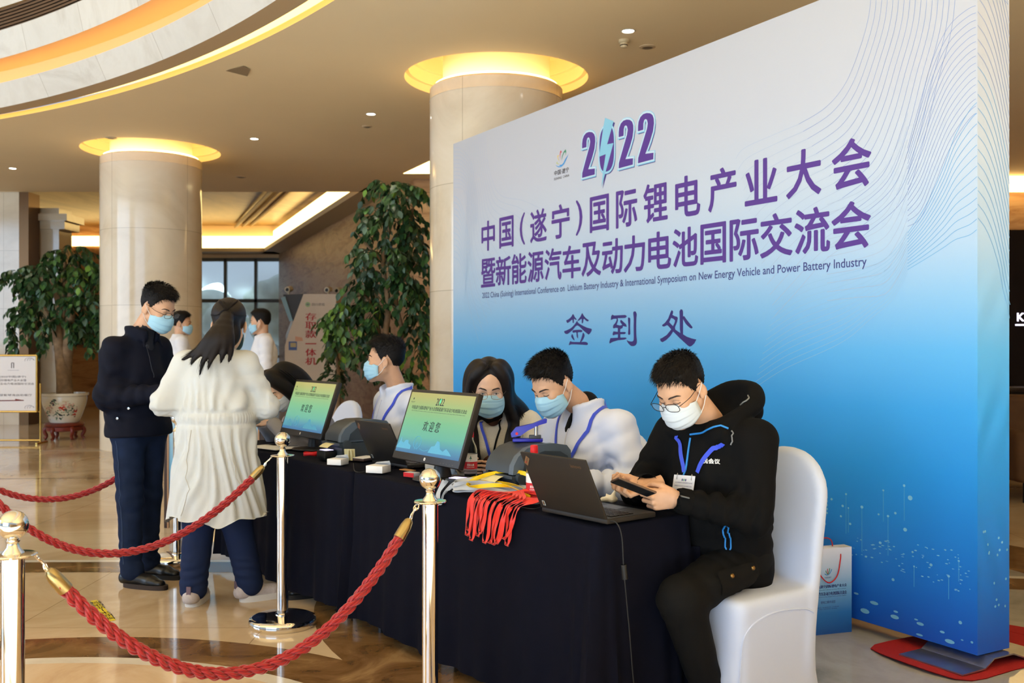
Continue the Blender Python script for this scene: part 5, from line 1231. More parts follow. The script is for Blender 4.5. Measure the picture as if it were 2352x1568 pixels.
short_hair(wm.o, wm.HM, 21, .020, .005, .007, 4600, spike=.75); face_bits(wm.o, wm.HM, maskb)
wm.strap('lanyard', lany, [(.03, .075, 1.12), (.12, .095, 1.03), (.20, .085, .94), (.24, .05, .86), (.25, .03, .80)], V, N, .016, .005)
wm.strap('lanyard', lany, [(.12, -.085, 1.05), (.20, -.07, .97), (.24, -.03, .88), (.25, -.01, .80)], V, N, .016, .005)
MB().tube(stick(spline([(.22, .012, 1.0), (.245, .012, .9), (.24, .012, .8)], 6), V, N, .002), .003, 6).build('zip', [mat('white_zip', (204, 208, 222), .5)], jo, sharp=None)
def ins(g, J): g.cap((.10, 0, 1.10), (.185, 0, .98), .058, .035, .02)
wm.garment('black_shirt', blk, ins, .01, lo=Vector((-.05, -.12, .9)), hi=Vector((.3, .12, 1.2)))
wm.garment('trousers', darkt, lambda g, J: legs(g, J, .095, .075, .055, belt=.16), .014)
for sd in 'LR': wm.shoe(Vector(J['an'+sd]), (1, 0, 0), shoeb, soleb)
# ------------------------------------------------------------------ woman with long hair and glasses
A1 = math.atan2(-.985, -.17)
J = dict(SITJ, chest=(.10, 0, .88), neck=(.13, 0, 1.03), shL=(.10, .16, .965), shR=(.10, -.16, .965)); J['wrL'] = (.42, .12, .79); J['wrR'] = (.42, -.10, .79)
J['elL'] = bent_arm(J['shL'], J['wrL'], .26, .24, (-.2, .7, -.5)); J['elR'] = bent_arm(J['shR'], J['wrR'], .26, .24, (-.2, -.7, -.5))
for k in ('hipL', 'hipR', 'pelvis', 'waist'): J[k] = tuple(Vector(J[k]))
w1 = Person('seated woman with long black hair, glasses and blue mask, behind the near monitor', 'person', T(1.585, .73, 0), A1, J, ((.285, .0, 1.155), 12, 14, 0), skinf, True)
def cj(g, J): torso(g, J, .16, .16, .76, drop=.03); sleeves(g, J, .072, .06, .045); g.cap((.06, 0, 1.02), (.26, 0, 1.0), .05, .04, .02, 'sub')
jo, V, N = w1.garment('cardigan', knit, cj, .010, [((.1, .2, .85), (.3, .2, 1), .06, .008, .14), ((.1, -.2, .85), (.3, .2, 1), .06, .008, .14)], .003, 20, 6)
face_bits(w1.o, w1.HM, maskb, (frmg, .0009, .026, .019, .0, .02), eyes=(.0012,), skin=skinf)
w1.strap('lanyard', lany, [(.10, -.06, 1.04), (.20, -.05, .96), (.235, -.02, .88), (.24, 0, .80)], V, N, .014, .006)
MB().tube(stick(spline([(.10, .07, 1.04), (.20, .04, .95), (.23, .015, .85), (.23, .01, .76)], 6), V, N, .004), .005, 6).build('black_trim', [blk], jo, sharp=None)
def inr(g, J): g.cap((.12, 0, 1.03), (.20, 0, .72), .052, .055, .02)
w1.garment('brown_top', mat('brown_top', (86, 54, 40), .8), inr, .012, lo=Vector((-.05, -.12, .6)), hi=Vector((.32, .12, 1.15)))
H = w1.HM; g = Solid((-.2, -.3, .68), (.48, .3, 1.36), .009)
def hc(pts, r, k=.02):
    P = spline(pts, 4); n = len(P)
    for i in range(n-1): g.cap(P[i], P[i+1], ip(i/(n-1), [0, 1], r), ip((i+1)/(n-1), [0, 1], r), k)
hh = lambda x, y, z: H @ Vector((x, y, z))
g.ell(hh(-.022, 0, .042), (.102, .083, .090), .02)
for y in (1, -1):
    hc([hh(.045, y*.03, .118), hh(.045, y*.066, .075), hh(.028, y*.079, .02), hh(.01, y*.084, -.06), Vector((.17, y*.10, .99)), Vector((.215, y*.095, .88)), Vector((.225, y*.08, .74))], (.022, .034), .015)
    hc([hh(.0, y*.05, .115), hh(-.03, y*.08, .05), hh(-.04, y*.085, -.05), Vector((.10, y*.13, 1.02)), Vector((.13, y*.15, .90)), Vector((.16, y*.14, .76))], (.03, .04), .03)
hc([hh(-.06, 0, .09), hh(-.10, 0, 0), hh(-.10, 0, -.10), Vector((.03, 0, .90))], (.05, .07), .03)
R_ = np.array(H.to_3x3()); g.ell(hh(.082, 0, -.018), (.052, .056, .088), .004, 'sub', R=R_)
Vh, Qh = g.mesh(2); mesh_obj('hair', Vh, Qh, hairb, w1.o, True)
mb = MB()
for y in (1, -1):
    strands(mb, [[hh(.062, y*.004, .122), hh(.070, y*.040, .098), hh(.055, y*.074, .045), hh(.035, y*.088, -.04), Vector((.185, y*.115, 1.0)), Vector((.245, y*.105, .88)), Vector((.26, y*.085, .73))],
                 [hh(.0, y*.004, .136), hh(-.005, y*.07, .10), hh(-.01, y*.092, .03), hh(-.01, y*.10, -.06), Vector((.14, y*.15, 1.0)), Vector((.17, y*.16, .88)), Vector((.20, y*.14, .74))],
                 [hh(-.06, y*.004, .125), hh(-.075, y*.06, .09), hh(-.085, y*.085, .0), hh(-.08, y*.09, -.08), Vector((.05, y*.15, .98)), Vector((.08, y*.17, .86)), Vector((.10, y*.16, .74))]], 170, .0022, .006, 5+y)
mb.build('hair', [hairb], w1.o, sharp=None)
w1.garment('trousers', darkt, lambda g, J: legs(g, J, .085, .07, .05, belt=.15), .014)
for sd in 'LR': w1.shoe(Vector(J['an'+sd]), (1, 0, 0), shoeb, soleb)
# ------------------------------------------------------------------ young man in profile
J = dict(SITJ, chest=(.0, 0, .92), neck=(.01, 0, 1.10), waist=(-.02, 0, .74), shL=(-.01, .19, 1.02), shR=(-.01, -.19, 1.02)); J['wrL'] = (.20, .10, .66); J['wrR'] = (.20, -.10, .66)
J['elL'] = bent_arm(J['shL'], J['wrL'], .28, .26, (-.6, .35, -.3)); J['elR'] = bent_arm(J['shR'], J['wrR'], .28, .26, (-.6, -.35, -.3)); J['knL'] = (.44, .1, .5); J['anL'] = (.5, .1, .1)
m2 = Person('seated young man in a white jacket, masked face in profile, between the monitors', 'person', (-.655, 5.79), FACE-.08, J, ((.09, .0, 1.275), -33, -2, 0))
def wj2(g, J):
    torso(g, J, .18, .185, .76, drop=.03); sleeves(g, J, .082, .07, .052); collar(g, J, .076, .055, thick=.011, gap=.5); g.cap((-.02, 0, 1.10), (.02, 0, 1.2), .058, .072, .01, 'sub')
jo, V, N = m2.garment('windbreaker', whitej, wj2, .010, [((-.01, .2, .95), (.4, -.3, 1), .06, .008, .12), ((.1, .2, .85), (1, -.3, .4), .06, .010, .12), ((.12, .05, .85), (.3, .6, .6), .08, .006, .15)], .003, 18, 9)
short_hair(m2.o, m2.HM, 31, .022, .004, .006, 3400, spike=.6); face_bits(m2.o, m2.HM, maskb, eyes=(.0,))
m2.strap('lanyard', lany, [(-.04, .08, 1.12), (.05, .10, 1.04), (.12, .08, .95), (.14, .05, .85), (.15, .03, .78)], V, N, .018, .005)
m2.strap('lanyard', lany, [(.06, -.09, 1.05), (.12, -.07, .97), (.15, -.03, .87), (.15, 0, .78)], V, N, .018, .005)
MB().tube(stick(spline([(.10, .0, 1.04), (.13, 0, .92), (.13, 0, .8)], 6), V, N, .002), .003, 6).build('zip', [MATS['white_zip']], jo, sharp=None)
m2.garment('trousers', darkt, lambda g, J: legs(g, J, .095, .075, .055, belt=.16), .014)
for sd in 'LR': m2.shoe(Vector(J['an'+sd]), (1, 0, 0), shoeb, soleb)
# ------------------------------------------------------------------ woman bent over her phone, far end
A2 = math.atan2(-.5, -.86)
J = dict(SITJ, waist=(.06, 0, .70), chest=(.15, 0, .84), neck=(.22, 0, .985), shL=(.17, .155, .94), shR=(.17, -.155, .94)); J['wrL'] = (.44, .10, .90); J['wrR'] = (.44, -.10, .88)
J['elL'] = bent_arm(J['shL'], J['wrL'], .25, .24, (-.2, .5, -.7)); J['elR'] = bent_arm(J['shR'], J['wrR'], .25, .24, (-.2, -.5, -.7))
w2 = Person('seated dark-haired woman bent over a phone at the far end of the tables', 'person', (-1.13, 6.34), A2, J, ((.33, .0, 1.10), 2, 38, 0), skinf, True,
            hands=(((1, -.25, .12), (-.2, -.4, 1), [(.5, .6, .4)]*4, (.6, .3), .05), ((1, .2, .1), (0, -.2, 1), GRIP, (.5, .3), .04)))
jo, V, N = w2.garment('sweater', greyk, lambda g, J: (torso(g, J, .155, .155, .76, drop=.03), sleeves(g, J, .068, .056, .042)), .011, [], .003, 20, 12)
face_bits(w2.o, w2.HM, maskw, eyes='down')
H = w2.HM; g = Solid((-.12, -.3, .70), (.55, .3, 1.30), .009)
g.ell(hh(-.022, 0, .042), (.105, .086, .094), .02)
for y in (1, -1):
    hc([hh(.03, y*.03, .122), hh(.03, y*.07, .075), hh(.008, y*.082, .0), hh(-.005, y*.082, -.08), hh(-.01, y*.082, -.15), hh(-.02, y*.08, -.21)], (.028, .036), .03)
hc([hh(-.06, 0, .09), hh(-.10, 0, 0), hh(-.10, 0, -.10), hh(-.08, 0, -.2)], (.05, .06), .03)
g.ell(hh(.088, 0, -.02), (.045, .055, .088), .004, 'sub', R=np.array(H.to_3x3()))
Vh, Qh = g.mesh(2); mesh_obj('hair', Vh, Qh, hairm, w2.o, True)
mb = MB()
for y in (1, -1): strands(mb, [[hh(.05, y*.004, .13), hh(.055, y*.06, .09), hh(.03, y*.092, .01), hh(.015, y*.098, -.08), hh(.01, y*.098, -.22)], [hh(-.03, y*.004, .135), hh(-.04, y*.07, .10), hh(-.05, y*.098, .01), hh(-.05, y*.10, -.08), hh(-.05, y*.10, -.22)], [hh(-.07, 0, .11), hh(-.10, y*.03, .05), hh(-.125, y*.04, -.02), hh(-.12, y*.04, -.1), hh(-.1, y*.04, -.2)]], 90, .0022, .005, 15+y)
mb.build('hair', [hairm], w2.o, sharp=None)
w2.garment('trousers', darkt, lambda g, J: legs(g, J, .085, .07, .05, belt=.15), .014)
for sd in 'LR': w2.shoe(Vector(J['an'+sd]), (1, 0, 0), shoeb, soleb)
p_ = w2.o.matrix_world if False else Matrix.Translation(w2.O) @ rotm(w2.ang)
pb = MB(); pb.box((0, 0, 0), (.15, .072, .008), None, 0, .003); ph2 = pb.build('smartphone', [mat('dark_phone', (30, 30, 34), .25)])
ph2.matrix_world = p_ @ frame(Vector((.55, .07, .945)), (1, -.15, .45), (.1, 1, .1)); tag(ph2, 'dark smartphone held by the bent woman at the far end of the tables', 'phone')
MB().box((0, 0, .0042), (.14, .066, .0006)).build('phone_screen', [mat('phone_glass', (30, 32, 36), .08)], ph2)
# ------------------------------------------------------------------ man in the navy jacket, standing
A3 = math.atan2(-.36, .93)
J = dict(pelvis=(-.10, 0, .90), waist=(-.12, 0, 1.06), chest=(-.13, 0, 1.24), neck=(-.085, 0, 1.435), shL=(-.10, .165, 1.345), shR=(-.135, -.16, 1.34), hipL=(-.09, .085, .88), hipR=(-.10, -.085, .88),
         knL=(-.115, .10, .49), knR=(-.085, -.085, .49), anL=(-.15, .13, .10), anR=(-.075, -.09, .10), wrL=(.24, .06, 1.11), wrR=(.22, -.09, 1.10))
J['elR'] = (-.135, -.215, 1.07); J['elL'] = (-.05, .22, 1.10)
sm = Person('standing man in a navy jacket, jeans, glasses and blue mask in the queue', 'person', (-2.05, 5.68), A3, J, ((.035, 0, 1.572), 0, 22, 0),
            hands=(((1, -.3, 0), (0, .2, 1), RELAX, (.5, .3), .05), ((1, .35, .05), (0, -.2, 1), RELAX, (.5, .3), .05)))
def nj(g, J):
    fx = (1, 0, 0)
    g.cap(Vector((-.095, 0, .86)), J['waist'], .212, .190, .04, sq=(fx, .72)); torso(g, J, .168, .158, .82, sh=.060); sleeves(g, J, .070, .062, .050, k=.04)
    g.fn(lambda P: P[..., 2]-.845, .012, 'sub'); collar(g, J, .072, .045, thick=.012, gap=.6); g.cap((-.09, 0, 1.44), (-.01, 0, 1.56), .056, .075, .01, 'sub')
    for y in (1, -1): g.cap((-.015, y*.055, 1.415), (.005, y*.075, 1.355), .011, .008, .008)
sp = [((-.135, -.225, 1.09), (.6, -.2, .8), .055, .020, .13), ((.02, -.18, 1.10), (1, .3, 0), .06, .014, .13), ((-.14, -.2, 1.28), (.3, 0, 1), .08, .010, .15), ((-.1, -.15, 1.0), (.5, 0, 1), .09, .012, .2), ((.05, 0, 1.05), (.2, .3, 1), .08, .010, .18)]
jo, V, N = sm.garment('jacket', navyj, nj, .010, sp, .003, 16, 21)
short_hair(sm.o, sm.HM, 41, .021, .003, .006, 3600, spike=.6); face_bits(sm.o, sm.HM, maskb, (frmd, .0013, .026, .0165, .002, .06))
for p in ((-.0, -.19, 1.0), (-.07, -.2, .955)):
    c = stick([p], V, N, .003)[0]; MB().lathe([(0, .004), (.007, .003), (.009, 0), (.009, -.006)], 14, Matrix.Translation(c) @ Vector((.3, -1, 0)).to_track_quat('Z', 'Y').to_matrix().to_4x4()).build('snap_button', [silver], jo)
MB().tube(stick(spline([(.04, -.05, 1.36), (.06, -.03, 1.28), (.06, -.02, 1.18)], 6), V, N, .002), .002, 6).build('zip', [mat('dull_zip', (60, 60, 66), .4, .6)], jo, sharp=None)
sm.garment('polo_shirt', mat('navy_polo', (20, 22, 34), .8), lambda g, J: (g.cap(J['neck']-Vector((0, 0, .04)), J['neck']+Vector((.03, 0, .03)), .066, .062, .02), g.cap((-.03, 0, 1.35), (-.055, 0, 1.41), .030, .045, .02), g.cap((-.085, 0, 1.44), (-.04, 0, 1.52), .052, .06, .004, 'sub')), .010, lo=Vector((-.25, -.15, 1.25)), hi=Vector((.15, .15, 1.55)))
sp = [((-.085, -.09, .49), (.3, 0, 1), .06, .008, .14), ((-.08, -.09, .16), (.1, .1, 1), .045, .012, .09), ((-.1, .13, .16), (.1, .1, 1), .045, .012, .09), ((-.12, -.1, .78), (.4, 0, 1), .06, .006, .12), ((-.08, -.09, .34), (.3, 0, 1), .08, .006, .12)]
to, V, N = sm.garment('jeans', jeans, lambda g, J: legs(g, J, .090, .072, .058, belt=.14), .010, sp, .003, 14, 22)
MB().tube(stick(spline([(-.10, -.22, .82), (-.09, -.2, .6), (-.085, -.19, .4), (-.075, -.18, .14)], 10), V, N, .001, 60), .0015, 5).build('side_seam', [mat('seam_thread', (64, 84, 116), .8)], to, sharp=None)
sm.shoe(Vector(J['anR'])+Vector((.01, 0, 0)), (1, .02, 0), shoeb, mat('brown_welt', (54, 42, 36), .7), L=.29); sm.shoe(Vector(J['anL']), (1, .05, 0), shoeb, soleb, L=.29)
# ------------------------------------------------------------------ woman in the pale coat, from behind
A4 = math.radians(98)
J = dict(pelvis=(.0, 0, .86), waist=(.0, 0, .99), chest=(.01, 0, 1.17), neck=(.04, 0, 1.335), shL=(.02, .155, 1.265), shR=(.02, -.155, 1.265), hipL=(0, .08, .82), hipR=(0, -.08, .82),
         knL=(.02, .085, .45), knR=(.03, -.10, .45), wrL=(.20, .10, 1.0), wrR=(.24, -.14, .96), anL=(.02, .115, .10), anR=(.07, -.165, .10), ftL=(.97, -.15, 0), ftR=(.40, -.92, 0))
J['elL'] = (-.02, .262, 1.06); J['elR'] = (.03, -.262, 1.035)
sw = Person('standing woman with tied-back hair in a long pale coat, seen from behind', 'person', (-1.555, 5.22), A4, J, ((.085, -.058, 1.465), 4, 24, 0), skinf, True)
def cb(g, J):
    fx = (1, 0, 0)
    torso(g, J, .160, .162, .74, sh=.056); sleeves(g, J, .068, .060, .050, k=.035); g.cap((0, 0, .97), (0, 0, .99), .185, .183, .03, sq=(fx, .72))
    g.cap((0, -.005, .985), (.0, -.01, .40), .185, .262, .04, sq=(fx, .74)); collar(g, J, .068, .03, thick=.013, gap=.5); g.cap((.05, 0, 1.34), (.07, 0, 1.45), .052, .066, .01, 'sub')
def cpost(V, N):
    th = np.arctan2(V[:, 1], V[:, 0]); z = V[:, 2]; out = V.copy()
    trunk = np.abs(V[:, 1]) < .27
    f = np.clip((.97-z)/.15, 0, 1)*trunk; a = th+.25*np.sin(z*7+th*2)
    d = f*(.010*np.sin(a*15)+.006*np.sin(a*27+1)+.004*np.sin(z*26+th*9))*(1-.35*np.clip((.97-z)/.5, 0, 1))
    d += .0035*np.sin(th*70)*np.exp(-((z-.985)/.028)**2)*trunk          # gathered waistband
    b = np.exp(-((z-.955)/.012)**2)+np.exp(-((z-1.015)/.012)**2); d -= .007*b*trunk
    u = np.clip((z-1.02)/.02, 0, 1)*np.exp(-((z-1.04)/.10)**2)*trunk; d += u*(.008*np.sin(a*17)+.006*np.sin(a*9+2))
    d -= .004*np.exp(-(V[:, 1]/.006)**2)*(V[:, 0] < 0)*(z < 1.3)       # centre back seam
    out += N*d[:, None]
    hem = .462+.018*np.sin(th*3+1)+.012*np.sin(th*7)
    lowm = z < hem+.03; out[:, 2] = np.where(z < hem, hem-(hem-z)*.02, out[:, 2]); return out
sp = [((-.02, .25, 1.08), (.4, .3, .8), .06, .008, .12), ((.03, -.28, 1.06), (.4, -.3, .8), .06, .009, .12), ((.0, .22, 1.18), (0, .3, 1), .07, .008, .12), ((.0, -.22, 1.18), (0, .3, 1), .07, .008, .12), ((-.1, .08, 1.14), (0, 1, .3), .07, .006, .16), ((-.1, -.08, 1.14), (0, 1, -.3), .07, .006, .16)]
co, V, N = sw.garment('coat', coatm, cb, .009, sp, .003, 15, 31, lo=Vector((-.35, -.48, .42)), hi=Vector((.42, .48, 1.47)), post=cpost)
for y in (1, -1): MB().tube(stick(spline([(-.13, y*.10, .93), (-.17, y*.13, .75), (-.2, y*.15, .50)], 8), V, N, .001, 60), .0016, 5).build('coat_seam', [mat('coat_thread', (196, 190, 176), .8)], co, sharp=None)
H = sw.HM; g = Solid((-.22, -.22, 1.15), (.25, .22, 1.64), .0085)
g.ell(hh(-.020, 0, .040), (.108, .086, .094), .02)
hc([hh(-.06, .035, .05), hh(-.10, .02, .02), hh(-.128, 0, -.01)], (.045, .020), .03); hc([hh(-.06, -.035, .05), hh(-.10, -.02, .02), hh(-.128, 0, -.01)], (.045, .020), .03); g.ell(hh(-.05, 0, .075), (.07, .066, .06), .03)
g.ell(hh(-.07, 0, -.07), (.045, .068, .085), .03); g.ell(hh(.075, 0, -.03), (.06, .06, .10), .01, 'sub', R=np.array(H.to_3x3()))
g.ell(hh(-.130, 0, -.015), (.020, .020, .022), .01)
bk = lambda y, z, x=-.165: Vector((x, y, z))
kt = hh(-.145, 0, -.01)
LK = [[kt, bk(.0, 1.415, -.160), bk(.055, 1.345, -.160), bk(.110, 1.305, -.155), bk(.148, 1.285, -.138)],
      [kt, bk(-.02, 1.415, -.168), bk(.03, 1.34, -.172), bk(.075, 1.295, -.170), bk(.098, 1.262, -.165)],
      [kt, bk(-.045, 1.415, -.170), bk(.0, 1.335, -.178), bk(.035, 1.275, -.178), bk(.050, 1.205, -.180)],
      [kt, bk(-.055, 1.415, -.170), bk(-.03, 1.335, -.176), bk(-.005, 1.285, -.176), bk(.012, 1.235, -.175)],
      [kt, bk(-.075, 1.415, -.165), bk(-.07, 1.345, -.170), bk(-.060, 1.305, -.172), bk(-.052, 1.270, -.168)],
      [kt, bk(-.095, 1.415, -.150), bk(-.100, 1.350, -.155), bk(-.098, 1.310, -.155), bk(-.088, 1.272, -.150)]]
for k_, l in enumerate(LK): hc(l, (.026, .003), .012)
Vh, Qh = g.mesh(2); mesh_obj('hair', Vh, Qh, hairb, sw.o, True)
mb = MB()
strands(mb, [[hh(.05, .06, .06), hh(-.0, .092, .055), hh(-.07, .078, .03), hh(-.125, .025, .0), kt], [hh(.03, .03, .125), hh(-.04, .045, .13), hh(-.10, .04, .09), hh(-.135, .012, .03), kt], [hh(.03, -.03, .125), hh(-.04, -.045, .13), hh(-.10, -.04, .09), hh(-.135, -.012, .03), kt], [hh(.05, -.06, .06), hh(-.0, -.092, .055), hh(-.07, -.078, .03), hh(-.125, -.025, .0), kt]], 420, .0016, .002, 51, on=(Vh, normals(Vh, Qh)))
for k_, l in enumerate(LK):
    def sh(a, c): return [p+Vector((-.004, a*(1-.75*n_/4)*.9, c*n_*.25)) for n_, p in enumerate(l)]
    strands(mb, [sh(.022, .012), sh(.0, -.004), sh(-.022, .010)], 90, .0014, .0028, 60+k_, .12)
mb.build('hair', [hairb], sw.o, sharp=None)
MB().tube([hh(-.14+.012*math.cos(t), .022*math.cos(t), -.018+.020*math.sin(t)) for t in [2*math.pi*i/16 for i in range(16)]], .004, 6, 0, True).build('hair_tie', [blk], sw.o, sharp=None)
face_bits(sw.o, sw.HM, maskb, eyes='down')
sp = [((0, .1, .16), (0, .1, 1), .035, .010, .09), ((.02, -.14, .16), (0, .1, 1), .035, .010, .09), ((.02, .09, .40), (.3, 0, 1), .07, .005, .14)]
sw.garment('trousers', navyp, lambda g, J: legs(g, J, .095, .082, .070, belt=.14), .010, sp, .003, 16, 33)
tr = mat('pale_mesh_trainer', (196, 186, 184), .75, var=.08, vscale=60, bump=.4, bscale=240); ws = mat('white_foam_sole', (226, 222, 216), .6)
for sd, d in (('L', Vector(J['ftL'])), ('R', Vector(J['ftR']))):
    o = sw.shoe(Vector(J['an'+sd]), d, tr, ws, L=.255, hgt=.09); d = d.normalized(); a = Vector((J['an'+sd][0], J['an'+sd][1], 0))
    hb = MB(); hb.box((0, 0, 0), (.012, .022, .055), frame(a-d*.072+Vector((0, 0, .085)), d, (-d.y, d.x, 0))); hb.build('heel_tab', [mat('mauve_heel_tab', (120, 100, 112), .7)], o)
    lc = MB()
    for k in range(4): 
        c = a+d*(.075+.025*k)+Vector((0, 0, .083-.010*k)); l = Vector((-d.y, d.x, 0)); lc.tube([c-l*.026-Vector((0, 0, .010)), c+Vector((0, 0, .004)), c+l*.026-Vector((0, 0, .010))], .0028, 5)
    lc.build('laces', [mat('pale_lace', (210, 190, 186), .8)], o, sharp=None)
# ------------------------------------------------------------------ two men in white shirts far behind
def far_man(lab, O, ang, hy, seed, fold):
    J = dict(pelvis=(0, 0, .92), waist=(0, 0, 1.08), chest=(-.01, 0, 1.27), neck=(.0, 0, 1.455), shL=(-.01, .18, 1.385), shR=(-.01, -.18, 1.385), hipL=(0, .085, .9), hipR=(0, -.085, .9), knL=(.01, .09, .5), knR=(.01, -.09, .5), anL=(-.02, .1, .1), anR=(-.02, -.1, .1))
    J['wrL'] = (.2, .08, 1.1) if fold else (.06, .24, .86); J['wrR'] = (.2, -.08, 1.08) if fold else (.06, -.24, .86)
    J['elL'] = bent_arm(J['shL'], J['wrL'], .28, .26, (-.6, .6, -.2)); J['elR'] = bent_arm(J['shR'], J['wrR'], .28, .26, (-.6, -.6, -.2))
    p = Person(lab, 'person', O, ang, J, ((.03, 0, 1.60), hy, 4, 0))
    p.garment('shirt', whs, lambda g, J: (torso(g, J, .18, .185, .72), sleeves(g, J, .074, .06, .048), collar(g, J, .066, .035, thick=.01, gap=.4), g.cap((.0, 0, 1.46), (.03, 0, 1.58), .05, .064, .01, 'sub')), .012, [((0, .2, 1.2), (.3, 0, 1), .06, .008, .2), ((0, -.2, 1.2), (.3, 0, 1), .06, .008, .2)], .004, 14, seed)
    short_hair(p.o, p.HM, seed, .024, .006, .004, 1200, spike=.3); face_bits(p.o, p.HM, maskb, eyes=(0.,))
    p.garment('trousers', darkt, lambda g, J: legs(g, J, .1, .078, .062, belt=.165), .014)
    for sd in 'LR': p.shoe(Vector(J['an'+sd]), (1, 0, 0), shoeb, soleb)
far_man('far man in a white shirt facing right, in front of the round column', P3(412, 789, 11.3), math.radians(28), -22, 61, True)
far_man('far man in a white shirt and blue mask turned left, beside the glazing', P3(604, 789, 10.6), math.radians(-160), -18, 62, False)
# ================================================================== THINGS ON THE TABLES
plas = mat('dark_bronze_plastic', (40, 35, 31), .42, bump=.03, bscale=600); plb = mat('black_plastic', (17, 17, 18), .45); prg = mat('printer_grey', (52, 60, 68), .42, bump=.03, bscale=500); prl = mat('printer_edge_grey', (84, 96, 108), .4)
white_m = mat('plain_white', (232, 230, 228), .6); redp = mat('signal_red', (206, 20, 24), .5); paperm = mat('paper', (226, 224, 222), .8)
scr = grad_mat('welcome_screen', [(0, (58, 128, 184)), (.12, (84, 168, 196)), (.24, (112, 204, 178)), (.45, (134, 214, 160)), (.65, (172, 212, 140)), (.82, (206, 204, 124)), (1, (222, 200, 116))], 'Y', 0, .33, .25, es=.78)
s_ink = mat('screen_ink', (36, 44, 50), .6, emit=(44, 48, 54), es=.6); s_sky = mat('screen_skyline', (70, 130, 160), .6, emit=(84, 160, 182), es=.62); s_gr = mat('screen_accent', (60, 190, 140), .6, emit=(60, 190, 140), es=.7)
def monitor(bl, br, lab):
    bl, br = Vector(bl), Vector(br); w_ = .562; ux = (br-bl).normalized(); c = (bl+br)/2; th = math.radians(18.8); vv = Vector((-ux.y, ux.x, 0))
    uy = Vector((vv.x*math.sin(th), vv.y*math.sin(th), math.cos(th))); uz = ux.cross(uy); H_ = .336
    M = Matrix(((ux.x, uy.x, uz.x, 0), (ux.y, uy.y, uz.y, 0), (ux.z, uy.z, uz.z, 0), (0, 0, 0, 1)))
    r = empty('monitor', c, lab, 'monitor', 'welcome monitors'); A = M
    b = MB(); b.box((0, H_/2, -.015), (w_, H_, .028), A, 0, .004); b.box((0, H_*.48, -.052), (w_*.62, H_*.66, .03), A, 1, .01); b.build('housing', [plas, plb], r)
    x0, x1, y0, y1 = -w_/2+.013, w_/2-.013, .034, H_-.015
    s = mesh_obj('screen', [(x0, 0, .0006), (x1, 0, .0006), (x1, y1-y0, .0006), (x0, y1-y0, .0006)], [(0, 1, 2, 3)], [scr], r); s.matrix_local = A @ Matrix.Translation((0, y0, -.0012))
    sw_, sh_ = x1-x0, y1-y0; q = lambda a, b, d=.0012: Vector((x0+sw_*a, sh_*b, d))
    t = MB(); X, Y_ = (1, 0, 0), (0, 1, 0)
    for dx in (-.0008, .0008):
        text_on(t, '2022', q(.50, .865)+Vector((dx, 0, 0)), X, Y_, w=.066, h=.034); text_on(t, '中国(遂宁)国际锂电产业大会暨新能源汽车及动力电池国际交流会', q(.5, .745)+Vector((dx*.5, 0, 0)), X, Y_, w=sw_*.86, h=.0215)
        text_on(t, '欢 迎 您', q(.47, .46)+Vector((dx, 0, 0)), X, Y_, w=sw_*.26, h=.048)
    text_on(t, '2022 China (Suining) International Conference on Lithium Battery Industry & International Symposium on New Energy Vehicle and Power Battery Industry', q(.5, .69), X, Y_, w=sw_*.84, h=.006)
    text_on(t, '中国·遂宁', q(.065, .835), X, Y_, w=.034)
    bolt_ = [(.495, .92), (.515, .915), (.505, .875), (.515, .877), (.490, .81), (.497, .855), (.488, .85)]; t.add([q(a, b, .0016) for a, b in bolt_], [tuple(range(7))], 1)
    for k, (a, b) in enumerate(((-.5, .6), (-.1, .9), (.35, .8))): t.tube([q(.065+.006*a, .875, .001), q(.065+.012*a, .895, .001), q(.065+.014*a, .875+.02*b+.015, .001)], .0008, 4)
    t.build('screen_lettering', [s_ink, s_gr], s, sharp=None)
    k_ = MB(); sky = [(.0, .08), (.04, .17), (.05, .25), (.06, .17), (.10, .15), (.13, .20), (.17, .20), (.18, .15), (.23, .12)]
    k_.add([q(a, b) for a, b in sky]+[q(.23, .06), q(0, .06)], [tuple(range(11))])
    k_.add([q(a, b) for a, b in ((.52, .05), (.55, .15), (.60, .17), (.62, .25), (.66, .24), (.69, .13), (.74, .10), (.78, .15), (.83, .11), (.88, .05))], [tuple(range(10))])
    k_.tube([q(.32+.055*math.cos(a), .185+.10*math.sin(a), .001) for a in [2*math.pi*i/30 for i in range(30)]], .0012, 4, 0, True); k_.tube([q(.32, .19, .001), q(.30, .07, .001)], .001, 4); k_.tube([q(.32, .19, .001), q(.34, .07, .001)], .001, 4)
    k_.tube(spline([q(.38, .09, .001), q(.45, .065, .001), q(.52, .09, .001)], 5), .0014, 4); k_.build('skyline_graphic', [s_sky], s, sharp=None)
    lg = MB(); lg.lathe([(0, .0012), (.0075, .0012), (.008, 0)], 20, A @ Matrix.Translation((0, .017, -.002)), 0); text_on(lg, 'hp', A @ Vector((0, .017, -.0004)), ux, uy, h=.009, mi=1); lg.build('maker_badge', [white_m, plb], r)
    bt_ = MB()
    for i in range(5): bt_.box((w_/2-.05-.024*i, .012, -.0015), (.010, .0025, .002), A)
    bt_.build('buttons', [mat('button_grey', (78, 72, 66), .5)], r)
    ped = MB(); base = Vector((vv.x*.10, vv.y*.10, .758-c.z)); nk = A @ Vector((0, H_*.40, -.06))
    ped.cyl(base+Vector((0, 0, .012)), base+Vector((0, 0, .06)), .045, 20, 0, .035); ped.tube([base+Vector((0, 0, .05)), base+Vector((vv.x*.03, vv.y*.03, .12)), nk], .022, 12, 0); ped.build('stand_neck', [plb], r)
    MB().lathe([(0, .016), (.05, .015), (.118, .007), (.122, .002), (.122, 0), (0, 0)], 40, Matrix.Translation(base) @ Matrix.Diagonal((1.1, .9, 1, 1))).build('stand_base', [plas], r); return r
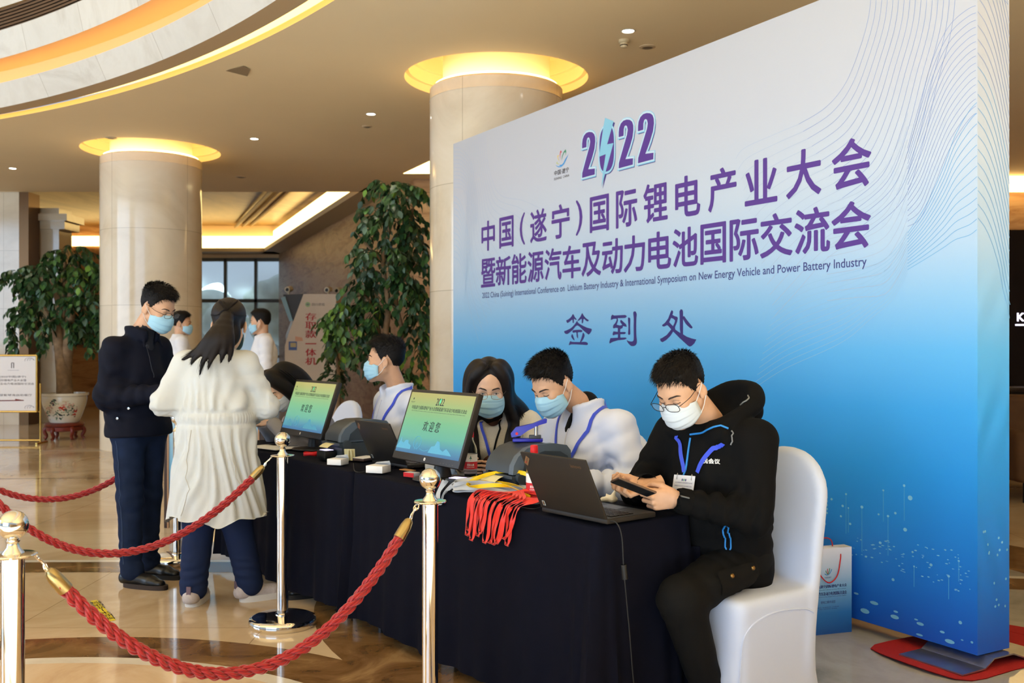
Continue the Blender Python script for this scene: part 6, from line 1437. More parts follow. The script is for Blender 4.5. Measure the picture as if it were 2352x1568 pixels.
monitor((-.571, 4.68, .838), (-.2225, 4.21, .838), 'wide monitor with welcome screen on the near table, nearest the camera')
monitor((-1.395, 5.965, .838), (-1.06, 5.51, .838), 'wide monitor with welcome screen on the farther table')
def laptop(bl, br, lab, marks=True):
    bl, br = Vector(bl), Vector(br); ux = (br-bl).normalized(); c = (bl+br)/2; vv = Vector((-ux.y, ux.x, 0)); w_ = .342; r = empty('laptop', c, lab, 'laptop', 'black laptops')
    M = Matrix(((ux.x, vv.x, 0, 0), (ux.y, vv.y, 0, 0), (0, 0, 1, 0), (0, 0, 0, 1)))
    black = mat('laptop_black', (30, 27, 25), .5, bump=.02, bscale=800)
    b = MB(); b.box((0, .119, .0), (w_, .238, .018), M, 0, .004); b.box((0, .119, .0092), (w_-.006, .232, .0008), M, 1); b.build('base', [black, mat('laptop_deck', (46, 48, 52), .5)], r)
    k_ = MB()
    for j in range(6):
        for i in range(14): k_.box((-.142+.0219*i, .045+.0185*j, .011), (.0175, .0145, .0035), M, 0, .0008)
    k_.build('keyboard', [mat('key_black', (22, 22, 24), .4)], r); MB().box((0, .19, .0098), (.10, .06, .0012), M, 0).build('touchpad', [mat('touchpad_grey', (58, 60, 64), .35)], r)
    th = math.radians(25.5); uy = Vector((-vv.x*math.sin(th), -vv.y*math.sin(th), math.cos(th))); n = ux.cross(uy); A = Matrix(((ux.x, uy.x, n.x, 0), (ux.y, uy.y, n.y, 0), (ux.z, uy.z, n.z, .008), (0, 0, 0, 1)))
    o = MB().box((0, .115, 0), (w_, .230, .009), A, 0, .003).box((0, .115, -.0048), (w_-.02, .205, .0006), A, 1).build('lid', [black, mat('laptop_screen', (20, 24, 30), .15)], r)
    if n.dot(Vector((0, -1, 0))) < 0: pass
    if marks:
        q = lambda a, b: A @ Vector((-w_/2+w_*a, .23*b, .0049)); t = MB()
        text_on(t, 'lenovo', q(.83, .88), ux, uy, w=.052); d1 = (ux*.62+uy*.78).normalized(); d2 = (uy*.62-ux*.78).normalized()
        t.add([q(.07, .86)+d1*a+d2*b for a, b in ((-.02, -.009), (.02, -.009), (.02, .009), (-.02, .009))], [(0, 1, 2, 3)], 1); text_on(t, 'ThinkPad', q(.07, .86)+n*.0004, d1, d2, w=.034, mi=2)
        t.lathe([(0, .0008), (.0028, .0008)], 10, Matrix.Translation(q(.052, .835)) @ A.to_3x3().to_4x4(), 3)
        t.add([q(.085, .10)+ux*a+uy*b for a, b in ((-.007, -.010), (.007, -.010), (.007, .010), (-.007, .010))], [(0, 1, 2, 3)], 4); t.add([q(.085, .10)+n*.0003+ux*a+uy*b for a, b in ((-.005, -.008), (.004, -.008), (.004, .008), (-.005, .008))], [(0, 1, 2, 3)], 0)
        t.build('lid_marks', [mat('logo_bronze', (116, 86, 56), .4, .5), mat('logo_plate', (150, 120, 92), .4, .6), plb, redp, mat('sticker_pale', (180, 190, 190), .5)], o, sharp=None)
    return r
laptop((.108, 3.63, .768), (.3215, 3.362, .768), 'open black laptop at the near table corner, its lid back towards the camera')
laptop((-.722, 5.13, .768), (-.512, 4.86, .768), 'open black laptop between the two monitors')
def printer(u, v, lab):
    M = TR; r = empty('label_printer', T(u, v, .758), lab, 'printer', 'dark grey label printers'); hw = .098
    up = [(-.155, .095), (-.150, .125), (-.128, .160), (-.085, .190), (-.03, .203), (.05, .203), (.115, .192), (.135, .17), (.14, .12), (.14, .095)]
    def ex(pf, x0, x1, name, m):
        mb = MB(); n = len(pf); P = [(x0, y, z) for y, z in pf]+[(x1, y, z) for y, z in pf]; mb.add(P, [(i, (i+1) % n, n+(i+1) % n, n+i) for i in range(n)], 0, M, True); mb.add(P[:n], [tuple(range(n))], 0, M).add(P[n:], [tuple(range(n-1, -1, -1))], 0, M); return mb.build(name, [m], r, sharp=35)
    ex(up, -hw, hw-.03, 'lid', prg); ex([(-.158, .092)]+[(y*1.02, z+.003) for y, z in up[1:-1]]+[(.143, .092)], hw-.03, hw, 'side_band', prl)
    ex([(-.11, .10), (-.10, .135), (-.06, .165), (.0, .178), (.08, .172), (.12, .15), (.125, .10)], hw-.002, hw+.004, 'side_panel', prg)
    ex([(-.14, .0), (-.15, .012), (-.15, .06), (-.165, .075), (-.165, .088), (.145, .088), (.145, 0)], -hw*1.02, hw*1.02, 'base', prg)
    mb = MB(); mb.cyl((hw*1.02, -.125, .078), (hw+.02, -.125, .078), .024, 18, M=M); mb.build('release_latch', [prg], r); MB().cyl((-hw-.016, -.125, .078), (-hw, -.125, .078), .02, 18, M=M).build('release_latch', [prg], r)
    mb = MB(); mb.grid(6, 4, lambda a, b: (-.055+.10*b, -.158-.05*a, .082-.02*a*a), M=M); mb.build('label_strip', [mat('label_paper', (214, 206, 160), .7)], r, sharp=None); return r
printer(.72, .265, 'dark grey label printer behind the near laptop, carrying the blue hole punch')
printer(2.30, .30, 'dark grey label printer between the far monitor and the middle laptop')
# blue hole punch on the near printer
r = empty('hole_punch', T(.74, .27, .963), 'blue two-hole punch standing on the near label printer', 'hole punch'); blu = mat('royal_blue_plastic', (36, 36, 168), .35)
M = TR @ rotm(.9)
MB().box((0, 0, .008), (.125, .052, .014), M, 0, .004).build('base', [blu], r); MB().box((.03, 0, .021), (.05, .048, .014), M, 0, .003).build('tray', [mat('dark_grey_plastic', (60, 62, 68), .4)], r)
mb = MB(); mb.prism([(-.066, .020), (-.070, .036), (-.05, .060), (.02, .076), (.072, .098), (.080, .094), (.078, .080), (.05, .072), (.0, .048), (-.03, .026)], -.024, .024, M @ Matrix(((1, 0, 0, 0), (0, 0, 1, 0), (0, 1, 0, 0), (0, 0, 0, 1)))); mb.build('handle', [blu], r)
for y in (-.018, .018):
    MB().cyl((.035, y, .028), (.035, y, .066), .008, 12, M=M).build('punch_pin', [silver], r)
MB().cyl((-.045, -.027, .036), (-.045, .027, .036), .006, 10, M=M).build('pivot', [redp], r)
# bottles
glassw = mat('clear_bottle', (236, 242, 246), .04, trans=1.0, ior=1.12)
def bottle(p, lab, s=1.):
    r = empty('water_bottle', p, lab, 'bottle', 'bottles of water')
    pr = [(0, .004), (.022, .0), (.029, .004), (.031, .012), (.0295, .018), (.031, .024), (.0295, .030), (.031, .036), (.0295, .042), (.0312, .05), (.0312, .118), (.030, .124), (.031, .132), (.026, .152), (.018, .170), (.0135, .180), (.0132, .196)]
    MB().lathe([(a*s, b*s) for a, b in pr], 28).build('bottle_body', [glassw], r, sharp=None)
    MB().lathe([(0, .224*s), (.012*s, .224*s), (.0148*s, .220*s), (.015*s, .199*s), (.0138*s, .196*s)], 24).build('cap', [redp], r)
    MB().lathe([(.0155*s, .1935*s), (.0155*s, .197*s), (.0135*s, .197*s)], 20).build('cap_ring', [redp], r)
    l = MB(); l.lathe([(.0316*s, .048*s), (.0317*s, .082*s)], 32, None, 0); l.lathe([(.0317*s, .082*s), (.0316*s, .117*s)], 32, None, 1)
    a0 = math.atan2(-p.y, -p.x)
    def cyl(a, b, w_, h_, zc, d=.0321): 
        an = a0+(a-.5)*w_/.0317; return (d*s*math.cos(an), d*s*math.sin(an), (zc+(b-.5)*h_)*s)
    put_text(l, '农夫山泉', lambda a, b: cyl(a, b, .034, .011, .068), .02, 1); put_text(l, 'NONGFU SPRING', lambda a, b: cyl(a, b, .036, .005, .057), 0, 1)
    l.add([cyl(a, b, .02, .022, .100) for a, b in ((.5, 1), (.62, .7), (.56, .7), (.85, .3), (.55, .35), (.55, 0), (.45, 0), (.45, .35), (.15, .3), (.44, .7), (.38, .7))], [tuple(range(11))], 2)
    l.build('label', [mat('label_red', (196, 24, 34), .5), white_m, mat('label_green', (24, 96, 78), .5)], r, sharp=None)
bottle(G3(1081, 1099, .758), 'red-capped water bottle standing right of the near monitor', .97)
bottle(G3(1227, 1156, .758), 'red-capped water bottle partly hidden behind the near laptop', 1.0)
# boxes, tape, cards
def small_box(name, p, d, rz, m, lab, cat, flap=None, group=None):
    r = empty(name, p, lab, cat, group); M = TR @ rotm(rz)
    MB().box((0, 0, d[2]/2), d, M, 0, .002).build('carton', [m], r)
    if flap:
        f = MB(); f.add([(-d[0]/2, d[1]/2, d[2]), (d[0]/2, d[1]/2, d[2]), (d[0]*.62, d[1]*.1, d[2]+.022), (-d[0]*.2, d[1]*.2, d[2]+.012)], [(0, 1, 2, 3), (3, 2, 1, 0)], 0, M); f.build('flap', [m], r, sharp=None)
        t = MB(); text_on(t, '签到', (0, 0, 0), (1, 0, 0), (0, 1, 0), w=.02); t.v = [tuple(M @ (Vector((d[0]*.1, d[1]*.15, d[2]+.0165))+Vector((v[0], v[1]*.9, v[1]*-.2)))) for v in t.v]; 
    return r
small_box('paper_box', G3(776, 1066, .758), (.082, .075, .030), .55, white_m, 'small open white paper box by the seam of the two tables, left of its twin', 'box', True)
small_box('paper_box', G3(869, 1084, .758), (.090, .082, .034), .55, white_m, 'small open white paper box in front of the middle laptop', 'box', True)
small_box('card_box', G3(946, 1094, .758), (.062, .045, .020), .3, white_m, 'little red and white box on the near monitor base', 'box')
mb = MB(); M = Matrix.Translation(G3(946, 1094, .7575)) @ TR @ rotm(.3); mb.box((0, -.0232, .010), (.0625, .001, .019), M); bx = [o for o in bpy.data.objects if o.get('label', '').startswith('little red')][0]
o = MB().box((0, -.0229, .010), (.0625, .0012, .0196), TR @ rotm(.3)).box((-.0316, 0, .010), (.0012, .045, .0196), TR @ rotm(.3)).build('red_side', [redp], bx)
t = MB(); t.box((0, 0, .002), (.085, .035, .004), TR @ rotm(.15), 0, .001); o = t.build('card', [mat('orange_card', (196, 142, 84), .6)], None, G3(936, 1080, .758)); tag(o, 'small orange-brown card lying left of the near monitor base', 'card')
r = empty('tape_roll', G3(763, 1031, .758), 'white roll of tape lying beside the far printer', 'tape')
MB().lathe([(.034, .001), (.046, .001), (.046, .034), (.034, .034), (.034, .001)], 32).build('tape', [white_m], r); MB().lathe([(.031, .002), (.034, .002), (.034, .033), (.031, .033), (.031, .002)], 28).build('core', [redp], r)
t = MB(); a_ = G3(709, 1046, .758); t.ribbon([(.038*math.cos(x)+.01, .026*math.sin(x), .010+.002*math.sin(3*x)) for x in [2*math.pi*i/30 for i in range(31)]], .018, (0, 0, 1)); o = t.build('red_ribbon', [redp], None, a_, sharp=None); tag(o, 'loop of red ribbon lying below the far monitor', 'ribbon')
def scanner(p, lab, rz):
    r = empty('card_reader', p, lab, 'card reader', 'black card readers'); M = TR @ rotm(rz)
    MB().box((0, 0, .024), (.085, .07, .048), M, 0, .004).build('body', [plb], r); MB().box((0, 0, .049), (.062, .048, .0025), M, 0, .001).build('window', [mat('violet_light_window', (150, 130, 230), .2, emit=(214, 200, 255), es=2.2)], r)
scanner(G3(750, 1054, .758), 'small black reader with a violet light beside the white tape roll', .1)
scanner(G3(1052, 1124, .758), 'small black reader with a violet light by the heap of lanyards', .4)
r = empty('tag_bundle', G3(800, 1058, .758), 'bundle of cream paper tags standing behind the white box', 'tags'); cr = mat('cream_tag', (226, 218, 170), .7)
for k in range(3): MB().box((.012*k-.02, .012*k, .028), (.055, .004, .056), TR @ rotm(.6*k-.3) @ rotm(.12*k, 'X')).build('tag', [cr], r)
t = MB(); t.box((0, 0, .008), (.09, .13, .013), TR @ rotm(.4), 0, .002); o = t.build('notebook', [mat('notebook_brown', (70, 52, 44), .6)], None, G3(838, 1056, .758)); tag(o, 'small brown notebook lying left of the middle laptop', 'notebook')
MB().box((0, 0, .015), (.086, .126, .002), TR @ rotm(.4)).build('page', [paperm], o)
g = Solid((-.06, -.05, -.01), (.06, .05, .07), .004); 
g.cap((-.025, 0, .010), (.022, .005, .010), .011, .012, .01); g.cap((.012, 0, .01), (.028, .0, .052), .014, .002, .008); g.cap((.0, .01, .01), (-.01, .01, .03), .012, .004, .008); V, Q = g.mesh(0); V = V+normals(V, Q)*(.003*wave3(V, 160, 3))[:, None]
o = mesh_obj('crumpled_tissue', V, Q, white_m, None, False, G3(1399, 1154, .762)); tag(o, 'crumpled white tissue behind the near laptop keyboard', 'tissue')
o.location.z = .764
# cables
cab = mat('black_cable', (16, 16, 17), .5)
def cable(pts, lab, rad=.0026, plug=False):
    c = Vector(pts[0]); o = MB().tube(spline([Vector(p)-c for p in pts], 8), rad, 6).build('cable', [cab], None, c, sharp=None); tag(o, lab, 'cable'); 
    if plug: MB().cyl(Vector(pts[-2])-c, Vector(pts[-1])-c, .008, 10).build('plug', [plb], o)
cable([G3(812, 1064, .762), G3(816, 1082, .762), G3(840, 1082, .762), G3(858, 1070, .762), G3(868, 1062, .762)], 'black cable curling beside the white box in front of the middle laptop')
cable([G3(898, 1074, .762), G3(920, 1066, .762), G3(938, 1064, .762), G3(925, 1072, .762), G3(950, 1074, .762)], 'black cable coiled under the left end of the near monitor')
cable([G3(1250, 1160, .762), G3(1228, 1168, .762), G3(1195, 1163, .762), G3(1184, 1152, .762), G3(1215, 1142, .762), G3(1238, 1140, .762)], 'thin black cable looping round the bottle behind the laptop', .0016)
pw = T(-.02, .035, .768); cable([pw, T(-.045, .05, .766), T(-.062, .06, .72), T(-.062, .07, .60), T(-.064, .09, .42), T(-.07, .11, .2), T(-.085, .13, .03), T(-.16, .17, .006), T(-.10, .30, .006)], 'laptop power cable hanging down the end of the near table', .0028)
MB().cyl(T(-.062, .068, .625)-pw, T(-.0625, .074, .575)-pw, .011, 12).build('cable_brick', [plb], [o for o in bpy.data.objects if o.get('label', '').startswith('laptop power')][0])
# lanyards: grey and yellow heap on the table top, red ones spilling over the front edge
gry = mat('grey_satin_ribbon', (176, 180, 186), .35, sheen=.3); yel = mat('yellow_ribbon', (240, 200, 20), .45); rdl = mat('red_ribbon_satin', (226, 44, 30), .4, sheen=.2)
rl = random.Random(12)
def lanyard(pts, m, lab, grp, wd=.016, st=0.):
    P = spline(pts, 7); c = P[0].copy(); nr = []
    for i, p in enumerate(P):
        t = (P[min(i+1, len(P)-1)]-P[max(0, i-1)]).normalized(); up = Vector((0, 0, 1)) if abs(t.z) < .7 else VD
        tw = st+.6*math.sin(i*.35+len(pts)+st*9); nr.append((t.cross(up)).normalized()*math.cos(tw)+up*math.sin(tw))
    o = MB().ribbon([p-c for p in P], wd, nr).build('lanyard', [m], None, c, sharp=40); tag(o, lab, 'lanyard', grp)
for k in range(7):
    a = rl.uniform(-.01, .05); z = .766+.0055*k; e = rl.uniform(-.03, .02)
    lanyard([T(.48+e, .12+a, z), T(.60, .10+a, z+.006), T(.72+e, .05+a*.6, z+.014), T(.80+e, .00+a*.5, z+.012), T(.865+e, -.015+a*.4, z+.004-.001*k), T(.885+e, .01+a*.6, z+.008), T(.84, .05+a, z+.016), T(.78, .09+a, z+.012), T(.64, .13+a, z+.008), T(.50, .15+a, z)], gry, 'grey ribbon lanyard in the heap between the near monitor and laptop', 'grey lanyards', .016, 1.0+.12*k)
for k in range(2):
    e = rl.uniform(-.01, .01); lanyard([T(.96+e, .01-.005*k, .80), T(.985+e, -.012, .757-.02*k), T(.975+e, -.024, .715-.012*k), T(.955+e, -.022, .712), T(.935, -.012, .755), T(.90+e, .02, .80)], gry, 'grey ribbon lanyard in the heap between the near monitor and laptop', 'grey lanyards', .016, 1.0+.12*k)
for k, (du, dv, dz) in enumerate(((.0, .10, .035), (.02, .0, .02))):
    lanyard([T(.46, .12+dv*.3, .805), T(.56, .13+dv, .862-dz*.2), T(.72, .12+dv, .872-dz), T(.86-.12*k+du, .03+dv*.6, .850-dz), T(.885-.12*k+du, .0+dv*.5, .812-dz*.6), T(.83-.12*k, -.01+dv*.4, .805), T(.70-.06*k, .03+dv*.4, .815), T(.55, .05+dv*.4, .815), T(.46, .07, .785)], yel, ('yellow lanyard looping highest over the grey heap', 'yellow lanyard lying between the grey heap and red ribbons')[k], 'yellow lanyards', .016, 1.1)
for k in range(11):
    t = k/10; u = .745-.30*t+rl.uniform(-.012, .012); dz = rl.uniform(-.02, .02); sw_ = rl.uniform(-.02, .02); y_ = -.022-.006*(k % 3)
    lanyard([T(.40, .10+.01*(k % 4), .770+.003*k), T(.48+.08*t*0+.1*(1-t), .055, .782+.003*k), T(u-.03, .010, .790), T(u, y_, .755), T(u+.02+sw_, y_-.006, .69+dz*.4), T(u+.03+sw_, y_-.008, .635+dz), T(u+.012+sw_, y_-.012, .618+dz), T(u-.012+sw_*.5, y_-.010, .65+dz), T(u-.025, y_-.004, .715), T(u-.045, y_+.008, .765), T(u-.08, .03, .786), T(.41, .08+.01*(k % 3), .772+.002*k)], rdl, 'red ribbon lanyard spilling over the front edge of the near table', 'red lanyards', .013)
# far end clutter: papers, glass and tissue pack
def sheet(p, d, rz, lab, m=paperm, name='paper_sheet'):
    o = MB().box((0, 0, .002), (d[0], d[1], .004), TR @ rotm(rz)).build(name, [m], None, p); tag(o, lab, 'paper'); return o
sheet(T(3.02, .13, .758), (.30, .21, 0), .2, 'white papers lying on the far table behind the coat', paperm)
sheet(T(3.12, .30, .758), (.22, .30, 0), .5, 'grey closed folder lying by the bent woman hands', mat('grey_folder', (120, 118, 120), .5), 'folder')
sheet(T(1.10, .31, .758), (.14, .20, 0), .3, 'white sheet of paper leaning by the bottle right of the near monitor')
r = empty('plastic_cup', G3(684, 1023, .758), 'clear plastic cup with a green band beside the far monitor base', 'cup'); MB().lathe([(0, .002), (.026, .002), (.034, .07), (.033, .07), (.025, .005), (0, .005)], 24).build('cup_wall', [glassw], r); MB().lathe([(.0285, .012), (.0312, .034)], 24).build('green_band', [mat('cup_green', (60, 140, 110), .5)], r)
# gift bags by the backdrop
bagm = grad_mat('bag_print', [(0, (20, 88, 178)), (.25, (44, 126, 204)), (.55, (128, 186, 226)), (.8, (206, 222, 238)), (1, (238, 238, 244))], 'Z', 0, .40, .45)
def gift_bag(p, ang, lab):
    r = empty('gift_bag', p, lab, 'bag', 'paper gift bags', ang); w_, d_, h_ = .262, .06, .405
    mb = MB(); ow, ins_ = [(-w_/2, -d_/2), (w_/2, -d_/2), (w_/2, d_/2), (-w_/2, d_/2)], None
    V = [(x, y, 0) for x, y in ow]+[(x, y, h_) for x, y in ow]+[(x*.985, y*.95, h_) for x, y in ow]+[(x*.985, y*.95, .004) for x, y in ow]
    mb.add(V, [(0, 1, 5, 4), (1, 2, 6, 5), (2, 3, 7, 6), (3, 0, 4, 7), (3, 2, 1, 0)], 0); mb.add(V, [(4, 5, 9, 8), (5, 6, 10, 9), (6, 7, 11, 10), (7, 4, 8, 11), (8, 9, 13, 12), (9, 10, 14, 13), (10, 11, 15, 14), (11, 8, 12, 15), (12, 13, 14, 15)], 1)
    mb.build('bag_body', [bagm, paperm], r); t = MB(); X, Y_ = (1, 0, 0), (0, 0, 1); y = -d_/2-.0006
    for dx in (-.0006, .0006):
        text_on(t, '2022中国(遂宁)国际锂电产业大会', (dx, y, .225), X, Y_, w=.205, h=.017); text_on(t, '暨新能源汽车及动力电池国际交流会', (dx, y, .192), X, Y_, w=.205, h=.017)
    text_on(t, '锂电之都欢迎您', (0, y, .152), X, Y_, w=.08, h=.013); text_on(t, 'China (Suining) International Conference on Lithium Battery Industry', (0, y, .210), X, Y_, w=.20, h=.005); text_on(t, 'International Symposium on New Energy Vehicle and Power Battery', (0, y, .177), X, Y_, w=.20, h=.005)
    for k, yy in enumerate((.128, .120)): text_on(t, '2022  SUINING  CHINA', (0, y, yy), X, Y_, w=.12-.02*k, h=.004)
    text_on(t, '中国·遂宁', (0, y, .268), X, Y_, w=.035, h=.008)
    for k, (a, b) in enumerate(((-.012, .018), (-.003, .026), (.008, .028))): t.tube([(a*.2, y, .283), (a*.9, y, .283+b*.6), (a, y, .283+b)], .0018, 5, 1+k)
    t.tube(spline([(-.018, y, .286), (-.004, y, .280), (.010, y, .288), (.020, y, .306)], 4), .0022, 5, 4)
    t.build('bag_print', [navy, lm[1], lm[0], MATS['print_mark_1'], lm[4]], r, sharp=None)
    for s_ in (-1, 1):
        hx = MB(); yy = s_*(d_/2+.004)
        if s_ < 0: hx.tube(spline([(-.075, yy+.004, .375), (-.07, yy, .345), (-.045, yy-.004, .28), (0, yy-.006, .245), (.045, yy-.004, .275), (.065, yy, .345), (.07, yy+.004, .375)], 6), .0028, 7)
        else: hx.tube(spline([(-.07, yy, .38), (-.05, yy-.02, .43), (0, yy-.04, .45), (.05, yy-.02, .43), (.07, yy, .38)], 6), .0028, 7)
        hx.build('cord_handle', [redp], r, sharp=None)
    k = MB(); k.box((-.03, .0, .385), (.17, .05, .04), Matrix.Rotation(.1, 4, 'Y'), 0, .004); k.build('packed_folder', [paperm], r); return r
pa, pb_ = G3(1858, 1461), G3(1946, 1452); ang = math.atan2(pb_.y-pa.y, pb_.x-pa.x); mid = (pa+pb_)/2+Vector((-math.sin(ang), math.cos(ang), 0))*.031
gift_bag(mid, ang, 'blue and white paper gift bag nearest the camera, by the backdrop')
gift_bag(mid+Vector((-.13, .10, 0)), ang-.05, 'second paper gift bag, tucked behind the front one')
# yellow floor sticker with black lettering
stk = MB(); c = [G3(208, 1380), G3(222, 1378), G3(266, 1424), G3(248, 1427)]
stk.prism([(p.x, p.y) for p in (c[3], c[2], c[1], c[0])], .0002, .0016); d1 = (c[3]-c[0]).normalized(); d2 = Vector((0, 0, 1)).cross(d1)
text_on(stk, '请保持一米距离', (c[0]+c[3]+c[1]+c[2])/4+Vector((0, 0, .002)), d1, d2, w=(c[3]-c[0]).length*.9, mi=1)
tag(stk.build('floor_sticker', [mat('yellow_sticker', (230, 206, 40), .5), blk]), 'yellow floor sticker with black lettering behind the foreground rope', 'sticker')
# ================================================================== PLANTS
lg1 = mat('leaf_dark_green', (40, 72, 40), .42, var=.3, vscale=3); lg2 = mat('leaf_mid_green', (72, 110, 56), .4, var=.25, vscale=3); lg3 = mat('leaf_bright_green', (104, 140, 50), .4, var=.2, vscale=3); lg4 = mat('leaf_grey_green', (92, 118, 98), .35, var=.2, vscale=3)
bark = mat('pale_bark', (130, 104, 76), .85, var=.3, vscale=12, bump=.4, bscale=40); soil = mat('potting_soil', (50, 38, 28), .95, var=.3, vscale=40, bump=.5, bscale=90)
LEAF = [(0, 0, 0), (.25, .26, .02), (.25, -.26, .02), (.55, .30, -.02), (.55, -.30, -.02), (.82, .16, -.10), (.82, -.16, -.10), (1, 0, -.2), (.25, 0, -.05), (.55, 0, -.09), (.82, 0, -.14)]
LF = [(0, 8, 1), (0, 2, 8), (8, 9, 3, 1), (2, 4, 9, 8), (9, 10, 5, 3), (4, 6, 10, 9), (10, 7, 5), (6, 7, 10)]
LEAF = np.array(LEAF)
def foliage(clusters, Y, ln, seed, mats, parent, origin, droop=.6, depth=.9):
    """leaves hung along twigs inside the given lobes (centre pixel, radii in pixels, leaf count, mix of greens)"""
    r = np.random.RandomState(seed); k = Y/F; V = []; Fc = []; mi = []; tw = MB()
    for px, py, rx, ry, n, mix in clusters:
        c = P3(px, py, Y)-origin; R = (rx*k, rx*k*depth, ry*k); nt = max(1, n//9)
        for _ in range(nt):
            d = r.normal(size=3); d /= np.linalg.norm(d); d *= r.uniform(.35, 1.0)**.5; e = c+Vector((d[0]*R[0], d[1]*R[1], d[2]*R[2])); s = c.lerp(e, .35)+Vector((0, 0, .04))
            out = Vector((e.x-c.x, e.y-c.y, .15*(e.z-c.z)-.10)); out = out.normalized() if out.length > 1e-4 else Vector((1, 0, -.2)); tip = e+out*ln*1.1-Vector((0, 0, ln*droop*.9))
            path = spline([s, e, tip], 4); tw.tube(path, .0045, 4)
            for i in range(9):
                p = path[min(len(path)-1, int((.3+.7*i/8)*(len(path)-1)))]; side = out.cross(Vector((0, 0, 1))).normalized()*(1 if i % 2 else -1)
                if i == 8: side *= 0
                dr = (side*.9+out*.5+Vector((0, 0, -droop-.5*r.uniform()))+Vector(r.normal(size=3)*.22)).normalized(); up = (Vector((0, 0, 1))+Vector(r.normal(size=3)*.35)); yv = up.cross(dr).normalized(); zv = dr.cross(yv); L = ln*r.uniform(.7, 1.2)
                M = np.array([dr, yv, zv]); A = (LEAF*np.array([L, L*.95, L]))@M+np.array(p); b = len(V); V += A.tolist(); Fc += [tuple(q+b for q in f) for f in LF]; mi += [int(r.choice(len(mix), p=mix))]*len(LF)
    tw.build('twigs', [mat('green_twig', (70, 78, 44), .7)], parent, sharp=None)
    o = mesh_obj('foliage', V, Fc, mats, parent, True, mi=mi); return o
def pot_white(r, R=.22, h_=.36, ribs=18):
    mb = MB(); prof = [(.0, .0), (.68, 0), (.72, .05), (.80, .4), (.92, .82), (1.0, .90), (1.04, .94), (1.0, 1.0), (.92, 1.0), (.90, .93), (0, .92)]
    mb.grid(ribs*6, len(prof), lambda a, b: ((lambda rr: (rr*math.cos(2*math.pi*a), rr*math.sin(2*math.pi*a), prof[round(b*(len(prof)-1))][1]*h_))(R*prof[round(b*(len(prof)-1))][0]*(1+.018*math.cos(2*math.pi*a*ribs)))), closeu=True)
    mb.build('pot', [mat('white_glazed_pot', (214, 206, 190), .3)], r); MB().lathe([(0, h_*.925), (R*.9, h_*.925)], 24).build('soil', [soil], r)
o_ = Vector(((893-CX)/F*11.6, 11.6, 0)); tr_ = empty('potted_tree', o_, 'tall leafy green tree in a white pot, left of the big column', 'potted tree', 'indoor plants')
pot_white(tr_, .27, .42)
q = lambda px, py, dy=0.: P3(px, py, 11.6+dy)-o_
tb = MB()
for pts, r0 in (([Vector((.0, .0, .35)), q(889, 860), q(884, 780), q(892, 700), q(880, 600), q(900, 500), q(905, 440)], .05), ([Vector((.06, .03, .35)), q(915, 850, .05), q(922, 760, .1), q(910, 680, .05), q(935, 560, .1), q(950, 470)], .04), ([Vector((-.06, .03, .35)), q(878, 840, .1), q(866, 740, .1), q(840, 680), q(800, 690)], .032), ([q(892, 700), q(930, 640), q(960, 600)], .02), ([q(880, 600), q(840, 560), q(815, 530)], .02)):
    P = spline(pts, 6); tb.tube(P, [r0*(1-.7*i/(len(P)-1)) for i in range(len(P))], 10)
tb.build('trunk', [bark], tr_, sharp=None)
mx = [.62, .26, .02, .10]
foliage([(890, 432, 85, 22, 150, [.4, .5, .1, 0]), (930, 470, 55, 40, 140, mx), (885, 505, 75, 50, 260, mx), (945, 545, 45, 45, 170, mx), (880, 590, 85, 45, 300, [.45, .2, 0, .35]), (945, 640, 48, 50, 220, mx), (840, 640, 55, 40, 160, [.4, .2, 0, .4]), (800, 715, 60, 40, 190, [.25, .45, .25, .05]), (860, 720, 50, 50, 180, [.6, .3, .05, .05]), (790, 780, 45, 50, 150, [.4, .35, .2, .05]), (850, 800, 45, 55, 140, mx), (955, 720, 40, 60, 190, mx), (960, 800, 35, 55, 130, [.5, .4, .1, 0]), (930, 855, 40, 32, 80, [.4, .5, .1, 0])], 11.6, .105, 4, [lg1, lg2, lg3, lg4], tr_, o_)
o_ = Vector(((776-CX)/F*12.9, 12.9, 0)); tr_ = empty('potted_bush', o_, 'dark small-leaved bush in a white ribbed pot beside the cash machine', 'potted plant', 'indoor plants'); pot_white(tr_, .22, .40)
MB().tube([(0, 0, .3), (.02, 0, .8), (-.02, 0, 1.3), (0, 0, 1.9)], [.03, .026, .02, .01], 8).build('trunk', [bark], tr_)
foliage([(768, 730, 20, 28, 110, [.95, .05, 0, 0]), (772, 770, 30, 40, 220, [.95, .05, 0, 0]), (776, 820, 38, 45, 300, [.95, .05, 0, 0]), (780, 868, 42, 30, 220, [.9, .1, 0, 0])], 12.9, .06, 6, [lg1, lg2, lg3, lg4], tr_, o_, .3)
